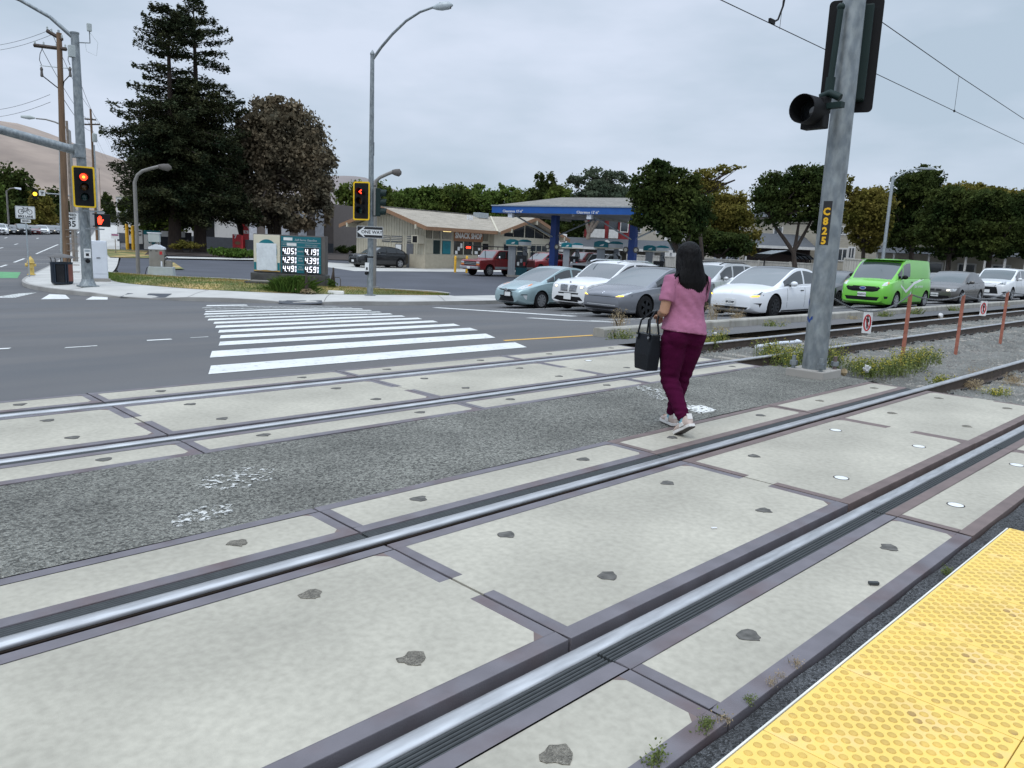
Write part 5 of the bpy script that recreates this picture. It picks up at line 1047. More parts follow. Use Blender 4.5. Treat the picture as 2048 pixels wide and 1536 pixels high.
# polygon coordinates for `front`: y right of the car as seen from in front is -y ... symmetrical pairs throughout
def ex_prius(t, lay, sp, hw):
    both(lay, 'headlight', [(.40, .70), (.72, .70), (.86, .84), (.80, .90), (.58, .84)], 'lamp_glass'); both(lay, 'turn_lamp', [(.735, .80), (.84, .83), (.86, .885), (.78, .885)], 'amber', off_=.007)
    lay('grille', [(-.48, .68), (.48, .68), (.36, .645), (.12, .625), (-.12, .625), (-.36, .645)], 'trim'); lay('lower_intake', [(-.60, .46), (.60, .46), (.74, .25), (-.74, .25)], 'black')
    lay('chin_strip', [(-.70, .235), (.70, .235), (.70, .26), (-.70, .26)], 'chrome', off_=.008); both(lay, 'fog_lamp', [(.69, .50), (.82, .50), (.80, .34), (.74, .40)], 'lamp_glass'); both(lay, 'fog_trim', [(.60, .50), (.82, .50), (.82, .53), (.64, .53)], 'trim', off_=.006)
    e = MB(); 
    for a, b in ((.075, .052), (.03, .05), (.07, .02)): e.tube([(-.01, a*math.cos(2*PI*k/16), .66+b*math.sin(2*PI*k/16)+(.022 if b < .03 else 0)) for k in range(17)], .008, 5, caps=False)
    e.build('emblem', 'chrome', t).location = (-.005, 0, 0); plate(t, -.10, .52, -.03, '', .31, .16); f = ring(rrect(.36, .21, .02), rrect(.30, .15, .01), -.01, .01); f.M = None; o = f.build('plate_frame', 'black', t); o.location = (-.035, -.10, .52); o.rotation_euler[2] = -PI/2
    both(lay, 'wiper', [(.02, .995), (.55, .985), (.55, 1.0), (.02, 1.01)], 'black')
def ex_suv_bm(t, lay, sp, hw):
    for s in (-1, 1):
        k = lay('grille', [(s*.03, .66), (s*.34, .68), (s*.36, .86), (s*.05, .88)][::s], 'trim')
        for j in range(6): y = s*(.07+.05*j); lay('grille_bar', [(y-.011, .675), (y+.011, .675), (y+.011, .865), (y-.011, .865)], 'chrome', off_=.012, sub=1)
        for (a, b, c, d) in ((.02, .65, .36, .672), (.03, .872, .37, .892)): lay('grille_surround', [(s*a, b), (s*c, b+.01), (s*c, d), (s*a, d)][::s], 'chrome', off_=.012, sub=1)
    both(lay, 'headlight', [(.44, .76), (.84, .79), (.90, .90), (.80, .905), (.44, .865)], 'lamp_glass'); both(lay, 'headlight_core', [(.50, .785), (.60, .79), (.60, .85), (.50, .84)], 'head_lit', off_=.008)
    lay('lower_intake', [(-.50, .50), (.50, .50), (.76, .28), (-.76, .28)], 'black'); lay('upper_intake', [(-.44, .62), (.44, .62), (.42, .575), (-.42, .575)], 'trim'); lay('chin_strip', [(-.62, .285), (.62, .285), (.62, .315), (-.62, .315)], 'chrome', off_=.008); lay('skid', [(-.6, .19), (.6, .19), (.66, .27), (-.66, .27)], 'black', off_=.006)
    both(lay, 'fog_lamp', [(.80, .64), (.88, .64), (.88, .72), (.80, .72)], 'lamp_glass'); both(lay, 'air_slot', [(.80, .46), (.88, .46), (.88, .54), (.80, .54)], 'black')
    plate(t, 0, .50, -.035, '', .31, .20); MB().lathe([(.04, -.002), (.04, .004)], (0, 0, 0), 12, 'x').build('emblem', 'chrome', t).location = (.10, 0, .945)
    for s in (-1, 1): MB().tube([(1.75, s*.60, 1.63), (2.1, s*.62, 1.70), (3.4, s*.62, 1.69), (3.75, s*.6, 1.62)], .022, 6).build('roof_rail', 'chrome', t)
def ex_ev(dark):
    def f(t, lay, sp, hw):
        if dark:   # long slim lamps
            both(lay, 'headlight', [(.42, .615), (.66, .63), (.88, .75), (.82, .755), (.60, .685)], 'lamp_glass'); both(lay, 'turn_lamp', [(.44, .618), (.66, .634), (.68, .665), (.56, .66)], 'amber_lit', off_=.008)
            lay('bumper_crease', [(-.80, .60), (.80, .60), (.80, .612), (-.80, .612)], 'trim', sub=4); lay('lower_intake', [(-.62, .33), (.62, .33), (.54, .25), (-.54, .25)], 'black'); lay('bumper_lower_crease', [(-.84, .37), (.84, .37), (.84, .385), (-.84, .385)], 'lamp_glass', sub=4, off_=.002)
        else:
            both(lay, 'headlight', [(.50, .60), (.76, .61), (.90, .74), (.84, .80), (.68, .72)], 'lamp_glass'); both(lay, 'headlight_core', [(.70, .66), (.80, .68), (.86, .76), (.80, .74)], 'glass_dark', off_=.007); both(lay, 'turn_lamp', [(.52, .605), (.75, .615), (.79, .648), (.60, .638)], 'amber_lit', off_=.009)
            lay('lower_intake', [(-.55, .31), (.55, .31), (.50, .24), (-.50, .24)], 'black'); both(lay, 'side_slot', [(.62, .43), (.86, .44), (.80, .32), (.78, .40)], 'black'); plate(t, .0, .44, -.03, '8FL738P')
        lay('emblem', [(-.03, .74), (.03, .74), (.012, .715), (0, .67), (-.012, .715)], 'chrome', off_=.006, sub=1)
        both(lay, 'badge_vent', [(.9, .60)]*0+[(.86, .66), (.89, .68), (.88, .64)], 'black')
    return f
def ex_wagon(t, lay, sp, hw):
    lay('grille', [(-.40, .84), (.40, .84), (.48, .74), (.38, .66), (-.38, .66), (-.48, .74)], 'black'); both(lay, 'headlight', [(.50, .78), (.84, .82), (.86, .92), (.66, .90), (.50, .86)], 'lamp_glass'); lay('lower_intake', [(-.5, .50), (.5, .50), (.56, .34), (-.56, .34)], 'black'); both(lay, 'fog_trim', [(.62, .50), (.82, .50), (.82, .36), (.66, .36)], 'trim')
    plate(t, 0, .58, -.03, '')
    for s in (-1, 1): MB().tube([(1.8, s*.60, 1.66), (2.1, s*.62, 1.74), (3.5, s*.62, 1.75), (3.9, s*.6, 1.68)], .022, 6).build('roof_rail', 'trim', t)
def ex_sedan(wide=False, lit=False, kidney=False, rx=False):
    def f(t, lay, sp, hw):
        k = sp['H']/1.45
        if rx: lay('grille', [(-.34, .90*k), (.34, .90*k), (.26, .70*k), (.52, .34*k), (-.52, .34*k), (-.26, .70*k)], 'trim'); lay('emblem', [(.07*math.cos(2*PI*i/14), .80*k+.05*math.sin(2*PI*i/14)) for i in range(14)], 'chrome', off_=.012, sub=1); both(lay, 'air_curtain', [(.60, .42*k), (.84, .46*k), (.78, .30*k)], 'trim')
        elif kidney:
            for s in (-1, 1): lay('grille', [(s*.02, .60*k), (s*.24, .605*k), (s*.25, .69*k), (s*.03, .70*k)][::s], 'trim')
            lay('lower_intake', [(-.55, .40), (.55, .40), (.62, .27), (-.62, .27)], 'black'); both(lay, 'fog_lamp', [(.64, .36), (.78, .36), (.78, .30), (.64, .30)], 'black')
        else: lay('grille', [(-.52, .69*k), (.52, .69*k), (.46, .58*k), (-.46, .58*k)], 'black'); lay('grille_strip', [(-.62, .70*k), (.62, .70*k), (.62, .73*k), (-.62, .73*k)], 'chrome', off_=.008); lay('lower_intake', [(-.58, .42), (.58, .42), (.64, .27), (-.64, .27)], 'black')
        both(lay, 'headlight', [(.40, .60*k), (.76, .62*k), (.84, .73*k), (.62, .72*k), (.40, .69*k)] if not rx else [(.42, .74*k), (.74, .74*k), (.86, .86*k), (.60, .82*k)], 'lamp_glass' if not rx else 'glass_mid')
        if lit: both(lay, 'headlight_core', [(.46, .62*k), (.56, .625*k), (.56, .695*k), (.46, .69*k)], 'head_lit', off_=.01)
        plate(t, 0, .44*k, -.03, '6TGZ813' if kidney else '')
    return f
def ex_van(t, lay, sp, hw):
    lay('grille', [(-.54, .84), (.54, .84), (.62, .79), (.54, .68), (.36, .64), (-.36, .64), (-.54, .68), (-.62, .79)], 'black'); lay('emblem', [(.10*math.cos(2*PI*i/16), .765+.042*math.sin(2*PI*i/16)) for i in range(16)], 'blue_col', off_=.012, sub=1)
    for z in (.70, .75, .80): lay('grille_bar', [(-.52, z), (.52, z), (.52, z+.012), (-.52, z+.012)], 'trim', off_=.008, sub=3)
    lay('emblem_ring', [(.115*math.cos(2*PI*i/16), .765+.055*math.sin(2*PI*i/16)) for i in range(16)], 'chrome', off_=.009, sub=1)
    both(lay, 'headlight', [(.60, .87), (.78, .885), (.88, 1.02), (.84, 1.04), (.70, .98)], 'lamp_glass'); both(lay, 'turn_lamp', [(.80, .93), (.86, .95), (.875, 1.01), (.84, 1.01)], 'amber', off_=.008)
    lay('lower_intake', [(-.62, .46), (.62, .46), (.55, .33), (-.55, .33)], 'black'); both(lay, 'fog_trim', [(.70, .50), (.86, .50), (.84, .42), (.74, .40)], 'trim'); plate(t, 0, .54, -.035, '83282W2')
    lay('door_seam', [(2.42, .40), (2.434, .40), (2.434, 1.72), (2.42, 1.72)], 'trim', 'left', .003, 4)
    # printed side: white swoosh, red label, pale lettering
    lay('side_graphic', [(1.15, .95), (1.7, .72), (2.5, 1.02), (4.3, 1.28), (4.3, 1.23), (2.6, .94), (1.75, .62), (1.2, .86)], 'sign_white', 'left', .005, 4); lay('side_panel_line', [(3.3, 1.13), (4.35, 1.16), (4.35, 1.18), (3.3, 1.15)], 'trim', 'left', .005)
    lay('red_label', [(2.05, 1.30), (2.38, 1.30), (2.38, 1.42), (2.05, 1.42)], 'steel_red', 'left', .03); lay('side_graphic', [(2.9, 1.45), (3.1, 1.45), (3.25, 1.70), (3.1, 1.70)], 'blue_col', 'left', .006); lay('side_graphic', [(3.1, 1.28), (4.3, 1.28), (4.3, 1.34), (3.1, 1.34)], 'teal', 'left', .006)
    lay('roof_band', [(1.95, 1.66), (4.25, 1.68), (4.25, 1.77), (1.98, 1.77)], 'steel_red', 'left', .006)
    MB().tube([(1.25, 0, 1.80), (1.15, 0, 2.02)], .006, 5).build('aerial', 'black', t); MB().box(1.45, 4.3, -.74, .74, 1.815, 1.825).build('roof_ribs', sp['paint'], t)
    for s, txt in ((-1, 'plant services'),): o = text(txt, .17, 'sign_white', t, (3.0, -hw-.012, .86), rot=(PI/2, 0, 0), depth=.001)
SP = {}
SP['prius'] = dict(L=4.46, W=1.745, H=1.49, gc=.15, r=.315, paint=paint('seafoam', (.29, .385, .40), .35), top=[(0, .56), (.06, .66), (.35, .77), (.9, .90), (1.35, .97), (1.9, .985), (3.6, 1.02), (4.1, 1.06), (4.42, 1.06), (4.46, .95)], cab=[(1.0, .93), (1.7, 1.25), (2.25, 1.455), (2.7, 1.49), (3.2, 1.44), (3.8, 1.24), (4.25, 1.09)], roof=(2.12, 3.15), wins=[(1.25, 1.62), (1.66, 2.55), (2.64, 3.45), (3.52, 3.8)], mir=(1.72, 1.02), seams=(1.55, 2.60), handles=(2.4, 3.3), rim='9', ptaper=.34, nose=.7, extra=ex_prius, wglass='glass_light', wheels=(.93, 3.63))
SP['suv'] = dict(L=4.65, W=1.88, H=1.66, gc=.21, r=.365, paint=paint('white', (.70, .71, .71), 0), top=[(0, .72), (.05, .88), (.3, .97), (.9, 1.04), (1.35, 1.08), (2.2, 1.10), (4.2, 1.13), (4.6, 1.1), (4.65, .95)], cab=[(1.18, 1.06), (1.75, 1.42), (2.15, 1.62), (2.7, 1.66), (3.6, 1.62), (4.15, 1.46), (4.55, 1.10)], roof=(2.02, 4.0), wins=[(1.55, 2.42), (2.52, 3.38), (3.46, 4.1)], mir=(1.72, 1.14), seams=(1.5, 2.46), handles=(2.25, 3.2), rim='5', ptaper=.24, extra=ex_suv_bm, sglass='glass_dark', wheels=(.92, 3.73))
ev = dict(L=4.70, W=1.85, H=1.44, gc=.14, r=.335, top=[(0, .58), (.05, .67), (.35, .76), (.9, .85), (1.3, .90), (2.0, .915), (3.6, .96), (4.2, 1.03), (4.62, 1.03), (4.70, .90)], cab=[(1.02, .87), (1.7, 1.19), (2.3, 1.41), (2.75, 1.44), (3.3, 1.38), (3.9, 1.17), (4.35, 1.03)], roof=(2.18, 3.0), wins=[(1.42, 2.62), (2.71, 3.62)], mir=(1.75, .98), seams=(1.55, 2.66), handles=(2.45, 3.5), ptaper=.32, nose=.75, glassroof=True, wheels=(.86, 3.735), hm='trim', mm=None, wglass='glass_light')
SP['ev_grey'] = dict(ev, paint=paint('grey', (.175, .182, .20), .45), extra=ex_ev(True), rim='dark5'); SP['ev_white'] = dict(ev, paint=paint('pearl', (.73, .75, .77)), extra=ex_ev(False), rim='dark9')
for k in ('ev_grey', 'ev_white'): SP[k]['mm'] = SP[k]['paint']
SP['wagon'] = dict(SP['suv'], L=4.62, W=1.82, H=1.72, paint=paint('silver', (.55, .56, .56), .25), extra=ex_wagon, cab=[(1.1, 1.05), (1.7, 1.45), (2.05, 1.66), (2.7, 1.72), (3.8, 1.70), (4.35, 1.55), (4.58, 1.10)], roof=(1.95, 4.2), rim='5', sglass='glass')
sed = dict(L=4.7, W=1.80, H=1.45, gc=.15, r=.32, top=[(0, .58), (.05, .70), (.4, .80), (.95, .90), (1.4, .93), (2.2, .95), (3.6, .99), (4.1, 1.03), (4.62, 1.0), (4.7, .85)], cab=[(1.25, .92), (1.85, 1.25), (2.3, 1.42), (2.8, 1.45), (3.3, 1.40), (3.8, 1.18), (4.1, 1.02)], roof=(2.2, 3.2), wins=[(1.6, 2.6), (2.69, 3.4)], mir=(1.78, 1.0), seams=(1.6, 2.65), handles=(2.45, 3.3), extra=ex_sedan(), wheels=(.9, 3.65))
SP['sedan_black'] = dict(sed, paint=paint('black', (.012, .013, .014)), extra=ex_sedan(lit=True), rim='dark5', sglass='glass_dark', wglass='glass'); SP['sedan_navy'] = dict(sed, paint=paint('navy', (.035, .038, .05), .3), H=1.48)
SP['sedan_taupe'] = dict(sed, paint=paint('taupe', (.105, .098, .092), .4), extra=ex_sedan(lit=True, kidney=True), L=4.48, W=1.74, H=1.42, rim='5', wheels=(.78, 3.5)); SP['sedan_silver'] = dict(sed, paint=paint('silver', (.5, .5, .5)), extra=ex_sedan())
SP['sedan_red'] = dict(sed, paint=paint('maroon', (.12, .012, .014))); SP['sedan_white'] = dict(sed, paint=paint('white', (.7, .7, .7)), extra=ex_sedan(lit=True))
SP['rx'] = dict(SP['suv'], L=4.85, W=1.9, H=1.70, extra=ex_sedan(rx=True), rim='5', sglass='glass_dark'); SP['nx'] = dict(SP['suv'], L=4.63, W=1.85, H=1.645, paint=paint('black', (.012, .013, .014)), extra=ex_sedan(rx=True), rim='5', sglass='glass_dark', wglass='glass_light', cab=[(1.15, 1.06), (1.75, 1.40), (2.15, 1.60), (2.6, 1.645), (3.4, 1.58), (4.0, 1.40), (4.5, 1.10)], roof=(2.05, 3.7), ptaper=.3)
SP['suv_red'] = dict(SP['suv'], paint=paint('red', (.23, .012, .018), .2), extra=ex_wagon, sglass='glass_dark')
SP['van'] = dict(L=4.80, W=1.84, H=1.83, gc=.17, r=.33, paint=paint('green', (.16, .52, .045), 0, .32), top=[(0, .70), (.05, .86), (.35, 1.0), (.85, 1.09), (1.15, 1.13), (2.0, 1.16), (4.5, 1.17), (4.76, 1.16), (4.80, 1.0)], cab=[(.70, 1.06), (1.25, 1.50), (1.62, 1.76), (2.1, 1.83), (4.2, 1.83), (4.62, 1.79), (4.79, 1.17)], roof=(1.55, 4.62), wins=[(1.02, 1.40), (1.47, 2.20)], mir=(1.32, 1.20), mm='black', seams=(1.42,), handles=(2.3,), hm='black', rim='9', ptaper=.22, nose=.6, tum=.10, extra=ex_van, sglass='glass_dark', wglass='glass_mid', wheels=(.92, 3.98), tw=.2, sillm='black')
def place(k, label, X, Y, head=PI, group='cars queueing at the stop line', cat='car', z=None, name='car', dx=0):
    # X is where the nose is; nose points along heading
    zz = gz(X+2, Y) if z is None else z
    o = car(label, cat, (X, Y, zz), head, SP[k], group, name); return o
place('prius', 'sea-green hatchback at the front of the far lane beside the kerb', 19.3, 19.9)
place('suv', 'white sport utility with twin grille between the sea-green hatchback and the grey sedan', 19.2, 16.9)
place('ev_grey', 'metallic grey electric sedan with slim yellow-lit headlamps, directly behind the walking woman', 17.15, 13.85)
place('ev_white', 'white electric sedan with black glass roof beside the numbered pole', 19.9, 11.4)
place('wagon', 'pale silver estate car with roof rails behind the grey and white sedans', 25.6, 16.9)
place('van', 'bright green delivery van behind the white sedan, with printed side', 29.4, 11.5, cat='van', name='van')
place('sedan_black', 'black sedan with lit headlamps partly hidden between the numbered pole and the green van', 31.3, 14.4)
place('sedan_navy', 'dark navy sedan farther back, above the bonnet of the black sedan', 36.5, 17.4)
place('sedan_taupe', 'taupe grey sedan with lit headlamps directly behind the green van', 37.4, 11.5)
place('rx', 'white crossover with large dark spindle grille at the right edge of the photo', 44.8, 11.4)
place('sedan_silver', 'silver sedan half hidden between the green van and the taupe sedan', 45.5, 14.6)
place('sedan_white', 'pale car barely visible behind the taupe sedan and the white crossover', 52.5, 14.6)
def lot(k, label, px, py, D, head, cat='car', name='car', group='vehicles in the filling station'):
    p = at(px, py, D); z = (lot_z(p.x, p.y)); return car(label, cat, (p.x, p.y, z), head, SP[k], group, name)
lot('nx', 'glossy black crossover parked left-facing before the snack shop side wall', 706, 530, 59.5, PI)
lot('suv_red', 'dark red crossover behind the first fuel pump and blue post', 1048, 540, 62, PI)
lot('sedan_silver', 'silver car at the rightmost fuel pump behind the walking woman', 1322, 545, 52, PI-.3)
# pickup trucks
def pickup(label, loc, head, pm, rack=True, two=True, chrome=True, high=0):
    t = thing('pickup_truck', label, 'pickup truck', loc, head+PI, 'vehicles in the filling station'); L_, hw = 5.4, .97; h = high
    prof = [(0, .52), (0, 1.0+h), (.06, 1.08+h), (1.35, 1.15+h), (1.42, 1.16+h), (3.1, 1.18+h), (5.38, 1.16+h), (5.4, .55), (5.2, .45), (.1, .42)]
    b = MB().prism(prof, -hw, hw, 'y').build('body', pm, t, bevel=.04)
    cut = MB()
    for x in (.95, 4.2):
        for s in (-1, 1): cut.lathe([(.45, s*(hw-.3)), (.45, s*(hw+.2))], (x, 0, .40), 22, 'y')
    cut.box(3.25, 5.32, -hw+.1, hw-.1, .75, 2); co = cut.build('cutter', 'well', t); md = b.modifiers.new('b', 'BOOLEAN'); md.object = co; md.solver = 'EXACT'; bpy.context.view_layer.update(); me = bpy.data.meshes.new_from_object(b.evaluated_get(bpy.context.evaluated_depsgraph_get())); b.modifiers.clear(); b.data = me; bpy.data.objects.remove(co)
    cb = [(1.30, 1.15+h), (1.85, 1.74+h), (2.0, 1.78+h), (2.95, 1.79+h), (3.1, 1.70+h), (3.14, 1.15+h)]
    MB().prism(cb, -hw+.16, hw-.16, 'y').build('cabin', pm, t, bevel=.05)
    for s in (-1, 1):
        y = s*(hw-.155); MB().prism([(1.62, 1.22+h), (1.98, 1.68+h), (2.55, 1.70+h), (2.55, 1.22+h)], y, y+s*.012, 'y').build('side_window', 'glass', t); MB().prism([(2.64, 1.22+h), (2.64, 1.70+h), (2.98, 1.68+h), (3.02, 1.22+h)], y, y+s*.012, 'y').build('side_window', 'glass_dark', t)
        MB().box(1.42, 5.2, *sorted((s*(hw-.005), s*(hw+.012))), .50, .66).build('side_trim', 'galv_light' if two else pm, t) if two else None
        MB().box(1.45, 1.465, *sorted((s*(hw), s*(hw+.004))), .55, 1.14+h).build('door_seam', 'trim', t); MB().box(2.9, 2.915, *sorted((s*(hw), s*(hw+.004))), .55, 1.14+h).build('door_seam', 'trim', t); MB().box(2.6, 2.8, *sorted((s*hw, s*(hw+.02))), .98+h, 1.02+h).build('door_handle', 'black', t)
        MB().sphere((1.72, s*(hw+.10), 1.28+h), .12, 10, 6, (.5, .9, .9)).build('mirror', 'chrome' if chrome else 'black', t, smooth=3)
    MB().quad((1.385, -hw+.24, 1.22+h), (1.385, hw-.24, 1.22+h), (1.83, hw-.30, 1.70+h), (1.83, -hw+.30, 1.70+h)).build('windshield', 'glass_light', t).location = (-.02, 0, .012)
    MB().box(-.16, .06, -hw, hw, .48, .66).build('bumper', 'chrome' if chrome else 'black', t, bevel=.03); MB().box(-.03, .0, -.62, .62, .72, .98+h).build('grille', 'black' if not chrome else 'trim', t)
    for z in (.80, .90): MB().box(-.045, -.03, -.60, .60, z+h/2-.018, z+h/2+.018).build('grille_bar', 'chrome' if chrome else 'black', t)
    for s in (-1, 1): MB().box(-.035, .0, *sorted((s*.64, s*.93)), .86+h, .98+h).build('headlight', 'lamp_glass', t); MB().box(-.035, .0, *sorted((s*.64, s*.93)), .74+h, .84+h).build('turn_lamp', 'amber', t)
    plate(t, 0, .56, -.17, '')
    for x in (.95, 4.2):
        for s in (-1, 1): make_wheel(.385, .24, '7', t, (x, s*(hw-.14), .385), -s)
    if rack:
        rk = MB()
        for s in (-1, 1):
            for x in (3.35, 5.2): rk.tube([(x, s*.85, 1.15), (x, s*.85, 2.02)], .03, 6)
            rk.tube([(.2, s*.85, 2.02), (5.35, s*.85, 2.02)], .035, 6)
        for x in (1.2, 3.35, 4.3, 5.2): rk.tube([(x, -.85, 2.02), (x, .85, 2.02)], .03, 6)
        rk.build('ladder_rack', 'black', t)
    return t
p = at(940, 551, 54.0); pk = pickup('old red pickup with silver side band and ladder rack by the snack shop', (p.x, p.y, lot_z(p.x, p.y)), PI, paint('red2', (.22, .018, .02), .1, .35))
dr = thing('person', 'driver in a grey top sitting at the wheel of the old red pickup', 'person', (p.x+2.25, p.y-.45, lot_z(p.x, p.y)+.95)); 
MB().tube([(0, 0, 0), (.02, 0, .25), (.0, 0, .42), (-.01, 0, .47), (-.02, 0, .51)], [.16, .17, .13, .055, .05], 10).build('torso', 'taupe', dr, smooth=3); MB().sphere((-.03, 0, .62), .105, 10, 8, (1, .85, 1.15)).build('head', 'skin', dr, smooth=3); MB().sphere((.0, 0, .66), .11, 10, 8, (1, .9, 1.0)).build('hair', 'hair', dr, smooth=3)
p = at(1126, 545, 64); pickup('dark maroon pickup loaded with racks and tools behind the second fuel pump', (p.x, p.y, lot_z(p.x, p.y)), PI-.1, paint('maroon', (.12, .012, .014)), True, False, False)
p = at(1157, 552, 52); pickup('white pickup with black grille facing left at the third fuel pump', (p.x, p.y, lot_z(p.x, p.y)), PI-.12, paint('white', (.7, .71, .71)), False, False, False, .1)
# distant traffic on the cross street
def far(k, label, px, py, D, cat='car'):
    p = at(px, py, D); hd = math.atan2(-p.y, 4-p.x)+.12; return car(label, cat, (p.x, p.y, gz(p.x, p.y)), hd, SP[k], 'distant cars waiting on the cross street', 'car')
far('suv', 'distant white sport utility at the left edge of the photo', 4, 467, 112, 'car'); far('sedan_silver', 'distant silver car squeezed behind the white sport utility at the left edge', 14, 465, 119)
far('sedan_black', 'distant dark sedan with lit headlamps, first beside the left edge', 28, 466, 116); far('nx', 'distant black crossover with lit lamps behind the bike lane sign', 50, 465, 117); far('sedan_red', 'distant maroon sedan right of the bike lane sign post', 70, 463.5, 120)
far('sedan_white', 'distant white sedan with lit headlamps in the middle of the waiting row', 88, 463, 122); far('sedan_taupe', 'distant brown sedan with lit headlamps near the right of the waiting row', 102, 462, 124); far('sedan_navy', 'distant dark sedan last in the waiting row by the utility pole', 116, 461.5, 125)
far('sedan_silver', 'distant silver car driving between the utility poles under the speed sign', 143, 459, 128)
# ================================================================== BUILDINGS
zs = -.45
sh = thing('snack_shop', 'low tan filling station shop with brown eaves, shingle roof and snack shop sign', 'shop', (37.9, 48.2, zs), rad(9))
ZE, ZR = 3.28, 4.78
def wallbox(n, *b, m='siding', bevel=0): return MB().box(*b).build(n, m, sh, bevel=bevel)
# main walls
MB().prism([(1.0, -.3), (8.9, -.3), (8.9, 3.35), (4.95, 4.52), (1.0, 3.35)], 1.0, 1.2, 'x').build('gable_wall', 'siding', sh)
bt = MB()
for k in range(26): y = 1.15+.3*k; bt.box(.975, 1.0, y-.02, y+.02, 1.12 if y < 2 else -.1, 3.32+1.15*(1-abs(y-4.95)/3.95)-.06)
bt.build('battens', 'siding_trim', sh)
wallbox('front_wall', 1.2, 9.2, 1.0, 1.2, -.3, 3.3); wallbox('brick_base', .98, 9.2, .93, .999, -.3, 1.14, m='brick_paint'); wallbox('brick_base', .93, .998, .93, 2.6, -.3, 1.14, m='brick_paint')
bl = MB()
for k in range(10): bl.box(.97, 9.2, .922, .929, .02+.11*k, .032+.11*k)
bl.build('brick_courses', 'siding_trim', sh); wallbox('rear_wall', 1.2, 14, 8.7, 8.9, -.3, 3.3)
# roof of the main range and cross wing, 14 cm thick
def roof_plane(n, a, b, c, d, th=.12, m='shingle'):
    P = [Vector(p) for p in (a, b, c, d)]; nrm = (P[1]-P[0]).cross(P[3]-P[0]).normalized(); nrm *= 1 if nrm.z > 0 else -1
    return MB().add([*P, *[p-nrm*th for p in P]], [(0, 1, 2, 3), (7, 6, 5, 4), (0, 4, 5, 1), (1, 5, 6, 2), (2, 6, 7, 3), (3, 7, 4, 0)]).build(n, m, sh)
roof_plane('roof', (0, 0, ZE), (9.0, 0, ZE), (14.2, 4.95, ZR), (0, 4.95, ZR)); roof_plane('roof', (0, 9.9, ZE), (14.2, 9.9, ZE), (14.2, 4.95, ZR), (0, 4.95, ZR))
roof_plane('roof', (9.0, 0, ZE), (8.9, -.4, ZE-.02), (14.2, -.4, ZR-.05), (14.2, 4.95, ZR)); roof_plane('roof', (19.9, -.4, ZE-.35), (19.9, 9, ZE-.35), (14.2, 9, ZR), (14.2, -.4, ZR-.05))
def beam(n, a, b, w_, h, m='fascia'):
    a, b = Vector(a), Vector(b); d = (b-a).normalized(); sd = d.cross(Vector((0, 0, 1))).normalized()*w_/2; u = Vector((0, 0, h/2))
    vs = []
    for p in (a, b): vs += [p-sd-u, p+sd-u, p+sd+u, p-sd+u]
    return MB().add(vs, [(0, 1, 2, 3), (7, 6, 5, 4), (0, 4, 5, 1), (1, 5, 6, 2), (2, 6, 7, 3), (3, 7, 4, 0)]).build(n, m, sh)
beam('fascia', (-.03, -.03, ZE-.11), (-.03, 4.97, ZR-.11), .05, .30); beam('fascia', (-.03, 9.93, ZE-.11), (-.03, 4.93, ZR-.11), .05, .30); beam('fascia', (-.03, -.04, ZE-.11), (8.95, -.04, ZE-.11), .05, .28); beam('fascia', (8.9, -.44, ZE-.12), (14.2, -.44, ZR-.16), .05, .30); beam('fascia', (19.95, -.44, ZE-.46), (14.2, -.44, ZR-.16), .05, .30)
for p in ((-.1, 1.05, 3.28), (-.1, 4.95, 4.3), (-.1, 8.9, 3.28)): beam('beam_end', p, (p[0]+1.1, p[1], p[2]), .16, .34, 'siding')
for p in ((10.4, -.5, 3.4), (14.2, -.5, 4.28), (18.9, -.5, 3.0)): beam('beam_end', p, (p[0], 1, p[2]), .18, .34, 'siding')
beam('ridge_cap', (0, 4.95, ZR+.02), (14.2, 4.95, ZR+.02), .3, .05, 'shingle_grey'); beam('valley_gutter', (9.0, 0.0, ZE+.03), (14.1, 4.85, ZR+.02), .16, .04, 'siding'); 
for k in range(4): MB().tube([(8.6+.22*k, 3.1, 4.1), (8.6+.22*k, 3.1, 4.62)], .045, 6).build('vent_pipe', 'cab_white', sh)
MB().box(11.2, 12.6, 3.9, 4.6, 4.5, 4.98).build('roof_unit', 'galv_light', sh, bevel=.03)
# openings of the gable end
for y0, y1 in ((2.25, 2.95), (3.5, 4.75), (4.85, 5.8)):
    f = wallbox('louvre_window', .955, .975, y0, y1, 2.02, 2.52, m='pane')
    for z in (2.12, 2.25, 2.38): MB().box(.94, .955, y0, y1, z, z+.06).build('louvre', 'siding', f)
MB().box(.95, .974, 2.25, 2.98, -.28, 1.95).build('door', 'door_grey', sh, bevel=.004); d_ = MB().box(.945, .974, 3.5, 4.25, 1.1, 1.88).build('notice_board', 'sign_body', sh); MB().box(.938, .946, 3.56, 4.19, 1.15, 1.83).build('notice', 'sign_white', d_)
MB().box(.2, 1.0, 1.05, 1.75, 1.98, 2.62).build('air_conditioner', 'siding', sh, bevel=.02); MB().box(.185, .2, 1.12, 1.6, 2.06, 2.55).build('air_conditioner_grille', 'black', sh)
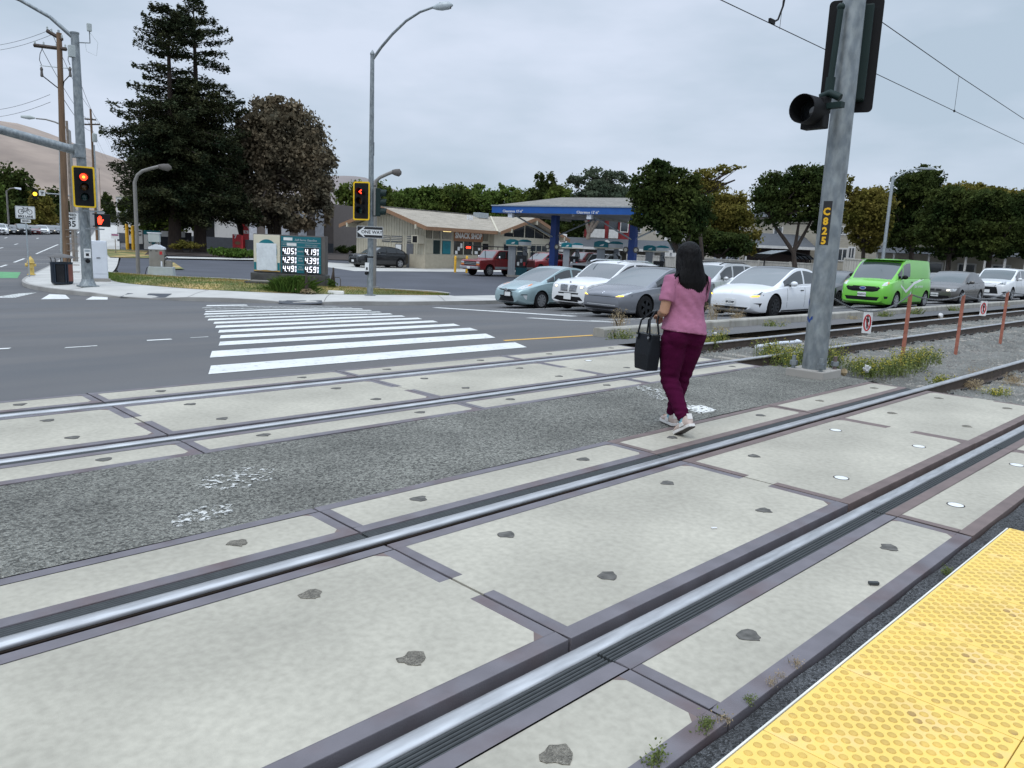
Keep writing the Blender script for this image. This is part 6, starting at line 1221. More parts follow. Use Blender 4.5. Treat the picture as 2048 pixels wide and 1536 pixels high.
# shop front
def win(n, x0, x1, z0, z1, m, y=.99): 
    o = MB().box(x0, x1, y-.02, y, z0, z1).build(n, m, sh)
    return o
for i, x in enumerate((1.1, 1.95, 3.0, 4.45, 5.75, 6.95)):
    w_ = (.75, .78, 1.05, 1.15, 1.05, 1.05)[i]
    win('shop_window', x, x+w_, 1.22, 2.30, ('siding', 'teal_dark', 'teal_dark', 'glass_dark', 'glass_dark', 'glass_dark')[i]) if i else win('window_panel', x, x+w_, 1.22, 2.3, 'siding_trim')
MB().box(1.97, 2.71, .955, .97, 1.24, 2.28).build('green_blind', 'dark_green', sh)
MB().box(3.04, 4.0, .955, .97, 1.26, 2.26).build('poster', 'teal', sh); MB().prism([(3.52+.3*math.cos(2*PI*k/16), 1.85+.22*math.sin(2*PI*k/16)) for k in range(16)], .948, .955, 'y').build('poster_emblem', 'teal_sign', sh)
for x0, x1 in ((1.1, 1.75), (1.95, 2.7), (3.0, 4.1), (8.25, 8.95)):
    f = win('barred_window', x0, x1, 2.42, 3.15, 'glass_dark')
    for k in range(int((x1-x0)/.11)): MB().box(x0+.05+.11*k, x0+.075+.11*k, .945, .97, 2.42, 3.15).build('bar', 'siding', f)
MB().box(3.05, 4.0, .93, .96, 3.02, 3.10).build('light_tube', 'tube_lit', sh)
sb = MB().box(4.35, 8.1, .88, .96, 2.32, 3.22).build('shop_sign', 'board_brown', sh, bevel=.01); text('SNACK SHOP', .62, 'sign_white', sb, (6.2, .87, 2.76), bold=.022, sx=.93, depth=.01)
MB().box(5.85, 6.7, .94, .965, 1.68, 1.98).build('neon_frame', 'sign_black', sh); text('OPEN', .24, 'red_lit', sh, (6.27, .935, 1.82), bold=.012, depth=.004)
for (x, z, w_, h) in ((5.25, 1.75, .25, .4), (4.9, 1.55, .28, .3), (4.6, 1.25, .3, .28), (6.75, 1.3, .16, .22), (7.6, 1.62, .3, .2), (7.15, 1.28, .4, .26)): MB().box(x, x+w_, .955, .968, z, z+h).build('window_notice', 'sign_white', sh)
MB().box(4.4, 6.0, .62, .93, .98, 1.04).build('counter', 'siding_trim', sh); MB().box(8.15, 9.0, .96, .99, -.2, 2.2).build('doorway', 'black', sh)
for x in (2.85, 4.28, 5.65, 6.86, 8.12): MB().box(x-.05, x+.05, .95, .99, 1.14, 3.2).build('mullion', 'siding', sh)
# cross wing with garage doors
MB().prism([(9.2, -.3), (18.9, -.3), (18.9, 2.95), (14.2, 4.35), (9.2, 3.15)], .5, .7, 'y').build('wing_wall', 'siding', sh); wallbox('wing_side', 18.7, 18.9, .7, 9, -.3, 2.9); wallbox('wing_return', 9.2, 9.4, .7, 1.2, -.3, 3.1)
for x0, x1 in ((10.5, 13.5), (14.6, 17.4)):
    gd_ = MB().box(x0, x1, .46, .49, -.2, 2.35).build('garage_door', 'pane', sh)
    for k in range(5): MB().box(x0, x1, .44, .46, -.2+.61*k, -.13+.61*k).build('door_rail', 'siding', gd_)
    for k in range(4): MB().box(x0+(x1-x0)*k/3-.035, x0+(x1-x0)*k/3+.035, .443, .46, -.2, 2.35).build('door_stile', 'siding', gd_)
for xa, xb in ((10.6, 11.9), (12.0, 13.55), (13.75, 15.2), (15.3, 16.7), (16.8, 17.8)):
    za = lambda x: (3.15+(4.35-3.15)*(x-9.2)/5 if x < 14.2 else 4.35-(1.4)*(x-14.2)/4.7)-.22
    MB().prism([(xa, 2.92), (xb, 2.92), (xb, max(2.95, za(xb))), (xa, max(2.95, za(xa)))], .47, .49, 'y').build('clerestory', 'glass_dark', sh)
for x in (14.0, 17.9): MB().lathe([(.2, .47), (.2, .45), (.05, .44)], (x, 0, 2.5), 14, 'y').build('wall_medallion', 'black', sh)  # pair of plain round medallions on the wing wall, unlit

# canopy over the pumps
A = Vector((34.7, 37.3, -.45)); cn_ = thing('pump_canopy', 'fuel pump canopy with blue fascia, grey shingle roof and blue columns', 'canopy', A, rad(-75))   # local +x along the long side, +y to the rear
zf0, zf1, Lc, Dc = 4.14, 4.58, 10.2, 8.8
MB().box(0, Lc, 0, Dc, zf0+.02, zf0+.10).build('soffit', 'soffit', cn_)
for b in ((0, Lc, -.05, 0), (0, Lc, Dc, Dc+.05)): MB().box(*b, zf0, zf1).build('fascia', 'blue_fascia', cn_)
for b in ((-.05, 0, -.05, Dc+.05), (Lc, Lc+.05, -.05, Dc+.05)): MB().box(*b, zf0, zf1).build('fascia', 'blue_fascia', cn_)
MB().box(-.10, Lc+.1, -.10, -.05, zf1-.03, zf1+.04).build('gutter', 'galv_light', cn_)
rz_ = 5.42; e = 2.6
MB().add([(-.06, -.06, zf1), (Lc+.06, -.06, zf1), (Lc+.06, Dc+.06, zf1), (-.06, Dc+.06, zf1), (e, Dc/2, rz_), (Lc-e, Dc/2, rz_)], [(0, 1, 5, 4), (2, 3, 4, 5), (3, 0, 4), (1, 2, 5), (3, 2, 1, 0)]).build('roof', 'shingle_grey', cn_)
for x in (1.2, 5.6, 9.4):
    MB().box(x, x+.10, .1, Dc-.1, zf0-.14, zf0+.02).build('soffit_rib', 'soffit', cn_)
for x, tx in ((3.0, 1.4), (8.5, 6.6)):
    MB().box(x-.20, x+.20, 2.7, 3.2, -.2, zf0+.02).build('column', 'blue_col', cn_, bevel=.02); MB().box(x-.21, x+.21, 2.68, 3.22, 1.1, 2.75).build('column_casing', 'blue_col', cn_, bevel=.02)
    for s in (-1, 1): MB().tube([(x, 2.8, 2.75), (x+s*1.75, .25 if s < 0 else 5.5, zf0-.02)], .05, 6).build('brace', 'galv_light', cn_)
    MB().box(x-1.9, x-1.6, .05, .35, zf0-.28, zf0).build('brace_bracket', 'cab_white', cn_)
    for s in (-1, 1): MB().lathe([(.19, 0), (.19, .05)], (x+s*.34, 2.66, 2.15), 14, 'y').build('round_sign', 'sign_body', cn_); MB().lathe([(.11, -.012), (.11, 0)], (x+s*.34, 2.66, 2.15), 14, 'y').build('round_sign_face', 'cream', cn_)
    text('Clearance 13\'-6"', .22, 'sign_white', cn_, (tx+.1, -.056, zf0+.10), depth=.002, bold=.004)
# pumps
def pump(px, py_top, D, label):
    p = at(px, py_top, D); z0 = lot_z(p.x, p.y); h = p.z-z0; t = thing('fuel_pump', label, 'fuel pump', (p.x, p.y, z0), face_to(p, 2, 8)+.15, 'fuel pumps under the canopy'); k = h/2.45
    MB().box(-.75, .75, -.5, .9, -.1, .13).build('island', 'sidewalk_old', t, bevel=.03)
    MB().box(-.62*k, -.16*k, -.25, .35, .13, 2.0*k).build('left_pier', 'pump_grey', t, bevel=.02); MB().box(-.42*k, -.38*k, -.262, -.25, .13, 2.0*k).build('pier_seam', 'galv_light', t)
    MB().box(.36*k, .62*k, .1, .45, .13, 2.0*k).build('right_pier', 'pump_grey', t, bevel=.02); MB().box(-.1*k, .62*k, -.2, .3, .13, .62*k).build('lower_panel', 'teal_dark', t, bevel=.01); MB().box(-.1*k, .60*k, -.18, .28, .62*k, 1.42*k).build('dispenser', 'blackgloss', t, bevel=.02)
    for i in range(3): MB().box((-.04+.2*i)*k, (.1+.2*i)*k, -.2, -.18, (.75+.2*(i % 2))*k, (.98+.2*(i % 2))*k).build('display', ('sign_white', 'galv_light', 'sign_red')[i], t)
    MB().tube([(.5*k, -.2, .7*k), (.66*k, -.35, 1.0*k), (.62*k, -.25, 1.55*k), (.5*k, -.1, 1.7*k)], .03, 6).build('hose', 'black', t); MB().tube([(.3*k, -.2, 1.42*k), (.3*k, -.2, 1.78*k), (.45*k, 0, 1.8*k)], .02, 5).build('hose_mast', 'black', t)
    for x0, x1, m in ((-.80, -.02, 'teal'), (.0, .82, 'pump_white')):
        MB().prism([(x0*k, 2.02*k), (x1*k, 2.02*k), (x1*k, 2.34*k), ((x0*.3+x1*.7)*k, 2.42*k), ((x0*.7+x1*.3)*k, 2.42*k), (x0*k, 2.34*k)], -.42, .5, 'y').build('topper', m, t, bevel=.01)
        MB().box(x0*k, x1*k, -.435, -.42, 2.0*k, 2.07*k).build('topper_band', 'cream', t)
    MB().prism([(.0, 2.28*k), (.82*k, 2.28*k), (.82*k, 2.34*k), (.57*k, 2.43*k), (.25*k, 2.43*k), (.0, 2.34*k)], -.43, .51, 'y').build('topper_cap', 'teal', t)
    MB().prism([(-.52*k, 2.14*k), (-.3*k, 2.14*k), (-.24*k, 2.26*k), (-.40*k, 2.22*k)], -.428, -.42, 'y').build('topper_mark', 'sign_white', t)
pump(1037, 478, 55, 'grey fuel pump with teal topper beside the old red pickup'); pump(1217, 481.5, 50.5, 'grey fuel pump with teal topper directly left of the right blue column'); pump(1144, 485, 63, 'grey fuel pump with teal topper between the two blue columns, farther back'); pump(1312, 490, 56, 'rightmost grey fuel pump with teal topper, right of both blue columns')
for i, (px, py, D) in enumerate(((911, 512, 58), (934, 512, 58))):
    p = at(px, py, D); z0 = lot_z(p.x, p.y); t = thing('bollard', 'yellow bollard %s the snack shop front' % ('at the bonnet of the old red pickup before', 'behind the old red pickup at')[i], 'bollard', (p.x, p.y, z0)); MB().lathe([(.085, -.1), (.085, p.z-z0-.05), (.06, p.z-z0), (0, p.z-z0+.02)], n=12).build('post', 'bollard', t, smooth=.8); MB().lathe([(.089, p.z-z0-.3), (.089, p.z-z0-.26)], n=12).build('band', 'paint_yellow', t)
# ice or vending boxes right of the shop
p = at(1126, 545, 78); t = thing('white_board', 'stack of white price boards on the right corner of the snack shop', 'sign board', (p.x, p.y, -.3), face_to(p, 0, 0))
for k in range(5): MB().box(-.6, .2, 0, .05, .8+.52*k, 1.27+.52*k).build('board', 'sign_white', t); MB().box(-.5, .1, -.01, 0, .98+.52*k, 1.1+.52*k).build('board_text', 'taupe', t)
MB().box(-.65, -.6, 0, .05, 0, 3.4).build('board_post', 'siding', t)
# ---- fried chicken restaurant building
P0, P1, P2 = Vector((38.6, 102.8, .5)), Vector((43.45, 90.8, .5)), Vector((48.4, 78.6, .5)); d = (P2-P0); yaw = math.atan2(d.y, d.x)
kf = thing('restaurant', 'white restaurant building with red awning and taupe side with white panels behind the tall conifers', 'restaurant', P0, yaw)
L1, L2 = (P1-P0).length, (P2-P0).length
MB().box(-8, L1, 0, 9, -1.5, 5.35).build('white_wing', 'kfc_white', kf); MB().box(L1, L2, .15, 9, -1.5, 5.0).build('taupe_wing', 'taupe', kf); MB().box(-8, L1+.0, -.06, 0, -1.5, .75).build('dark_plinth', 'kfc_dark', kf); MB().box(L1, L2, .10, .15, -1.5, .6).build('dark_plinth', 'kfc_dark', kf)
MB().box(-8.05, L1+.05, -.12, 9.1, 5.35, 5.5).build('parapet', 'siding', kf)
MB().box(5.2, 8.6, -.02, .0, .4, 2.9).build('entrance', 'black', kf); MB().prism([(0, 3.2), (0, 4.3), (-1.0, 3.2)], 5.0, 8.8, 'x').build('red_awning', 'kfc_red', kf); MB().box(-1, 2.6, -.3, .3, 5.5, 5.8).build('roof_edge', 'kfc_dark', kf)
MB().prism([(11.0, 3.4), (11.25, 3.4), (10.4, 4.5), (10.15, 4.5)], -.3, -.05, 'y').build('wall_blade', 'kfc_red', kf); MB().box(2.2, 3.4, -.1, 1.0, 6.2, 6.8).build('red_roof_sign', 'kfc_red', kf); MB().box(2.7, 2.9, .3, .5, 5.4, 6.3).build('sign_support', 'sign_body', kf)
for k in range(5): x = L1+1.0+2.42*k; MB().box(x, x+1.15, .07, .145, .6, 5.0).build('white_panel', 'panel_white', kf)
MB().box(L1-.1, L1+.3, -.25, .1, -.5, 5.0).build('red_corner_fin', 'kfc_red', kf)
p = at(292, 480, 78); t = thing('menu_banners', 'white banner with black lettering and blue banner on a dark enclosure left of the conifers', 'banner', (p.x, p.y, gz(p.x, p.y)), face_to(p, 0, 0)); z0 = p.z-gz(p.x, p.y)
MB().box(-1.6, 4.2, .1, 1.5, -.5, z0+.9).build('enclosure', 'kfc_dark', t); MB().box(-1.6, -.3, .02, .08, z0-.4, z0+.95).build('white_banner', 'sign_white', t); text('KFC', .62, 'sign_black', t, (-.95, .0, z0+.62), bold=.02); MB().box(-.2, 1.3, .02, .08, z0-.9, z0+.95).build('blue_banner', 'sign_white', t); MB().box(-.2, 1.3, .0, .02, z0+.55, z0+.95).build('banner_band', 'teal', t); MB().prism([(.55+.4*math.cos(2*PI*k/16), z0-.0+.4*math.sin(2*PI*k/16)) for k in range(16)], -.01, .02, 'y').build('banner_disc', 'teal_sign', t); MB().box(1.4, 3.6, .02, .08, z0+.4, z0+.95).build('pale_banner', 'sign_white', t)
for i, px in enumerate((254, 266)): p = at(px, 472+3*i, 76); z0 = gz(p.x, p.y); t = thing('bollard', 'yellow bollard %s of the pair left of the white banner' % ('on the left', 'on the right')[i], 'bollard', (p.x, p.y, z0)); MB().lathe([(.16, -.2), (.16, 1.05+p.z-z0), (.1, 1.15+p.z-z0)], n=10).build('post', 'bollard', t)
p = at(474, 480, 78); z0 = gz(p.x, p.y); t = thing('red_meal_poster', 'red poster board with a white 7 and food picture beyond the hedge', 'poster', (p.x, p.y, z0), face_to(p, 0, 0)); k = p.z-z0; MB().box(-.42, .42, 0, .06, k-.75, k+.55).build('board', 'sign_red', t); text('7', .5, 'sign_white', t, (-.15, -.01, k+.3), bold=.02); MB().sphere((.05, -.01, k-.3), .25, 10, 6, (1.1, .1, .7)).build('food_picture', 'fascia', t, smooth=3); MB().box(-.03, .03, .02, .05, 0, k).build('post', 'sign_body', t)
p = at(492, 464, 79); z0 = gz(p.x, p.y); t = thing('flag_banner', 'red and white feather banner with letter G beside the red poster', 'banner', (p.x, p.y, z0), face_to(p, 0, 0)); k = p.z-z0; MB().prism([(-.25, k-.75), (.25, k-.75), (.27, k+.2), (.12, k+.55), (-.12, k+.55), (-.27, k+.2)], 0, .05, 'y').build('banner', 'sign_red', t); MB().box(-.24, .24, -.01, 0, k-.15, k+.15).build('banner_band', 'sign_white', t); text('G', .28, 'sign_red', t, (0, -.015, k), bold=.01); MB().box(-.03, .03, .02, .05, 0, k).build('post', 'sign_body', t)
p = at(230, 472, 66); z0 = gz(p.x, p.y); t = thing('realty_sign', 'small pink and white yard sign on a post by the lawn', 'sign', (p.x, p.y, z0), face_to(p, 0, 0)); k = p.z-z0; MB().box(-.3, .3, 0, .04, k-.25, k+.2).build('board', 'sign_white', t); MB().box(-.26, .26, -.01, 0, k+.02, k+.16).build('board_band', 'shirt', t); MB().box(-.03, .03, .0, .04, -.2, k-.25).build('post', 'bark_pale', t)
p = at(718, 490, 100); z0 = gz(p.x, p.y); t = thing('drive_through_shelter', 'small tan drive-through shelter with posts behind the black crossover', 'shelter', (p.x, p.y, z0), face_to(p, 0, 0)); MB().box(-3.2, 1.8, 0, 4, 3.6, 4.4).build('roof', 'siding', t)
for x in (-3, -1, .9, 1.6): MB().box(x, x+.25, .2, .45, -.3, 3.6).build('post', 'siding_trim', t)
MB().box(-3.2, 1.8, 3.9, 4, -.3, 3.6).build('rear_wall', 'brown_wall', t); MB().box(-.2, .4, -.5, -.2, .4, 3.6).build('menu_board', 'sign_white', t); MB().box(-.1, .3, -.52, -.5, 2.4, 2.9).build('menu_panel', 'kfc_red', t); MB().tube([(-1.6, -1, -.3), (-1.6, -1, 1.6)], .12, 8).build('guard_post', 'bollard', t)
# ---- apartments, carports and houses behind
p = at(1145, 500, 118); q = at(1430, 500, 118); d = q-p; yaw = math.atan2(d.y, d.x); ap_ = thing('apartment_building', 'three storey tan apartment building with maroon bays and white balconies beyond the canopy', 'apartment building', (p.x, p.y, gz(p.x, p.y)), yaw); W_ = d.length
MB().box(-2, W_, .5, 12, -1, 9.2).build('wall', 'apt_tan', ap_); MB().add([(-2.6, -.3, 9.2), (W_+.6, -.3, 9.2), (W_+.6, 12.8, 9.2), (-2.6, 12.8, 9.2), (1, 6, 9.8), (W_-3, 6, 9.8)], [(0, 1, 5, 4), (2, 3, 4, 5), (3, 0, 4), (1, 2, 5), (3, 2, 1, 0)]).build('roof', 'roof_dark', ap_)
for x0, x1 in ((1.6, 2.3), (4.6, 5.2), (6.6, 8.4)): MB().box(x0, x1, .0, .5, -1, 9.1).build('maroon_bay', 'apt_red', ap_)
for x0, x1 in ((2.3, 4.6), (5.2, 6.6), (13.5, 15.4), (15.5, 17.2)):
    for z in (.3, 3.3, 6.2):
        b = MB().box(x0, x1, .42, .5, z+.1, z+2.7).build('balcony_recess', 'pane', ap_); MB().box(x0, x1, -.5, -.42, z, z+1.1).build('balcony_rail', 'apt_white', b); MB().box(x0, x1, -.5, .42, z-.15, z).build('balcony_floor', 'apt_white', b)
for x0, x1 in ((-.4, .3), (8.8, 10.0), (12.4, 13.1), (7.0, 8.0)):
    for z in (1.2, 4.2, 7.1):
        y = -.05 if 6.6 < x0 < 8.4 else .45; w_ = MB().box(x0, x1, y, y+.05, z, z+1.5).build('window', 'pane', ap_); 
        for b in ((x0-.12, x0, z-.12, z+1.62), (x1, x1+.12, z-.12, z+1.62), (x0, x1, z-.12, z), (x0, x1, z+1.5, z+1.62)): MB().box(b[0], b[1], y-.06, y+.04, b[2], b[3]).build('window_frame', 'apt_white', w_)
p = at(1128, 500, 95); q = at(1345, 507, 95); d = q-p; t = thing('carport', 'long grey roofed carport in front of the apartment building', 'carport', (p.x, p.y, gz(p.x, p.y)-.2), math.atan2(d.y, d.x)); W_ = d.length; zc = at(1240, 497, 95).z-t.location.z
MB().prism([(0, zc), (3.4, zc+1.15), (7, zc)], 0, W_, 'x').build('roof', 'roof_dark', t); MB().box(0, W_, -.06, .0, zc-.25, zc+.05).build('fascia', 'apt_white', t)
for k in range(7): x = W_*k/6*.97+.2; MB().box(x, x+.2, .3, .5, -1, zc).build('post', 'apt_white', t)
MB().box(0, W_, 6.8, 7, -1, zc).build('rear_wall', 'apt_tan', t); MB().prism([(W_*.28, zc), (W_*.5, zc), (W_*.39, zc+.95)], -.3, .3, 'y').build('gablet', 'apt_white', t)
p = at(1480, 500, 84); q = at(1736, 520, 74); d = q-p; W_ = d.length; z0 = -.6; t = thing('siding_house', 'two storey tan siding house with white framed windows behind the forked tree', 'house', (p.x, p.y, z0), math.atan2(d.y, d.x))
MB().box(0, W_, 0, 9, -.5, 6.3).build('wall', 'apt_tan', t)
sl = MB()
for k in range(31): sl.box(0, W_, -.018, 0, .0+.2*k, .015+.2*k)
sl.build('siding_laps', 'siding_trim', t)
MB().prism([(-.5, 6.3), (9.5, 6.3), (4.5, 7.4)], -.4, W_+.4, 'x').build('roof', 'roof_dark', t)
def hwin(px, py, w_, h):
    v = at(px, py, 78); lx = (Vector((v.x, v.y, 0))-Vector((p.x, p.y, 0))).dot(Vector((d.x, d.y, 0)).normalized()); lz = v.z-z0; f = MB().box(lx-w_/2-.14, lx+w_/2+.14, -.06, 0, lz-h/2-.14, lz+h/2+.14).build('window_frame', 'apt_white', t); MB().box(lx-w_/2, lx+w_/2, -.075, -.06, lz-h/2, lz+h/2).build('window', 'pane', t); MB().box(lx-.04, lx+.04, -.09, -.075, lz-h/2, lz+h/2).build('window_mullion', 'apt_white', t)
hwin(1715, 511, .75, 1.0); hwin(1715, 464, .75, .6); hwin(1512, 461, .8, .85); hwin(1508, 428, .7, .5); hwin(1741, 508, .45, .9)
v0 = at(1490, 500, 76); v1 = at(1628, 500, 76); d = v1-v0; c_ = thing('brown_carport', 'dark brown open garage with grey roof in front of the tan siding house', 'carport', (v0.x, v0.y, -.6), math.atan2(d.y, d.x)); W_ = d.length; zc = at(1560, 493, 76).z+.6
MB().prism([(-.6, zc), (3.5, zc+1.3), (6, zc)], -.3, W_, 'x').build('roof', 'roof_dark', c_); MB().box(-.3, W_, -.66, -.6, zc-.22, zc+.04).build('fascia', 'apt_white', c_); MB().box(.1, W_-.2, .4, .6, -.5, zc).build('wall', 'brown_wall', c_); MB().box(0, .15, -.3, -.15, -.5, zc).build('post', 'apt_white', c_)
v0 = at(1738, 520, 66); v1 = at(2070, 540, 58); d = v1-v0; h3 = thing('porch_house', 'shaded tan house with white porch posts under the dark trees at the right', 'house', (v0.x, v0.y, -.6), math.atan2(d.y, d.x)); W_ = d.length
MB().box(0, W_, 2, 9, -.5, 4.6).build('wall', 'apt_tan', h3); MB().prism([(-.5, 3.0), (2, 3.6), (2, 3.0)], 0, W_, 'x').build('porch_roof', 'roof_dark', h3); MB().prism([(1.5, 4.6), (9.5, 4.6), (5.5, 5.6)], -.3, W_, 'x').build('roof', 'roof_dark', h3)
for k in range(9): x = .6+W_*k/9; MB().box(x, x+.14, -.2, -.06, -.5, 3.0).build('porch_post', 'apt_white', h3)
for k in range(5): x = 1.6+W_*k/5; w_ = MB().box(x, x+1.1, 1.94, 2, .9, 2.3).build('window', 'pane', h3); MB().box(x-.12, x, 1.92, 2, .8, 2.4).build('window_frame', 'apt_white', w_); MB().box(x+1.1, x+1.22, 1.92, 2, .8, 2.4).build('window_frame', 'apt_white', w_); MB().box(x, x+1.1, 1.92, 2, 2.3, 2.42).build('window_frame', 'apt_white', w_)
# board fence and metal carport frame
def fence(px0, py0, D0_, px1, py1, D1_, h, label):
    a, b = at(px0, py0, D0_), at(px1, py1, D1_); d = b-a; t = thing('board_fence', label, 'fence', (a.x, a.y, a.z-h), math.atan2(d.y, d.x)); W_ = math.hypot(d.x, d.y); dz = b.z-a.z; n = int(W_/.17); m = MB()
    for k in range(n): x = W_*k/n; z = dz*k/n; m.box(x, x+.155, 0, .025, z-.3, z+h-.1+.01*math.sin(k*2.3))
    m.build('boards', 'fence_white', t)
    for k in range(int(W_/2.4)+1): x = 2.4*k; z = dz*x/W_; MB().box(x-.06, x+.06, -.05, .0, z-.3, z+h+.02).build('fence_post', 'fence_white', t)
    MB().add([(0, -.04, h-.1), (W_, -.04, dz+h-.1), (W_, .05, dz+h-.1), (0, .05, h-.1), (0, -.04, h-.02), (W_, -.04, dz+h-.02), (W_, .05, dz+h-.02), (0, .05, h-.02)], [(3, 2, 1, 0), (4, 5, 6, 7), (0, 1, 5, 4), (1, 2, 6, 5), (2, 3, 7, 6), (3, 0, 4, 7)]).build('top_rail', 'fence_white', t)
fence(1255, 508, 66, 1648, 527, 54, 1.75, 'weathered white board fence behind the queueing cars'); fence(1690, 516, 56, 1760, 520, 54, 1.6, 'short white board fence behind the green van')
v = at(1528, 530, 57); t = thing('metal_carport', 'black framed metal carport beside the forked tree', 'carport', (v.x, v.y, -.6), face_to(v, 0, 0)+.25); zt = at(1560, 508, 57).z+.6
for k in range(5):
    y = .0+1.1*k; MB().tube([(0, y, -.2), (0, y, zt-.35), (.5, y, zt-.05), (1.6, y, zt+.25), (3.2, y, zt-.05), (3.6, y, zt-.35), (3.6, y, -.2)], .045, 5).build('frame_hoop', 'black', t)
MB().grid([[(x, y, z) for y in (0, 2.2, 4.4)] for x, z in ((.45, zt-.03), (1.6, zt+.28), (3.2, zt-.02), (3.6, zt-.3))]).build('roof_sheet', 'galv', t)
# ================================================================== TREES AND PLANTS
def quads(P, size, flat=0., seed=0, asp=.6):
    # one small rhombic leaf (or leaf cluster) per point
    P = np.asarray(P, float); N = len(P); n = NR.normal(0, 1, (N, 3)); n[:, 2] += flat*2; n /= np.linalg.norm(n, axis=1)[:, None]
    a = np.cross(n, NR.normal(0, 1, (N, 3))); a /= np.linalg.norm(a, axis=1)[:, None]+1e-9; b = np.cross(n, a); s = size*NR.uniform(.6, 1.35, N)[:, None]
    V = np.stack([P+a*s, P+b*s*asp, P-a*s*.9, P-b*s*asp], 1).reshape(-1, 3); return V, np.arange(4*N).reshape(-1, 4)
def crown_pts(ells, n, clumps=60, cr=.24, hollow=.35):
    # ells: (cx,cy,cz,rx,ry,rz); leaves gather in clumps spread through each ellipsoid, more of them near its skin
    out = []; cen = []; vol = np.array([e[3]*e[4]*e[5] for e in ells])**.8; vol /= vol.sum()
    for e, v in zip(ells, vol):
        k = max(5, int(clumps*v)); m = int(n*v)
        d = NR.normal(0, 1, (k, 3)); d /= np.linalg.norm(d, axis=1)[:, None]; r = NR.uniform(hollow, 1, k)**.6; c = d*r[:, None]*.86*NR.uniform(.78, 1.2, k)[:, None]
        idx = NR.integers(0, k, m); sz = cr*NR.uniform(.5, 1.5, k); q = NR.normal(0, .5, (m, 3)); loose = NR.random(m) < .10
        p = c[idx]+q*sz[idx][:, None]*np.array([1, 1, .8]); u = NR.normal(0, 1, (m, 3)); u /= np.linalg.norm(u, axis=1)[:, None]; u *= (NR.uniform(.2, 1, m)**.5)[:, None]*.98; p[loose] = u[loose]; p = p*np.array(e[3:6])+np.array(e[:3]); out.append(p); cen.append(c*np.array(e[3:6])+np.array(e[:3]))
    return np.concatenate(out), np.concatenate(cen)
RV = np.array([_r0.x, _r0.y, 0]); FV = np.array([HF.x, HF.y, 0])
def tree(name, label, base, D, ells, n, leaf, mtl, trunk_r=.2, bark='bark', forks=None, clumps=60, cr=.26, group=None, flat=0, cat='tree', limbs=14, depth=1., ztop=None, hollow=.35, asp=.6):
    # base: survey point of the foot; ells: crown lobes surveyed at distance D
    if isinstance(base[1], str): b = at(base[0], 480, D); z0 = gz(b.x, b.y)
    else: b = at(base[0], base[1], D); z0 = b.z
    B = np.array([b.x, b.y, z0]); t = thing(name, label, cat, tuple(B), 0, group); k = D/F_PX; E = []
    for i, (cx, cy, rx, ry) in enumerate(ells):
        c = at(cx, cy, D); off = FV*NR.uniform(-.5, .5)*rx*k*.7; E.append((c.x-B[0]+off[0], c.y-B[1]+off[1], c.z-B[2], rx*k, rx*k*depth, ry*k))
    P, cen = crown_pts(E, n, clumps, cr, hollow); V, Q = quads(P, leaf, flat, asp=asp); npmesh('crown', V, Q, mtl, t)
    tr = MB(); top = np.mean([e[:3] for e in E], axis=0); zlow = min(e[2]-e[5] for e in E); hb = max(.8, zlow+.25*(top[2]-zlow))
    if forks:
        for f_ in forks:
            pts = [at(x, y, D)-Vector(B) for x, y in f_]; m = len(pts); tr.tube(pts, [trunk_r*(1-.55*i/(m-1))*(1 if f_ is forks[0] else .8) for i in range(m)], 8)
        hub = at(*forks[0][-1], D)-Vector(B)
    else:
        lean = top*np.array([.3, .3, 0]); hub = Vector((lean[0], lean[1], hb)); tr.tube([(0, 0, -.3), (0, 0, .25), hub*.55, hub], [trunk_r*1.35, trunk_r, trunk_r*.85, trunk_r*.7], 9)
    for c in cen[NR.permutation(len(cen))[:limbs]]:
        c = Vector(c); m = hub.lerp(c, .5)+Vector((0, 0, -.12*(c-hub).length)); tr.tube([hub*.9+Vector((0, 0, 0)), m, c], [trunk_r*.45, trunk_r*.28, trunk_r*.08], 5)
    tr.build('trunk', bark, t, smooth=.9); return t
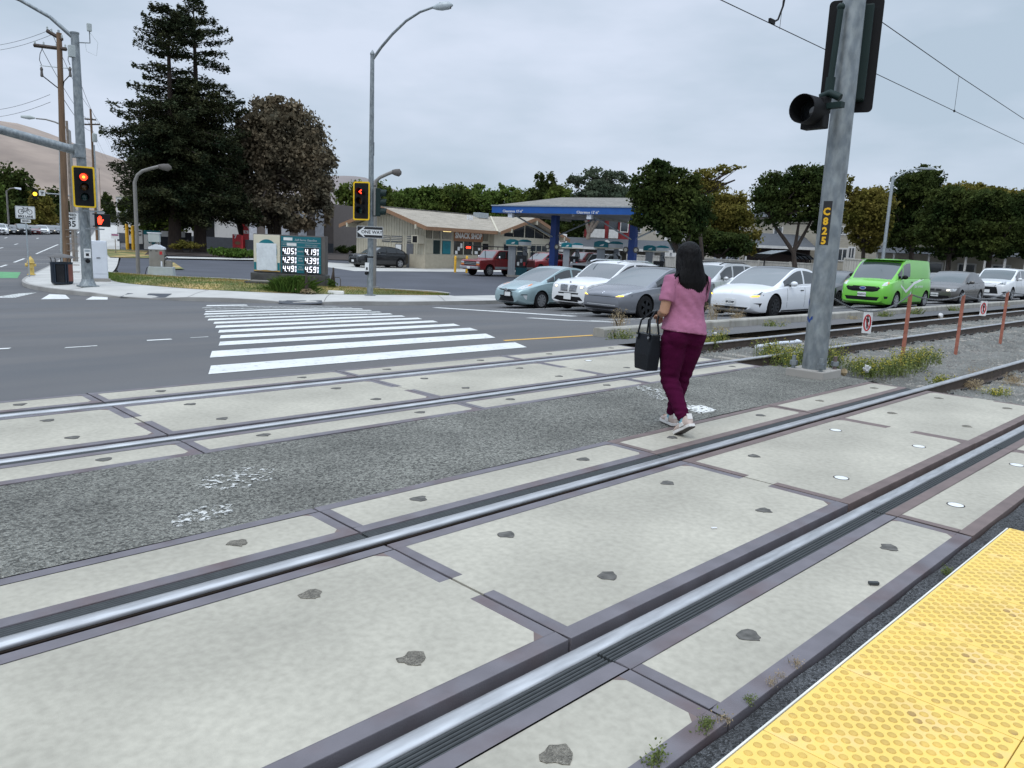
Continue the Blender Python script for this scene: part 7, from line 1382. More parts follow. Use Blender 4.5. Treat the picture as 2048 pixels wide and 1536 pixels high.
def redwood(label, px, py, D, prof, zmin, ntop, n_br=330, seed=1):
    b = at(px, py, D); z0 = gz(b.x, b.y)+.25; t = thing('redwood_tree', label, 'conifer', (b.x, b.y, z0)); H_ = at(px-3, ntop, D).z-z0; tr = MB()
    tr.tube([(0, 0, -.3), (0, 0, .5), (.1, 0, 3.5), (.05, 0, H_*.5), (0, 0, H_)], [.85, .62, .5, .34, .03], 12)
    P = []
    for i in range(n_br):
        z = zmin+(H_-zmin)*NR.random()*.56 if i < n_br*.74 else zmin+(H_-zmin)*.5+.92*int((H_-zmin)*.5/.92*NR.random()**.9)+NR.normal(0, .10)+(seed % 3)*.3; f_ = z/H_; r = float(np.interp(z, [p[0] for p in prof], [p[1] for p in prof]))*NR.uniform(.55, 1.12); a = NR.uniform(0, 2*PI)
        up = .30 if f_ > .8 else (.05 if f_ > .55 else -.12); d = np.array([math.cos(a), math.sin(a), 0]); 
        pt = lambda s: np.array([0, 0, z])+d*r*s+np.array([0, 0, 1])*(up*r*s-.16*r*s*s+.22*r*max(0, s-.7)**2*4)
        tr.tube([pt(0), pt(.4), pt(.75), pt(1.)], [.07*(1-f_*.6), .05*(1-f_*.6), .03, .012], 4)
        m = int(40+66*r*(1.0 if f_ < .55 else .45)); s = NR.uniform(.15, 1.04, m) if f_ < .55 else 1.04-.8*NR.random(m)**1.5; lat = np.array([-math.sin(a), math.cos(a), 0]); w_ = (.16+.30*np.sqrt(np.clip(s*(1.15-s), 0, 1))*1.1)*min(1, .5+r*.16)*1.25
        Q = np.array([pt(x) for x in s])+lat*(NR.normal(0, .5, m)*w_*1.5)[:, None]+np.array([0, 0, 1])*(NR.normal(-.08, .20 if f_ < .55 else .14, m))[:, None]; P.append(Q)
    P = np.concatenate(P); V, Q = quads(P, .15, .9, asp=.5); npmesh('crown', V, Q, 'leaf_redwood', t); tr.build('trunk', 'bark_red', t, smooth=.9); return t
redwood('taller conifer with open upper branches, the left of the pair behind the price sign', 350, 504, 74, [(3, 4.6), (5, 5.1), (8, 5.5), (12.3, 5.5), (14.1, 4.4), (15.6, 2.9), (18.4, 2.8), (21, 1.7), (22.4, .7)], 3.6, 15, 400)
redwood('tallest dark conifer, the right of the pair behind the price sign', 400, 495, 77, [(3, 5.0), (6, 5.3), (9, 4.6), (14, 4.2), (16, 3.9), (19, 3.7), (21.5, 2.2), (23.2, 1.0)], 3.9, 0, 400)
tree('pepper_tree', 'broad grey-brown tree with drooping edge, right of the tall conifers', (556, 500), 82, [(548, 290, 92, 92), (612, 335, 62, 95), (505, 340, 62, 110), (558, 232, 62, 36), (640, 385, 32, 68), (525, 415, 70, 40), (598, 425, 48, 38), (650, 425, 18, 30)], 60000, .21, 'leaf_brown', .45, clumps=300, cr=.20, forks=[[(556, 502), (554, 450), (545, 390), (540, 330)], [(545, 500), (538, 440), (520, 380)], [(485, 470), (470, 420), (462, 380)]], limbs=24)
tree('green_tree', 'bushy mid green tree behind the square-bend lamp', (300, 478), 84, [(290, 420, 42, 48), (338, 432, 44, 38), (255, 425, 20, 42), (376, 432, 32, 30), (310, 385, 40, 22)], 16000, .20, 'leaf_green', .22, clumps=90)
G_ = 'distant trees along the cross street'
tree('dark_pine', 'tall dark tree mass at the left edge below the hill', (12, 'g'), 165, [(8, 375, 32, 55), (28, 395, 24, 55), (-15, 400, 28, 60)], 9000, .42, 'leaf_dark', .4, group=G_, cr=.3); tree('dark_tree', 'dark rounded tree left of the bike lane sign', (52, 'g'), 165, [(50, 390, 20, 50), (42, 425, 32, 32), (58, 420, 14, 36)], 7000, .40, 'leaf_dark', .35, group=G_, cr=.3)
tree('yellow_green_tree', 'yellow green tree right of the bike lane sign', (84, 'g'), 160, [(78, 405, 18, 36), (94, 425, 20, 34), (80, 440, 24, 26)], 7000, .36, 'leaf_olive', .3, group=G_, cr=.3); tree('lime_tree', 'light green tree cut by the left edge of the photo', (-4, 'g'), 140, [(-6, 405, 17, 40), (-8, 440, 14, 20)], 3000, .34, 'leaf_far', .3, group=G_)
tree('dark_tree', 'dark low tree between the utility poles', (112, 'g'), 175, [(112, 410, 22, 32), (128, 420, 18, 26)], 4000, .42, 'leaf_dark', .3, group=G_); tree('dark_tree', 'small dark tree beyond the pedestrian signal', (215, 'g'), 185, [(212, 405, 10, 22), (222, 425, 10, 18)], 2500, .40, 'leaf_dark', .3, group=G_)
G_ = 'row of green trees behind the snack shop'
for i, (x, y, rx, ry, m, D) in enumerate(((702, 425, 42, 62, 'leaf_green', 108), (755, 412, 40, 52, 'leaf_green', 122), (805, 418, 42, 42, 'leaf_far', 130), (852, 405, 48, 32, 'leaf_far', 140), (905, 400, 50, 30, 'leaf_green', 140), (955, 402, 50, 32, 'leaf_far', 145), (1010, 405, 45, 32, 'leaf_far', 140), (1052, 412, 40, 34, 'leaf_green', 135))):
    w_ = ['directly left of the arrow signal', 'behind the lamp post arm', 'above the left end of the shop roof', 'above the middle of the shop roof', 'above the shop sign', 'left of the canopy corner', 'above the left end of the canopy', 'just left of the tall dark cypress']
    tree('walnut_tree', 'leafy green tree in the back row, '+w_[i], (x, 'g'), D, [(x, y, rx, ry), (x-rx*.5, y+ry*.4, rx*.7, ry*.7), (x+rx*.5, y+ry*.35, rx*.7, ry*.7), (x+rx*.15, y-ry*.55, rx*.6, ry*.5), (x-rx*.4, y-ry*.35, rx*.5, ry*.45), (x, y+ry*1.2, rx, ry*.8)], 9500, .30 if D > 125 else .26, m, .3, group=G_, clumps=110, cr=.22)
for i, (x, y0, y1) in enumerate(((778, 372, 420), (822, 378, 420))):
    D = 180; b = at(x, 470, D); t = thing('distant_conifer', 'small pointed conifer top above the back row, %s one' % ('left', 'right')[i], 'conifer', (b.x, b.y, gz(b.x, b.y))); h0, h1 = at(x, y1, D).z-t.location.z, at(x, y0, D).z-t.location.z
    z = NR.uniform(0, 1, 1500)**.8; a = NR.uniform(0, 2*PI, 1500); r = (1-z)*2.3*NR.uniform(.4, 1, 1500); V, Q = quads(np.stack([r*np.cos(a), r*np.sin(a), h0+(h1-h0)*z], 1), .3, .5); npmesh('crown', V, Q, 'leaf_dark', t); MB().tube([(0, 0, -1), (0, 0, h1*.9)], [.3, .05], 6).build('trunk', 'bark', t)
tree('cypress', 'tall dark cypress behind the left part of the canopy', (1090, 'g'), 115, [(1082, 385, 20, 36), (1100, 378, 16, 34), (1072, 400, 16, 30), (1112, 392, 16, 30), (1092, 415, 34, 30), (1102, 358, 8, 16), (1078, 360, 9, 16)], 12000, .24, 'leaf_dark', .35, clumps=140, cr=.2); tree('green_tree', 'green tree right of the dark cypress', (1118, 'g'), 108, [(1112, 400, 24, 24), (1128, 395, 20, 28), (1100, 415, 20, 18)], 6000, .24, 'leaf_green', .3)
tree('dark_tree', 'dark tree behind the right gable of the snack shop', (1130, 'g'), 102, [(1120, 445, 34, 34), (1150, 450, 26, 28), (1145, 478, 22, 24), (1100, 440, 20, 20), (1070, 432, 22, 16)], 9000, .22, 'leaf_dark', .3)
tree('eucalyptus', 'airy grey-green eucalyptus with pale forked trunk behind the canopy', (1178, 500), 98, [(1150, 365, 22, 20), (1192, 358, 34, 26), (1232, 366, 34, 24), (1212, 386, 52, 18), (1165, 392, 24, 14), (1252, 385, 22, 16), (1196, 352, 18, 14)], 11000, .19, 'leaf_grey', .30, 'bark_pale', [[(1172, 500), (1178, 465), (1190, 430), (1200, 390)], [(1178, 470), (1172, 440), (1162, 400)], [(1180, 465), (1205, 430), (1225, 395)]], clumps=120, cr=.2, limbs=22)
tree('street_tree', 'dense dark tree with yellowing leaves hiding the right end of the canopy', (1372, 536), 42, [(1328, 400, 66, 58), (1298, 372, 40, 42), (1372, 420, 56, 52), (1318, 340, 36, 22), (1345, 448, 50, 34), (1290, 430, 32, 30), (1400, 440, 30, 36), (1362, 360, 44, 26)], 34000, .105, 'leaf_dark', .17, clumps=260, cr=.19, forks=[[(1372, 532), (1350, 490), (1344, 450), (1335, 410)], [(1368, 520), (1375, 480), (1390, 440)]], limbs=26)
tree('wispy_tree', 'wispy thin-branched tree top reaching right above the dense dark tree', (1405, 'g'), 56, [(1412, 352, 34, 14), (1446, 340, 26, 10), (1400, 372, 30, 16), (1470, 336, 16, 5), (1430, 372, 30, 12)], 3200, .10, 'leaf_olive', .14, forks=[[(1405, 520), (1398, 440), (1390, 400), (1400, 375)], [(1390, 400), (1425, 362), (1470, 338)], [(1392, 398), (1440, 372), (1470, 360)]], clumps=70, cr=.3, limbs=16)
tree('olive_tree', 'olive green tree behind the wispy branches', (1450, 'g'), 66, [(1445, 420, 56, 46), (1472, 455, 50, 50), (1430, 465, 44, 40), (1490, 410, 28, 30), (1420, 395, 30, 30), (1500, 480, 24, 34)], 26000, .125, 'leaf_olive', .2, clumps=200, cr=.2)
tree('dark_tree', 'dark tree under the olive green tree before the board fence', (1445, 'g'), 61, [(1420, 485, 34, 28), (1465, 490, 40, 26), (1395, 478, 20, 24)], 12000, .12, 'leaf_dark', .2, clumps=100)
tree('forked_tree', 'tree with a black forked trunk left of the numbered pole', (1590, 535), 50, [(1562, 385, 58, 42), (1622, 368, 54, 38), (1542, 425, 40, 36), (1650, 405, 38, 56), (1602, 420, 46, 26), (1640, 440, 30, 34), (1545, 355, 24, 16), (1600, 345, 26, 16), (1662, 352, 18, 12)], 33000, .105, 'leaf_dark', .17, clumps=260, cr=.19, forks=[[(1590, 537), (1587, 505), (1570, 480), (1548, 450), (1538, 425)], [(1588, 506), (1594, 470), (1600, 430)], [(1590, 500), (1610, 465), (1628, 430)]], limbs=26)
tree('street_tree', 'sparse yellowish tree right of the numbered pole', (1735, 'g'), 56, [(1690, 372, 22, 30), (1735, 430, 44, 50), (1712, 410, 26, 36), (1760, 400, 36, 32), (1740, 470, 40, 34), (1690, 430, 16, 36)], 24000, .115, 'leaf_olive', .17, clumps=200, cr=.2)
G_ = 'dark trees over the houses at the right'
tree('dark_tree', 'tall round topped dark tree behind the slim street lamp', (1830, 'g'), 60, [(1820, 372, 44, 38), (1856, 356, 36, 26), (1800, 410, 44, 44), (1850, 420, 50, 50), (1810, 465, 48, 40)], 32000, .12, 'leaf_dark', .22, group=G_, clumps=240, cr=.19)
tree('dark_tree', 'wide olive topped tree right of the slim street lamp', (1905, 'g'), 52, [(1895, 405, 50, 34), (1925, 425, 52, 40), (1885, 450, 50, 40), (1930, 470, 50, 36), (1860, 470, 36, 30), (1900, 500, 46, 20)], 34000, .11, 'leaf_dark', .2, group=G_, clumps=240, cr=.19)
tree('dark_tree', 'wide dark tree above the taupe sedan', (1985, 'g'), 50, [(1975, 408, 48, 30), (2005, 420, 46, 36), (1965, 450, 44, 40), (2010, 465, 46, 40), (1975, 495, 50, 26)], 32000, .11, 'leaf_dark', .2, group=G_, clumps=240, cr=.19)
tree('dark_tree', 'dark tree cut by the right edge of the photo', (2070, 'g'), 50, [(2055, 410, 40, 34), (2090, 430, 50, 50), (2050, 455, 36, 44), (2070, 490, 40, 32)], 20000, .12, 'leaf_dark', .2, group=G_, clumps=150, cr=.2)
tree('olive_tree', 'yellow green tree top behind the dark trees at the right', (1945, 'g'), 66, [(1935, 385, 44, 22), (1985, 392, 44, 20), (2030, 395, 36, 20), (1890, 388, 28, 22)], 15000, .14, 'leaf_olive', .2, group=G_, clumps=140, cr=.2)
# shrubs
def shrub(label, px, py, D, ells, n, leaf, m, grp=None, name='shrub', **kw): return tree(name, label, (px, py), D, ells, n, leaf, m, .05, group=grp, cat='shrub', limbs=5, clumps=kw.pop('clumps', 40), cr=.34, hollow=.2, **kw)
shrub('low light green hedge in front of the redwoods, right section', 475, 513, 66, [(470, 505, 34, 9), (495, 506, 18, 8), (440, 503, 24, 9)], 6000, .12, 'leaf_bush', 'hedges by the planting bed'); shrub('yellowish low hedge between the two redwood trunks', 380, 498, 68, [(375, 490, 22, 8), (355, 493, 14, 6)], 2500, .11, 'leaf_olive', 'hedges by the planting bed')
for i, x in enumerate((686, 712, 736, 757)): shrub('round clipped dark shrub beyond the black crossover, %s in the row' % ordw[i], x, 506, 90, [(x, 499, 12.5, 8.5)], 2600, .09, 'leaf_dark', 'clipped shrubs beyond the forecourt')
def bush_grass(label, px, py, D, w_, h, n):
    b = at(px, py, D); t = thing('grassy_bush', label, 'shrub', (b.x, b.y, b.z)); P = []
    V = []; N = n; x = NR.normal(0, w_*.42, N); y = NR.normal(0, w_*.2, N); hh = h*NR.uniform(.5, 1.05, N)*np.sqrt(np.clip(1-(x/w_)**2, .1, 1)); a = NR.uniform(0, 2*PI, N); lx, ly = NR.normal(0, .35, N)*hh+x*.25, NR.normal(0, .3, N)*hh
    r = np.stack([RV[0]*x+FV[0]*y, RV[1]*x+FV[1]*y, 0*x], 1); dx = np.stack([np.cos(a)*.013, np.sin(a)*.013, 0*a], 1); m_ = r+np.stack([RV[0]*lx*.5, RV[1]*lx*.5, hh*.65], 1); tp = r+np.stack([RV[0]*lx*1.2+FV[0]*ly, RV[1]*lx*1.2+FV[1]*ly, hh*.95], 1)
    V = np.stack([r-dx, r+dx, m_+dx, tp, m_-dx], 1).reshape(-1, 3); Q = np.arange(5*N).reshape(-1, 5); npmesh('blades', V, Q, 'leaf_bush', t)
    PP = np.stack([NR.normal(.35*w_, .28*w_, 700), NR.normal(0, .15*w_, 700), NR.uniform(.1, 1, 700)*h*.95], 1); V, Q = quads(np.stack([RV[0]*PP[:, 0]+FV[0]*PP[:, 1], RV[1]*PP[:, 0]+FV[1]*PP[:, 1], PP[:, 2]], 1), .045); npmesh('leaves', V, Q, 'leaf_bush', t)
bush_grass('bright green grassy bush growing in front of the price sign', 583, 583, 30.6, .85, .66, 2600); shrub('small leafy weed at the right foot of the price sign', 668, 574, 32.5, [(664, 567, 10, 9)], 260, .05, 'leaf_bush'); shrub('sparse low dry shrub under the grassy bush', 612, 588, 30.2, [(614, 583, 16, 6)], 420, .035, 'weed_dry')
# weeds
def weed(label, x, y, z, w_, d_, h, n, flowers=0., dry=False, grp='weed clumps along the tracks', leafy=1., cat='weeds', name='weed_clump', fl='weed_yellow'):
    t = thing(name, label, cat, (x, y, z), 0, grp); N = n; px_ = NR.normal(0, w_*.45, N); py_ = NR.normal(0, d_*.45, N); hh = h*NR.uniform(.45, 1.1, N); a = NR.uniform(0, 2*PI, N); ln = NR.normal(0, .28, (N, 2))*hh[:, None]
    B0 = np.stack([px_, py_, 0*px_], 1); T = B0+np.concatenate([ln, hh[:, None]], 1); Mi = (B0+T)/2+np.stack([ln[:, 0]*-.15, ln[:, 1]*-.15, hh*.08], 1); sw = min(.0035, .012*h)+.001*h; dx = np.stack([np.cos(a)*sw, np.sin(a)*sw, 0*a], 1)
    Vs = np.stack([B0-dx, B0+dx, Mi+dx*.8, T, Mi-dx*.8], 1).reshape(-1, 3); Qs = np.arange(5*N).reshape(-1, 5); npmesh('stems', Vs, Qs, 'weed_dry' if dry else 'weed_green', t)
    m = int(N*9*leafy); k = NR.integers(0, N, m); s = NR.uniform(.1, .95, m)[:, None]
    if m: V, Q = quads(B0[k]*(1-s)+T[k]*s+NR.normal(0, min(.028, h*.15), (m, 3)), min(.020, h*.12) if not dry else min(.012, h*.1), 0, asp=.45); npmesh('leaves', V, Q, 'weed_dry' if dry else 'weed_green', t)
    m = int(N*6*flowers); k = NR.integers(0, N, max(m, 1)); s = NR.uniform(.72, 1.05, max(m, 1))[:, None]
    if m: V, Q = quads(B0[k]*(1-s)+T[k]*s+NR.normal(0, .022, (m, 3)), .0095, .3, asp=.9); npmesh('flowers', V, Q, fl, t)
    return t
W4 = ['nearest the numbered pole', 'second from the numbered pole', 'third from the numbered pole', 'farthest from the numbered pole', 'last before the second rail']
for i, (px, py, w_, n) in enumerate(((1592, 738, .30, 130), (1562, 726, .34, 150), (1538, 714, .30, 120), (1600, 718, .3, 90))):
    p = onz(px, py, -.14); weed('green weeds with tiny yellow flowers left of the numbered pole, %s' % ('at its footing', 'in the middle', 'farthest left', 'behind its footing')[i], p.x, p.y, -.15, w_, .26, .30, int(n*.6), .6)
for i, (px, py, w_, n, h) in enumerate(((1712, 742, .30, 110, .24), (1745, 752, .34, 170, .28), (1785, 748, .36, 190, .32), (1822, 738, .36, 190, .36), (1855, 726, .30, 110, .30))):
    p = onz(px, py, -.15); weed('tall yellow-flowered weeds right of the numbered pole, '+W4[i], p.x, p.y, -.16, w_, .25, h, int(n*.55), .7)
for i, (px, py, w_, n, h, dry) in enumerate(((1668, 735, .25, 60, .42, 0), (1885, 772, .2, 60, .16, 0), (1940, 775, .22, 60, .14, 1), (1990, 790, .3, 60, .10, 0), (1960, 755, .2, 40, .2, 1), (1440, 690, .22, 70, .28, 0), (1415, 700, .2, 70, .25, 0), (2030, 765, .25, 50, .14, 1))):
    p = onz(px, py, -.16); weed(('tall green weed stalks directly behind the numbered pole', 'low yellow weeds at the panel edge by the second rail', 'dry tufts between the nearer rails', 'low green weeds along the end of the wide panel', 'dry stalks beside the nearer rail clips', 'green weeds right of the woman beside the far track', 'green weeds hugging the third rail behind the woman', 'dry tuft at the right frame edge between the rails')[i], p.x, p.y, -.17, w_, .18, h, n, .6 if not dry else 0, bool(dry))
WL = ['left end by the yellow line', 'behind the black bag', 'right of the woman', 'left of the numbered pole', 'right of the numbered pole', 'below the green van', 'behind the first chain post', 'behind the second chain post', 'near the right frame edge']
for i, px in enumerate((1245, 1290, 1440, 1540, 1700, 1762, 1822, 1900, 2000)):
    q = onY(px, 668, 8.75); weed('green and dry weeds at the barrier foot, '+WL[i], q.x, 8.72, -.12, .38, .16, (.3, .22, .18, .25, .2, .3, .34, .28, .22)[i], 80, .15, i in (1, 2, 4, 8))
    weed('low straw coloured grass along the barrier, '+WL[i], q.x+.5, 8.6, -.13, .7, .18, .12, 130, 0, True, leafy=.5)
for i, (px, Y_) in enumerate(((1240, 9.5), (1425, 9.5), (1470, 9.55))):
    q = onY(px, 640, Y_); weed('thin pale seedy stalks behind the barrier, %s' % ('left of the woman', 'right of the woman before the white sedan', 'in front of the white sedan wheel')[i], q.x, Y_, .0, .22, .1, (.42, .5, .34)[i], 34, 2.5, True, fl='weed_dry', leafy=.3)
for i, (px, py, s_, dry) in enumerate(((1497, 1407, .030, 0), (1412, 1462, .045, 0), (1445, 1448, .04, 1), (1545, 1372, .035, 1), (1592, 1333, .035, 1), (1893, 1150, .04, 0), (1305, 1530, .05, 0), (1562, 1358, .03, 1))):
    p = onz(px, py, -.01); weed(('tiny green weed in the gutter crack, above the largest one', 'largest green weed in the gutter crack at the panel joint', 'straw tuft beside the largest gutter weed', 'small straw tuft in the gutter near the lower tile joint', 'straw tuft in the gutter farthest from the frame bottom', 'small green weed against the white edge of the yellow tiles', 'green weed in the gutter at the bottom of the frame', 'smallest straw tuft in the gutter')[i], p.x, p.y, -.012, s_*.9, s_*.6, s_*1.2, 30, 0, bool(dry), 'gutter weeds', leafy=.8 if not dry else .3)
# ================================================================== WOMAN
def fuse(mb, voxel, it=6, fac=.5):
    o = mb.build('tmp', 'black'); r = o.modifiers.new('r', 'REMESH'); r.mode = 'VOXEL'; r.voxel_size = voxel; s = o.modifiers.new('s', 'SMOOTH'); s.iterations = it; s.factor = fac
    bpy.context.view_layer.update(); me = bpy.data.meshes.new_from_object(o.evaluated_get(bpy.context.evaluated_depsgraph_get())); bpy.data.objects.remove(o); return me
def ell_loft(mb, rings, n=20):
    # rings: (cx, cy, z, rx, ry[, tilt in x, tilt in y])
    vs = []; fs = []
    for rg in rings:
        cx, cy, z, rx, ry = rg[:5]; tx, ty = (rg[5:7] if len(rg) > 5 else (0, 0))
        for k in range(n): a = 2*PI*k/n; x, y = rx*math.cos(a), ry*math.sin(a); vs.append((cx+x, cy+y, z+tx*x+ty*y))
    m = len(rings)
    for i in range(m-1):
        for k in range(n): fs.append((i*n+k, i*n+(k+1) % n, (i+1)*n+(k+1) % n, (i+1)*n+k))
    fs.append(tuple(range(n))[::-1]); fs.append(tuple(range((m-1)*n, m*n))); return mb.add(vs, fs)
AZ = rad(64); wo = thing('person', 'woman seen from behind in pink t-shirt and maroon trousers walking across the tracks', 'person', (5.93, 3.84, 0), AZ-PI/2)
ANK_L, ANK_R = (-.055, -.235, .145), (.065, .185, .095)
KN_L, KN_R = (-.085, .02, .46), (.085, .10, .48)
HP_L, HP_R = (-.085, -.005, .86), (.085, .01, .86)
def legtube(mb, pts, rads, n=18, flat=1.): return mb.tube(pts, rads, n, flat=flat)
def lp3(a, b, t): return tuple(x+(y-x)*t for x, y in zip(a, b))
# skin: one continuous body
sk = MB()
ell_loft(sk, [(0, 0, .84, .15, .10), (0, 0, .92, .155, .115), (0, -.005, 1.04, .125, .09), (0, -.01, 1.18, .135, .095), (0, -.01, 1.30, .15, .085), (0, -.015, 1.365, .12, .06), (0, -.01, 1.395, .06, .05), (0, 0, 1.45, .05, .052), (0, .01, 1.49, .052, .058)])
sk.sphere((0, .015, 1.555), .095, 18, 14, (.80, .98, 1.14)); sk.sphere((0, .045, 1.505), .062, 14, 10, (.85, .9, .8))          # skull, jaw
sk.tube([(0, .108, 1.57), (0, .128, 1.535), (0, .112, 1.522)], [.008, .016, .012], 8)                                               # nose
for s in (-1, 1): sk.sphere((s*.078, .01, 1.545), .022, 10, 8, (.4, .8, 1.3)); sk.sphere((s*.03, .097, 1.508), .016, 8, 6, (1.2, .6, .6))      # ears, lips
SH_L, SH_R = (-.165, -.015, 1.345), (.165, -.01, 1.345); EL_L, EL_R = (-.235, -.055, 1.075), (.19, .085, 1.10); WR_L, WR_R = (-.165, .145, 1.03), (.10, .195, 1.10)
for a, b, c in ((SH_L, EL_L, WR_L), (SH_R, EL_R, WR_R)): sk.tube([a, lp3(a, b, .3), lp3(a, b, .7), b, lp3(b, c, .3), lp3(b, c, .7), c], [.055, .052, .046, .043, .041, .033, .026], 14)
def hand(w_, d, up, curl):
    w_ = Vector(w_); d = Vector(d).normalized(); up = Vector(up); sd = d.cross(up).normalized(); nrm = sd.cross(d).normalized()
    sk.tube([w_-d*.01, w_+d*.03, w_+d*.075], [.026, .036, .034], 12, flat=.5)
    for i, (o, l) in enumerate(((-.027, .062), (-.009, .072), (.009, .068), (.026, .054))):
        p = w_+d*.07+sd*o; q = p+d*l*.42-nrm*l*.14*curl; r = q+d*l*.25-nrm*l*.34*curl; e = r-d*l*.08*curl-nrm*l*.26*curl; sk.tube([p-d*.02, p, q, r, e], [.0095, .0095, .009, .0085, .007], 8)
    p = w_+d*.02-sd*.03; sk.tube([p, p-sd*.016+d*.03-nrm*.012, p-sd*.008+d*.055-nrm*.03], [.012, .0105, .008], 8)
hand(WR_L, (.45, .8, -.25), (0, .2, 1), 1.3); hand(WR_R, (-.5, .6, .4), (0, -.4, 1), 1.2)
for h_, k_, a_ in ((HP_L, KN_L, ANK_L), (HP_R, KN_R, ANK_R)): sk.tube([h_, lp3(h_, k_, .5), k_, lp3(k_, a_, .35), lp3(k_, a_, .8), a_], [.095, .08, .055, .052, .036, .033], 14)
for a_, yaw_, pitch_ in ((ANK_L, 0, -.6), (ANK_R, 0, .12)): sk.tube([Vector(a_)+Vector((0, -.03, -.045)), Vector(a_)+Vector((0, .03, -.05)), Vector(a_)+Vector((0, .13, -.05+.13*pitch_*.8))], [.032, .032, .022], 10)
me = fuse(sk, .0075, 5); link('body', me, 'skin', wo, 3.2)
# eyes
for s in (-1, 1): MB().sphere((s*.032, .093, 1.565), .012, 10, 8).build('eye', 'sign_white', wo, smooth=3); MB().sphere((s*.032, .103, 1.565), .006, 8, 6).build('iris', 'hair', wo, smooth=3)
# trousers
pt = MB(); ell_loft(pt, [(0, .0, 1.03, .140, .105), (0, -.003, .98, .165, .120), (0, -.014, .91, .192, .140), (0, -.016, .85, .196, .142), (0, -.008, .80, .185, .122)])
pt.sphere((-.085, -.085, .86), .10, 14, 10, (1, .80, 1.1)); pt.sphere((.085, -.08, .86), .10, 14, 10, (1, .80, 1.1))
for h_, k_, a_, s in ((HP_L, KN_L, ANK_L, -1), (HP_R, KN_R, ANK_R, 1)):
    P = [(s*.088, -.01, .85), lp3((s*.09, -.005, .82), k_, .35), lp3((s*.09, 0, .82), k_, .7), k_, lp3(k_, a_, .3), lp3(k_, a_, .62), lp3(k_, a_, .90)]; pt.tube(P, [.118, .112, .096, .083, .078, .066, .056], 20)
me = fuse(pt, .009, 6)
for v in me.vertices:
    z = v.co.z; f_ = math.exp(-((z-.46)/.10)**2)*1.0+math.exp(-((z-.20)/.07)**2)*1.3+math.exp(-((z-.80)/.05)**2)*.5; s = math.sin(z*95+v.co.x*26+v.co.y*34)*.0042*f_+math.sin(z*52-v.co.x*40)*.0028*f_; n_ = v.normal; v.co += n_*s
link('trousers', me, 'pants', wo, 3.2)
for a_, k_ in ((ANK_L, KN_L), (ANK_R, KN_R)): MB().tube([lp3(k_, a_, .87), lp3(k_, a_, .95), lp3(k_, a_, .975)], [.0575, .056, .05], 16).build('cuff', 'pants', wo, smooth=1); MB().tube([lp3(k_, a_, .95), lp3(k_, a_, 1.02), (a_[0], a_[1]+.005, a_[2]-.03)], [.042, .040, .044], 14).build('sock', 'sock', wo, smooth=1)
# t-shirt with sleeves
st = MB(); ell_loft(st, [(0, -.018, .895, .212, .178, -.10, 0), (0, -.016, .95, .203, .166, -.06, 0), (0, -.010, 1.02, .184, .138), (0, -.01, 1.12, .172, .120), (0, -.013, 1.22, .180, .123), (0, -.015, 1.30, .183, .112), (0, -.015, 1.355, .165, .085), (0, -.015, 1.395, .095, .062), (0, -.01, 1.412, .062, .052)], 28)
for a, b in ((SH_L, EL_L), (SH_R, EL_R)): st.tube([lp3(a, (0, -.012, 1.33), .35), a, lp3(a, b, .35), lp3(a, b, .68)], [.070, .070, .069, .068], 18)
me = fuse(st, .0085, 5)
for v in me.vertices:
    x, y, z = v.co; f_ = smooth(1.10, .93, z); s = math.sin(z*62+x*26)*.002*f_+math.sin((z*1.0+x*1.3)*48+y*12)*.0038*(1-f_)*smooth(1.36, 1.2, z)*(.5+.5*math.sin(x*9+2))+math.sin(x*70+z*14)*.0028*math.exp(-((z-.99)/.07)**2)
    if abs(x) > .17: s += math.sin(z*70+y*40)*.0012
    v.co += v.normal*s
link('t_shirt', me, 'shirt', wo, 3.2)
# hair: volume plus loose strands
hm = MB(); hm.sphere((0, .0, 1.572), .115, 20, 14, (.92, .98, 1.0)); ell_loft(hm, [(0, -.045, 1.60, .088, .062), (0, -.055, 1.52, .100, .066), (0, -.062, 1.45, .118, .064), (0, -.078, 1.39, .135, .054), (.003, -.098, 1.33, .135, .038), (.012, -.108, 1.28, .095, .024), (.03, -.112, 1.24, .06, .014)])
hm.tube([(-.07, .02, 1.57), (-.092, -.02, 1.48), (-.105, -.05, 1.40), (-.11, -.075, 1.345)], [.04, .038, .03, .012], 10); hm.tube([(.07, .02, 1.57), (.095, -.01, 1.48), (.115, -.03, 1.40), (.13, -.05, 1.30), (.135, -.06, 1.22)], [.04, .04, .036, .028, .010], 10)
me = fuse(hm, .008, 4)
for v in me.vertices: v.co += v.normal*(math.sin(math.atan2(v.co.y+.03, v.co.x)*46+v.co.z*7)*.0022)
link('hair', me, 'hair', wo, 3.2)
sm = MB()
for i in range(150):
    a = R.uniform(-1.35, 1.35); x0 = .098*math.sin(a); y0 = -.085*math.cos(a); e = R.gauss(0, 1); right = R.random() < .45
    xe = (R.uniform(.07, .165) if right else x0*1.2+R.gauss(0, .012)); ze = R.uniform(1.15, 1.27) if right else R.uniform(1.27, 1.36); ye = -.125-.01*R.random()+.06*abs(xe)/.15
    sm.tube([(x0*.9, y0*.85, 1.60), (x0*1.08, y0-.022, 1.48), (x0*1.1+(xe-x0)*.3, -.095+.03*abs(x0)/.1, 1.38), (xe+R.gauss(0, .004), ye, (ze+1.36)/2), (xe+R.gauss(0, .012), ye-.002, ze)], [.004, .005, .0045, .003, .0008], 4)
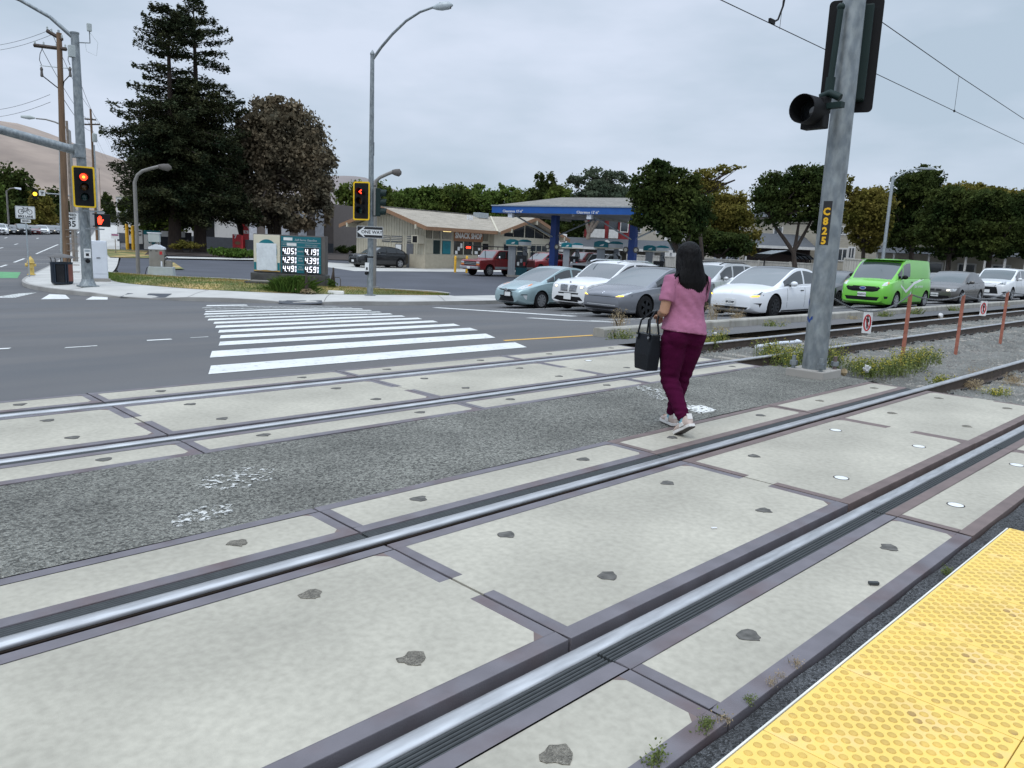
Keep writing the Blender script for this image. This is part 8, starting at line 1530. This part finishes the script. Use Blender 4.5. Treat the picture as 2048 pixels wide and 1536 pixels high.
for i in range(46):
    s_ = -1 if i % 2 else 1; x0 = s_*R.uniform(.07, .10); xe = s_*R.uniform(.13, .185); sm.tube([(x0, -.03, 1.52), (x0*1.15, -.05, 1.44), (xe*.9, -.06+R.gauss(0, .012), 1.39), (xe, -.075+R.gauss(0, .012), R.uniform(1.24, 1.36))], [.006, .007, .005, .001], 4)
sm.build('loose_strands', 'hair', wo, smooth=1.2)
# shoes
def shoe(a_, pitch, yaw_):
    Mx = Matrix.Translation(a_) @ Matrix.Rotation(yaw_, 4, 'Z') @ Matrix.Rotation(pitch, 4, 'X')
    u = MB(Mx); ell = []
    for y, z0, z1, w_ in ((-.078, -.075, -.012, .024), (-.066, -.078, .010, .034), (-.03, -.079, .016, .038), (.02, -.079, .002, .039), (.06, -.079, -.020, .043), (.105, -.079, -.036, .046), (.14, -.079, -.044, .041), (.165, -.077, -.052, .028), (.176, -.074, -.060, .014)): ell.append((y, z0, z1, w_))
    n = 14; vs = []; fs = []
    for y, z0, z1, w_ in ell:
        for k in range(n): a = 2*PI*k/n; c, s = math.cos(a), math.sin(a); vs.append((w_*math.copysign(abs(c)**.7, c), y, (z0+z1)/2+(z1-z0)/2*math.copysign(abs(s)**.75, s)))
    for i in range(len(ell)-1):
        for k in range(n): fs.append((i*n+k, i*n+(k+1) % n, (i+1)*n+(k+1) % n, (i+1)*n+k))
    fs += [tuple(range(n))[::-1], tuple(range((len(ell)-1)*n, len(ell)*n))]; sh_ = u.add(vs, fs).build('shoe', 'shoe', wo, smooth=1.1)
    out = [(-.030, -.086), (.030, -.086), (.041, -.05), (.038, .0), (.046, .07), (.050, .115), (.042, .158), (.02, .185), (-.02, .185), (-.042, .158), (-.048, .115), (-.044, .07), (-.038, .0), (-.041, -.05)]
    MB(Mx).prism(out, -.096, -.070, 'z').build('midsole', 'shoe_white', sh_, bevel=.004); MB(Mx).prism([(x*.97, y*.985) for x, y in out], -.103, -.096, 'z').build('outsole', 'sole_dark', sh_)
    MB(Mx).box(-.026, .026, -.083, -.074, -.03, .022).build('heel_tab', 'shoe_white', sh_, bevel=.004)
    for s in (-1, 1): MB(Mx).prism([(-.02, -.065), (.05, -.065), (.03, -.035), (-.005, -.03)], s*.0385, s*.0455, 'x').build('side_stripe', 'shoe_white', sh_)
    lc = MB(Mx)
    for k in range(4): lc.tube([(-.024, .03+.022*k, -.008-.010*k), (0, .035+.022*k, .002-.010*k), (.024, .03+.022*k, -.008-.010*k)], .0035, 5)
    lc.build('laces', 'shoe_white', sh_)
shoe((ANK_L[0], ANK_L[1]+.0, ANK_L[2]+.012), -.52, .08); shoe((ANK_R[0], ANK_R[1], ANK_R[2]+.008), .0, -.05)
# bag hanging from the left forearm
bx_, by_ = -.295, .085
bag = thing('tote_bag', 'black leather tote bag hanging from the left forearm of the walking woman', 'bag', Vector((5.93, 3.84, .545))+Matrix.Rotation(AZ-PI/2, 3, 'Z') @ Vector((bx_, by_, 0)), AZ-PI/2+.12)
g = MB(); w0, w1, d0, d1, hh = .105, .125, .055, .040, .315
g.add([(-d0, -w0, 0), (d0, -w0, 0), (d0, w0, 0), (-d0, w0, 0), (-d0*1.1, -w0*1.12, hh*.45), (d0*1.1, -w0*1.12, hh*.45), (d0*1.1, w0*1.12, hh*.45), (-d0*1.1, w0*1.12, hh*.45), (-d1, -w1, hh), (d1, -w1, hh), (d1, w1, hh), (-d1, w1, hh)], [(3, 2, 1, 0), (8, 9, 10, 11)]+[(i, (i+1) % 4, (i+1) % 4+4, i+4) for i in range(4)]+[(i+4, (i+1) % 4+4, (i+1) % 4+8, i+8) for i in range(4)])
g.build('bag_body', 'bag', bag, bevel=.012)
MB().box(-d1-.002, d1+.002, -w1-.002, w1+.002, hh-.004, hh+.008).build('top_trim', 'blackgloss', bag, bevel=.003)
for s in (-1, 1):
    P = [(s*.046, -.085, hh-.05), (s*.048, -.085, hh+.02), (s*.04, -.065, hh+.13), (s*.028+.06, -.03, hh+.20), (s*.02+.085, .0, hh+.205), (s*.028+.06, .03, hh+.19), (s*.04, .065, hh+.12), (s*.048, .085, hh+.02), (s*.046, .085, hh-.05)]; MB().tube(P, .0085, 8).build('handle', 'bag', bag, smooth=1)
    for y in (-.085, .085): MB().lathe([(.012, -.004), (.012, .004)], (s*.058, y, hh-.02), 10, 'x').build('handle_ring', 'chrome', bag)
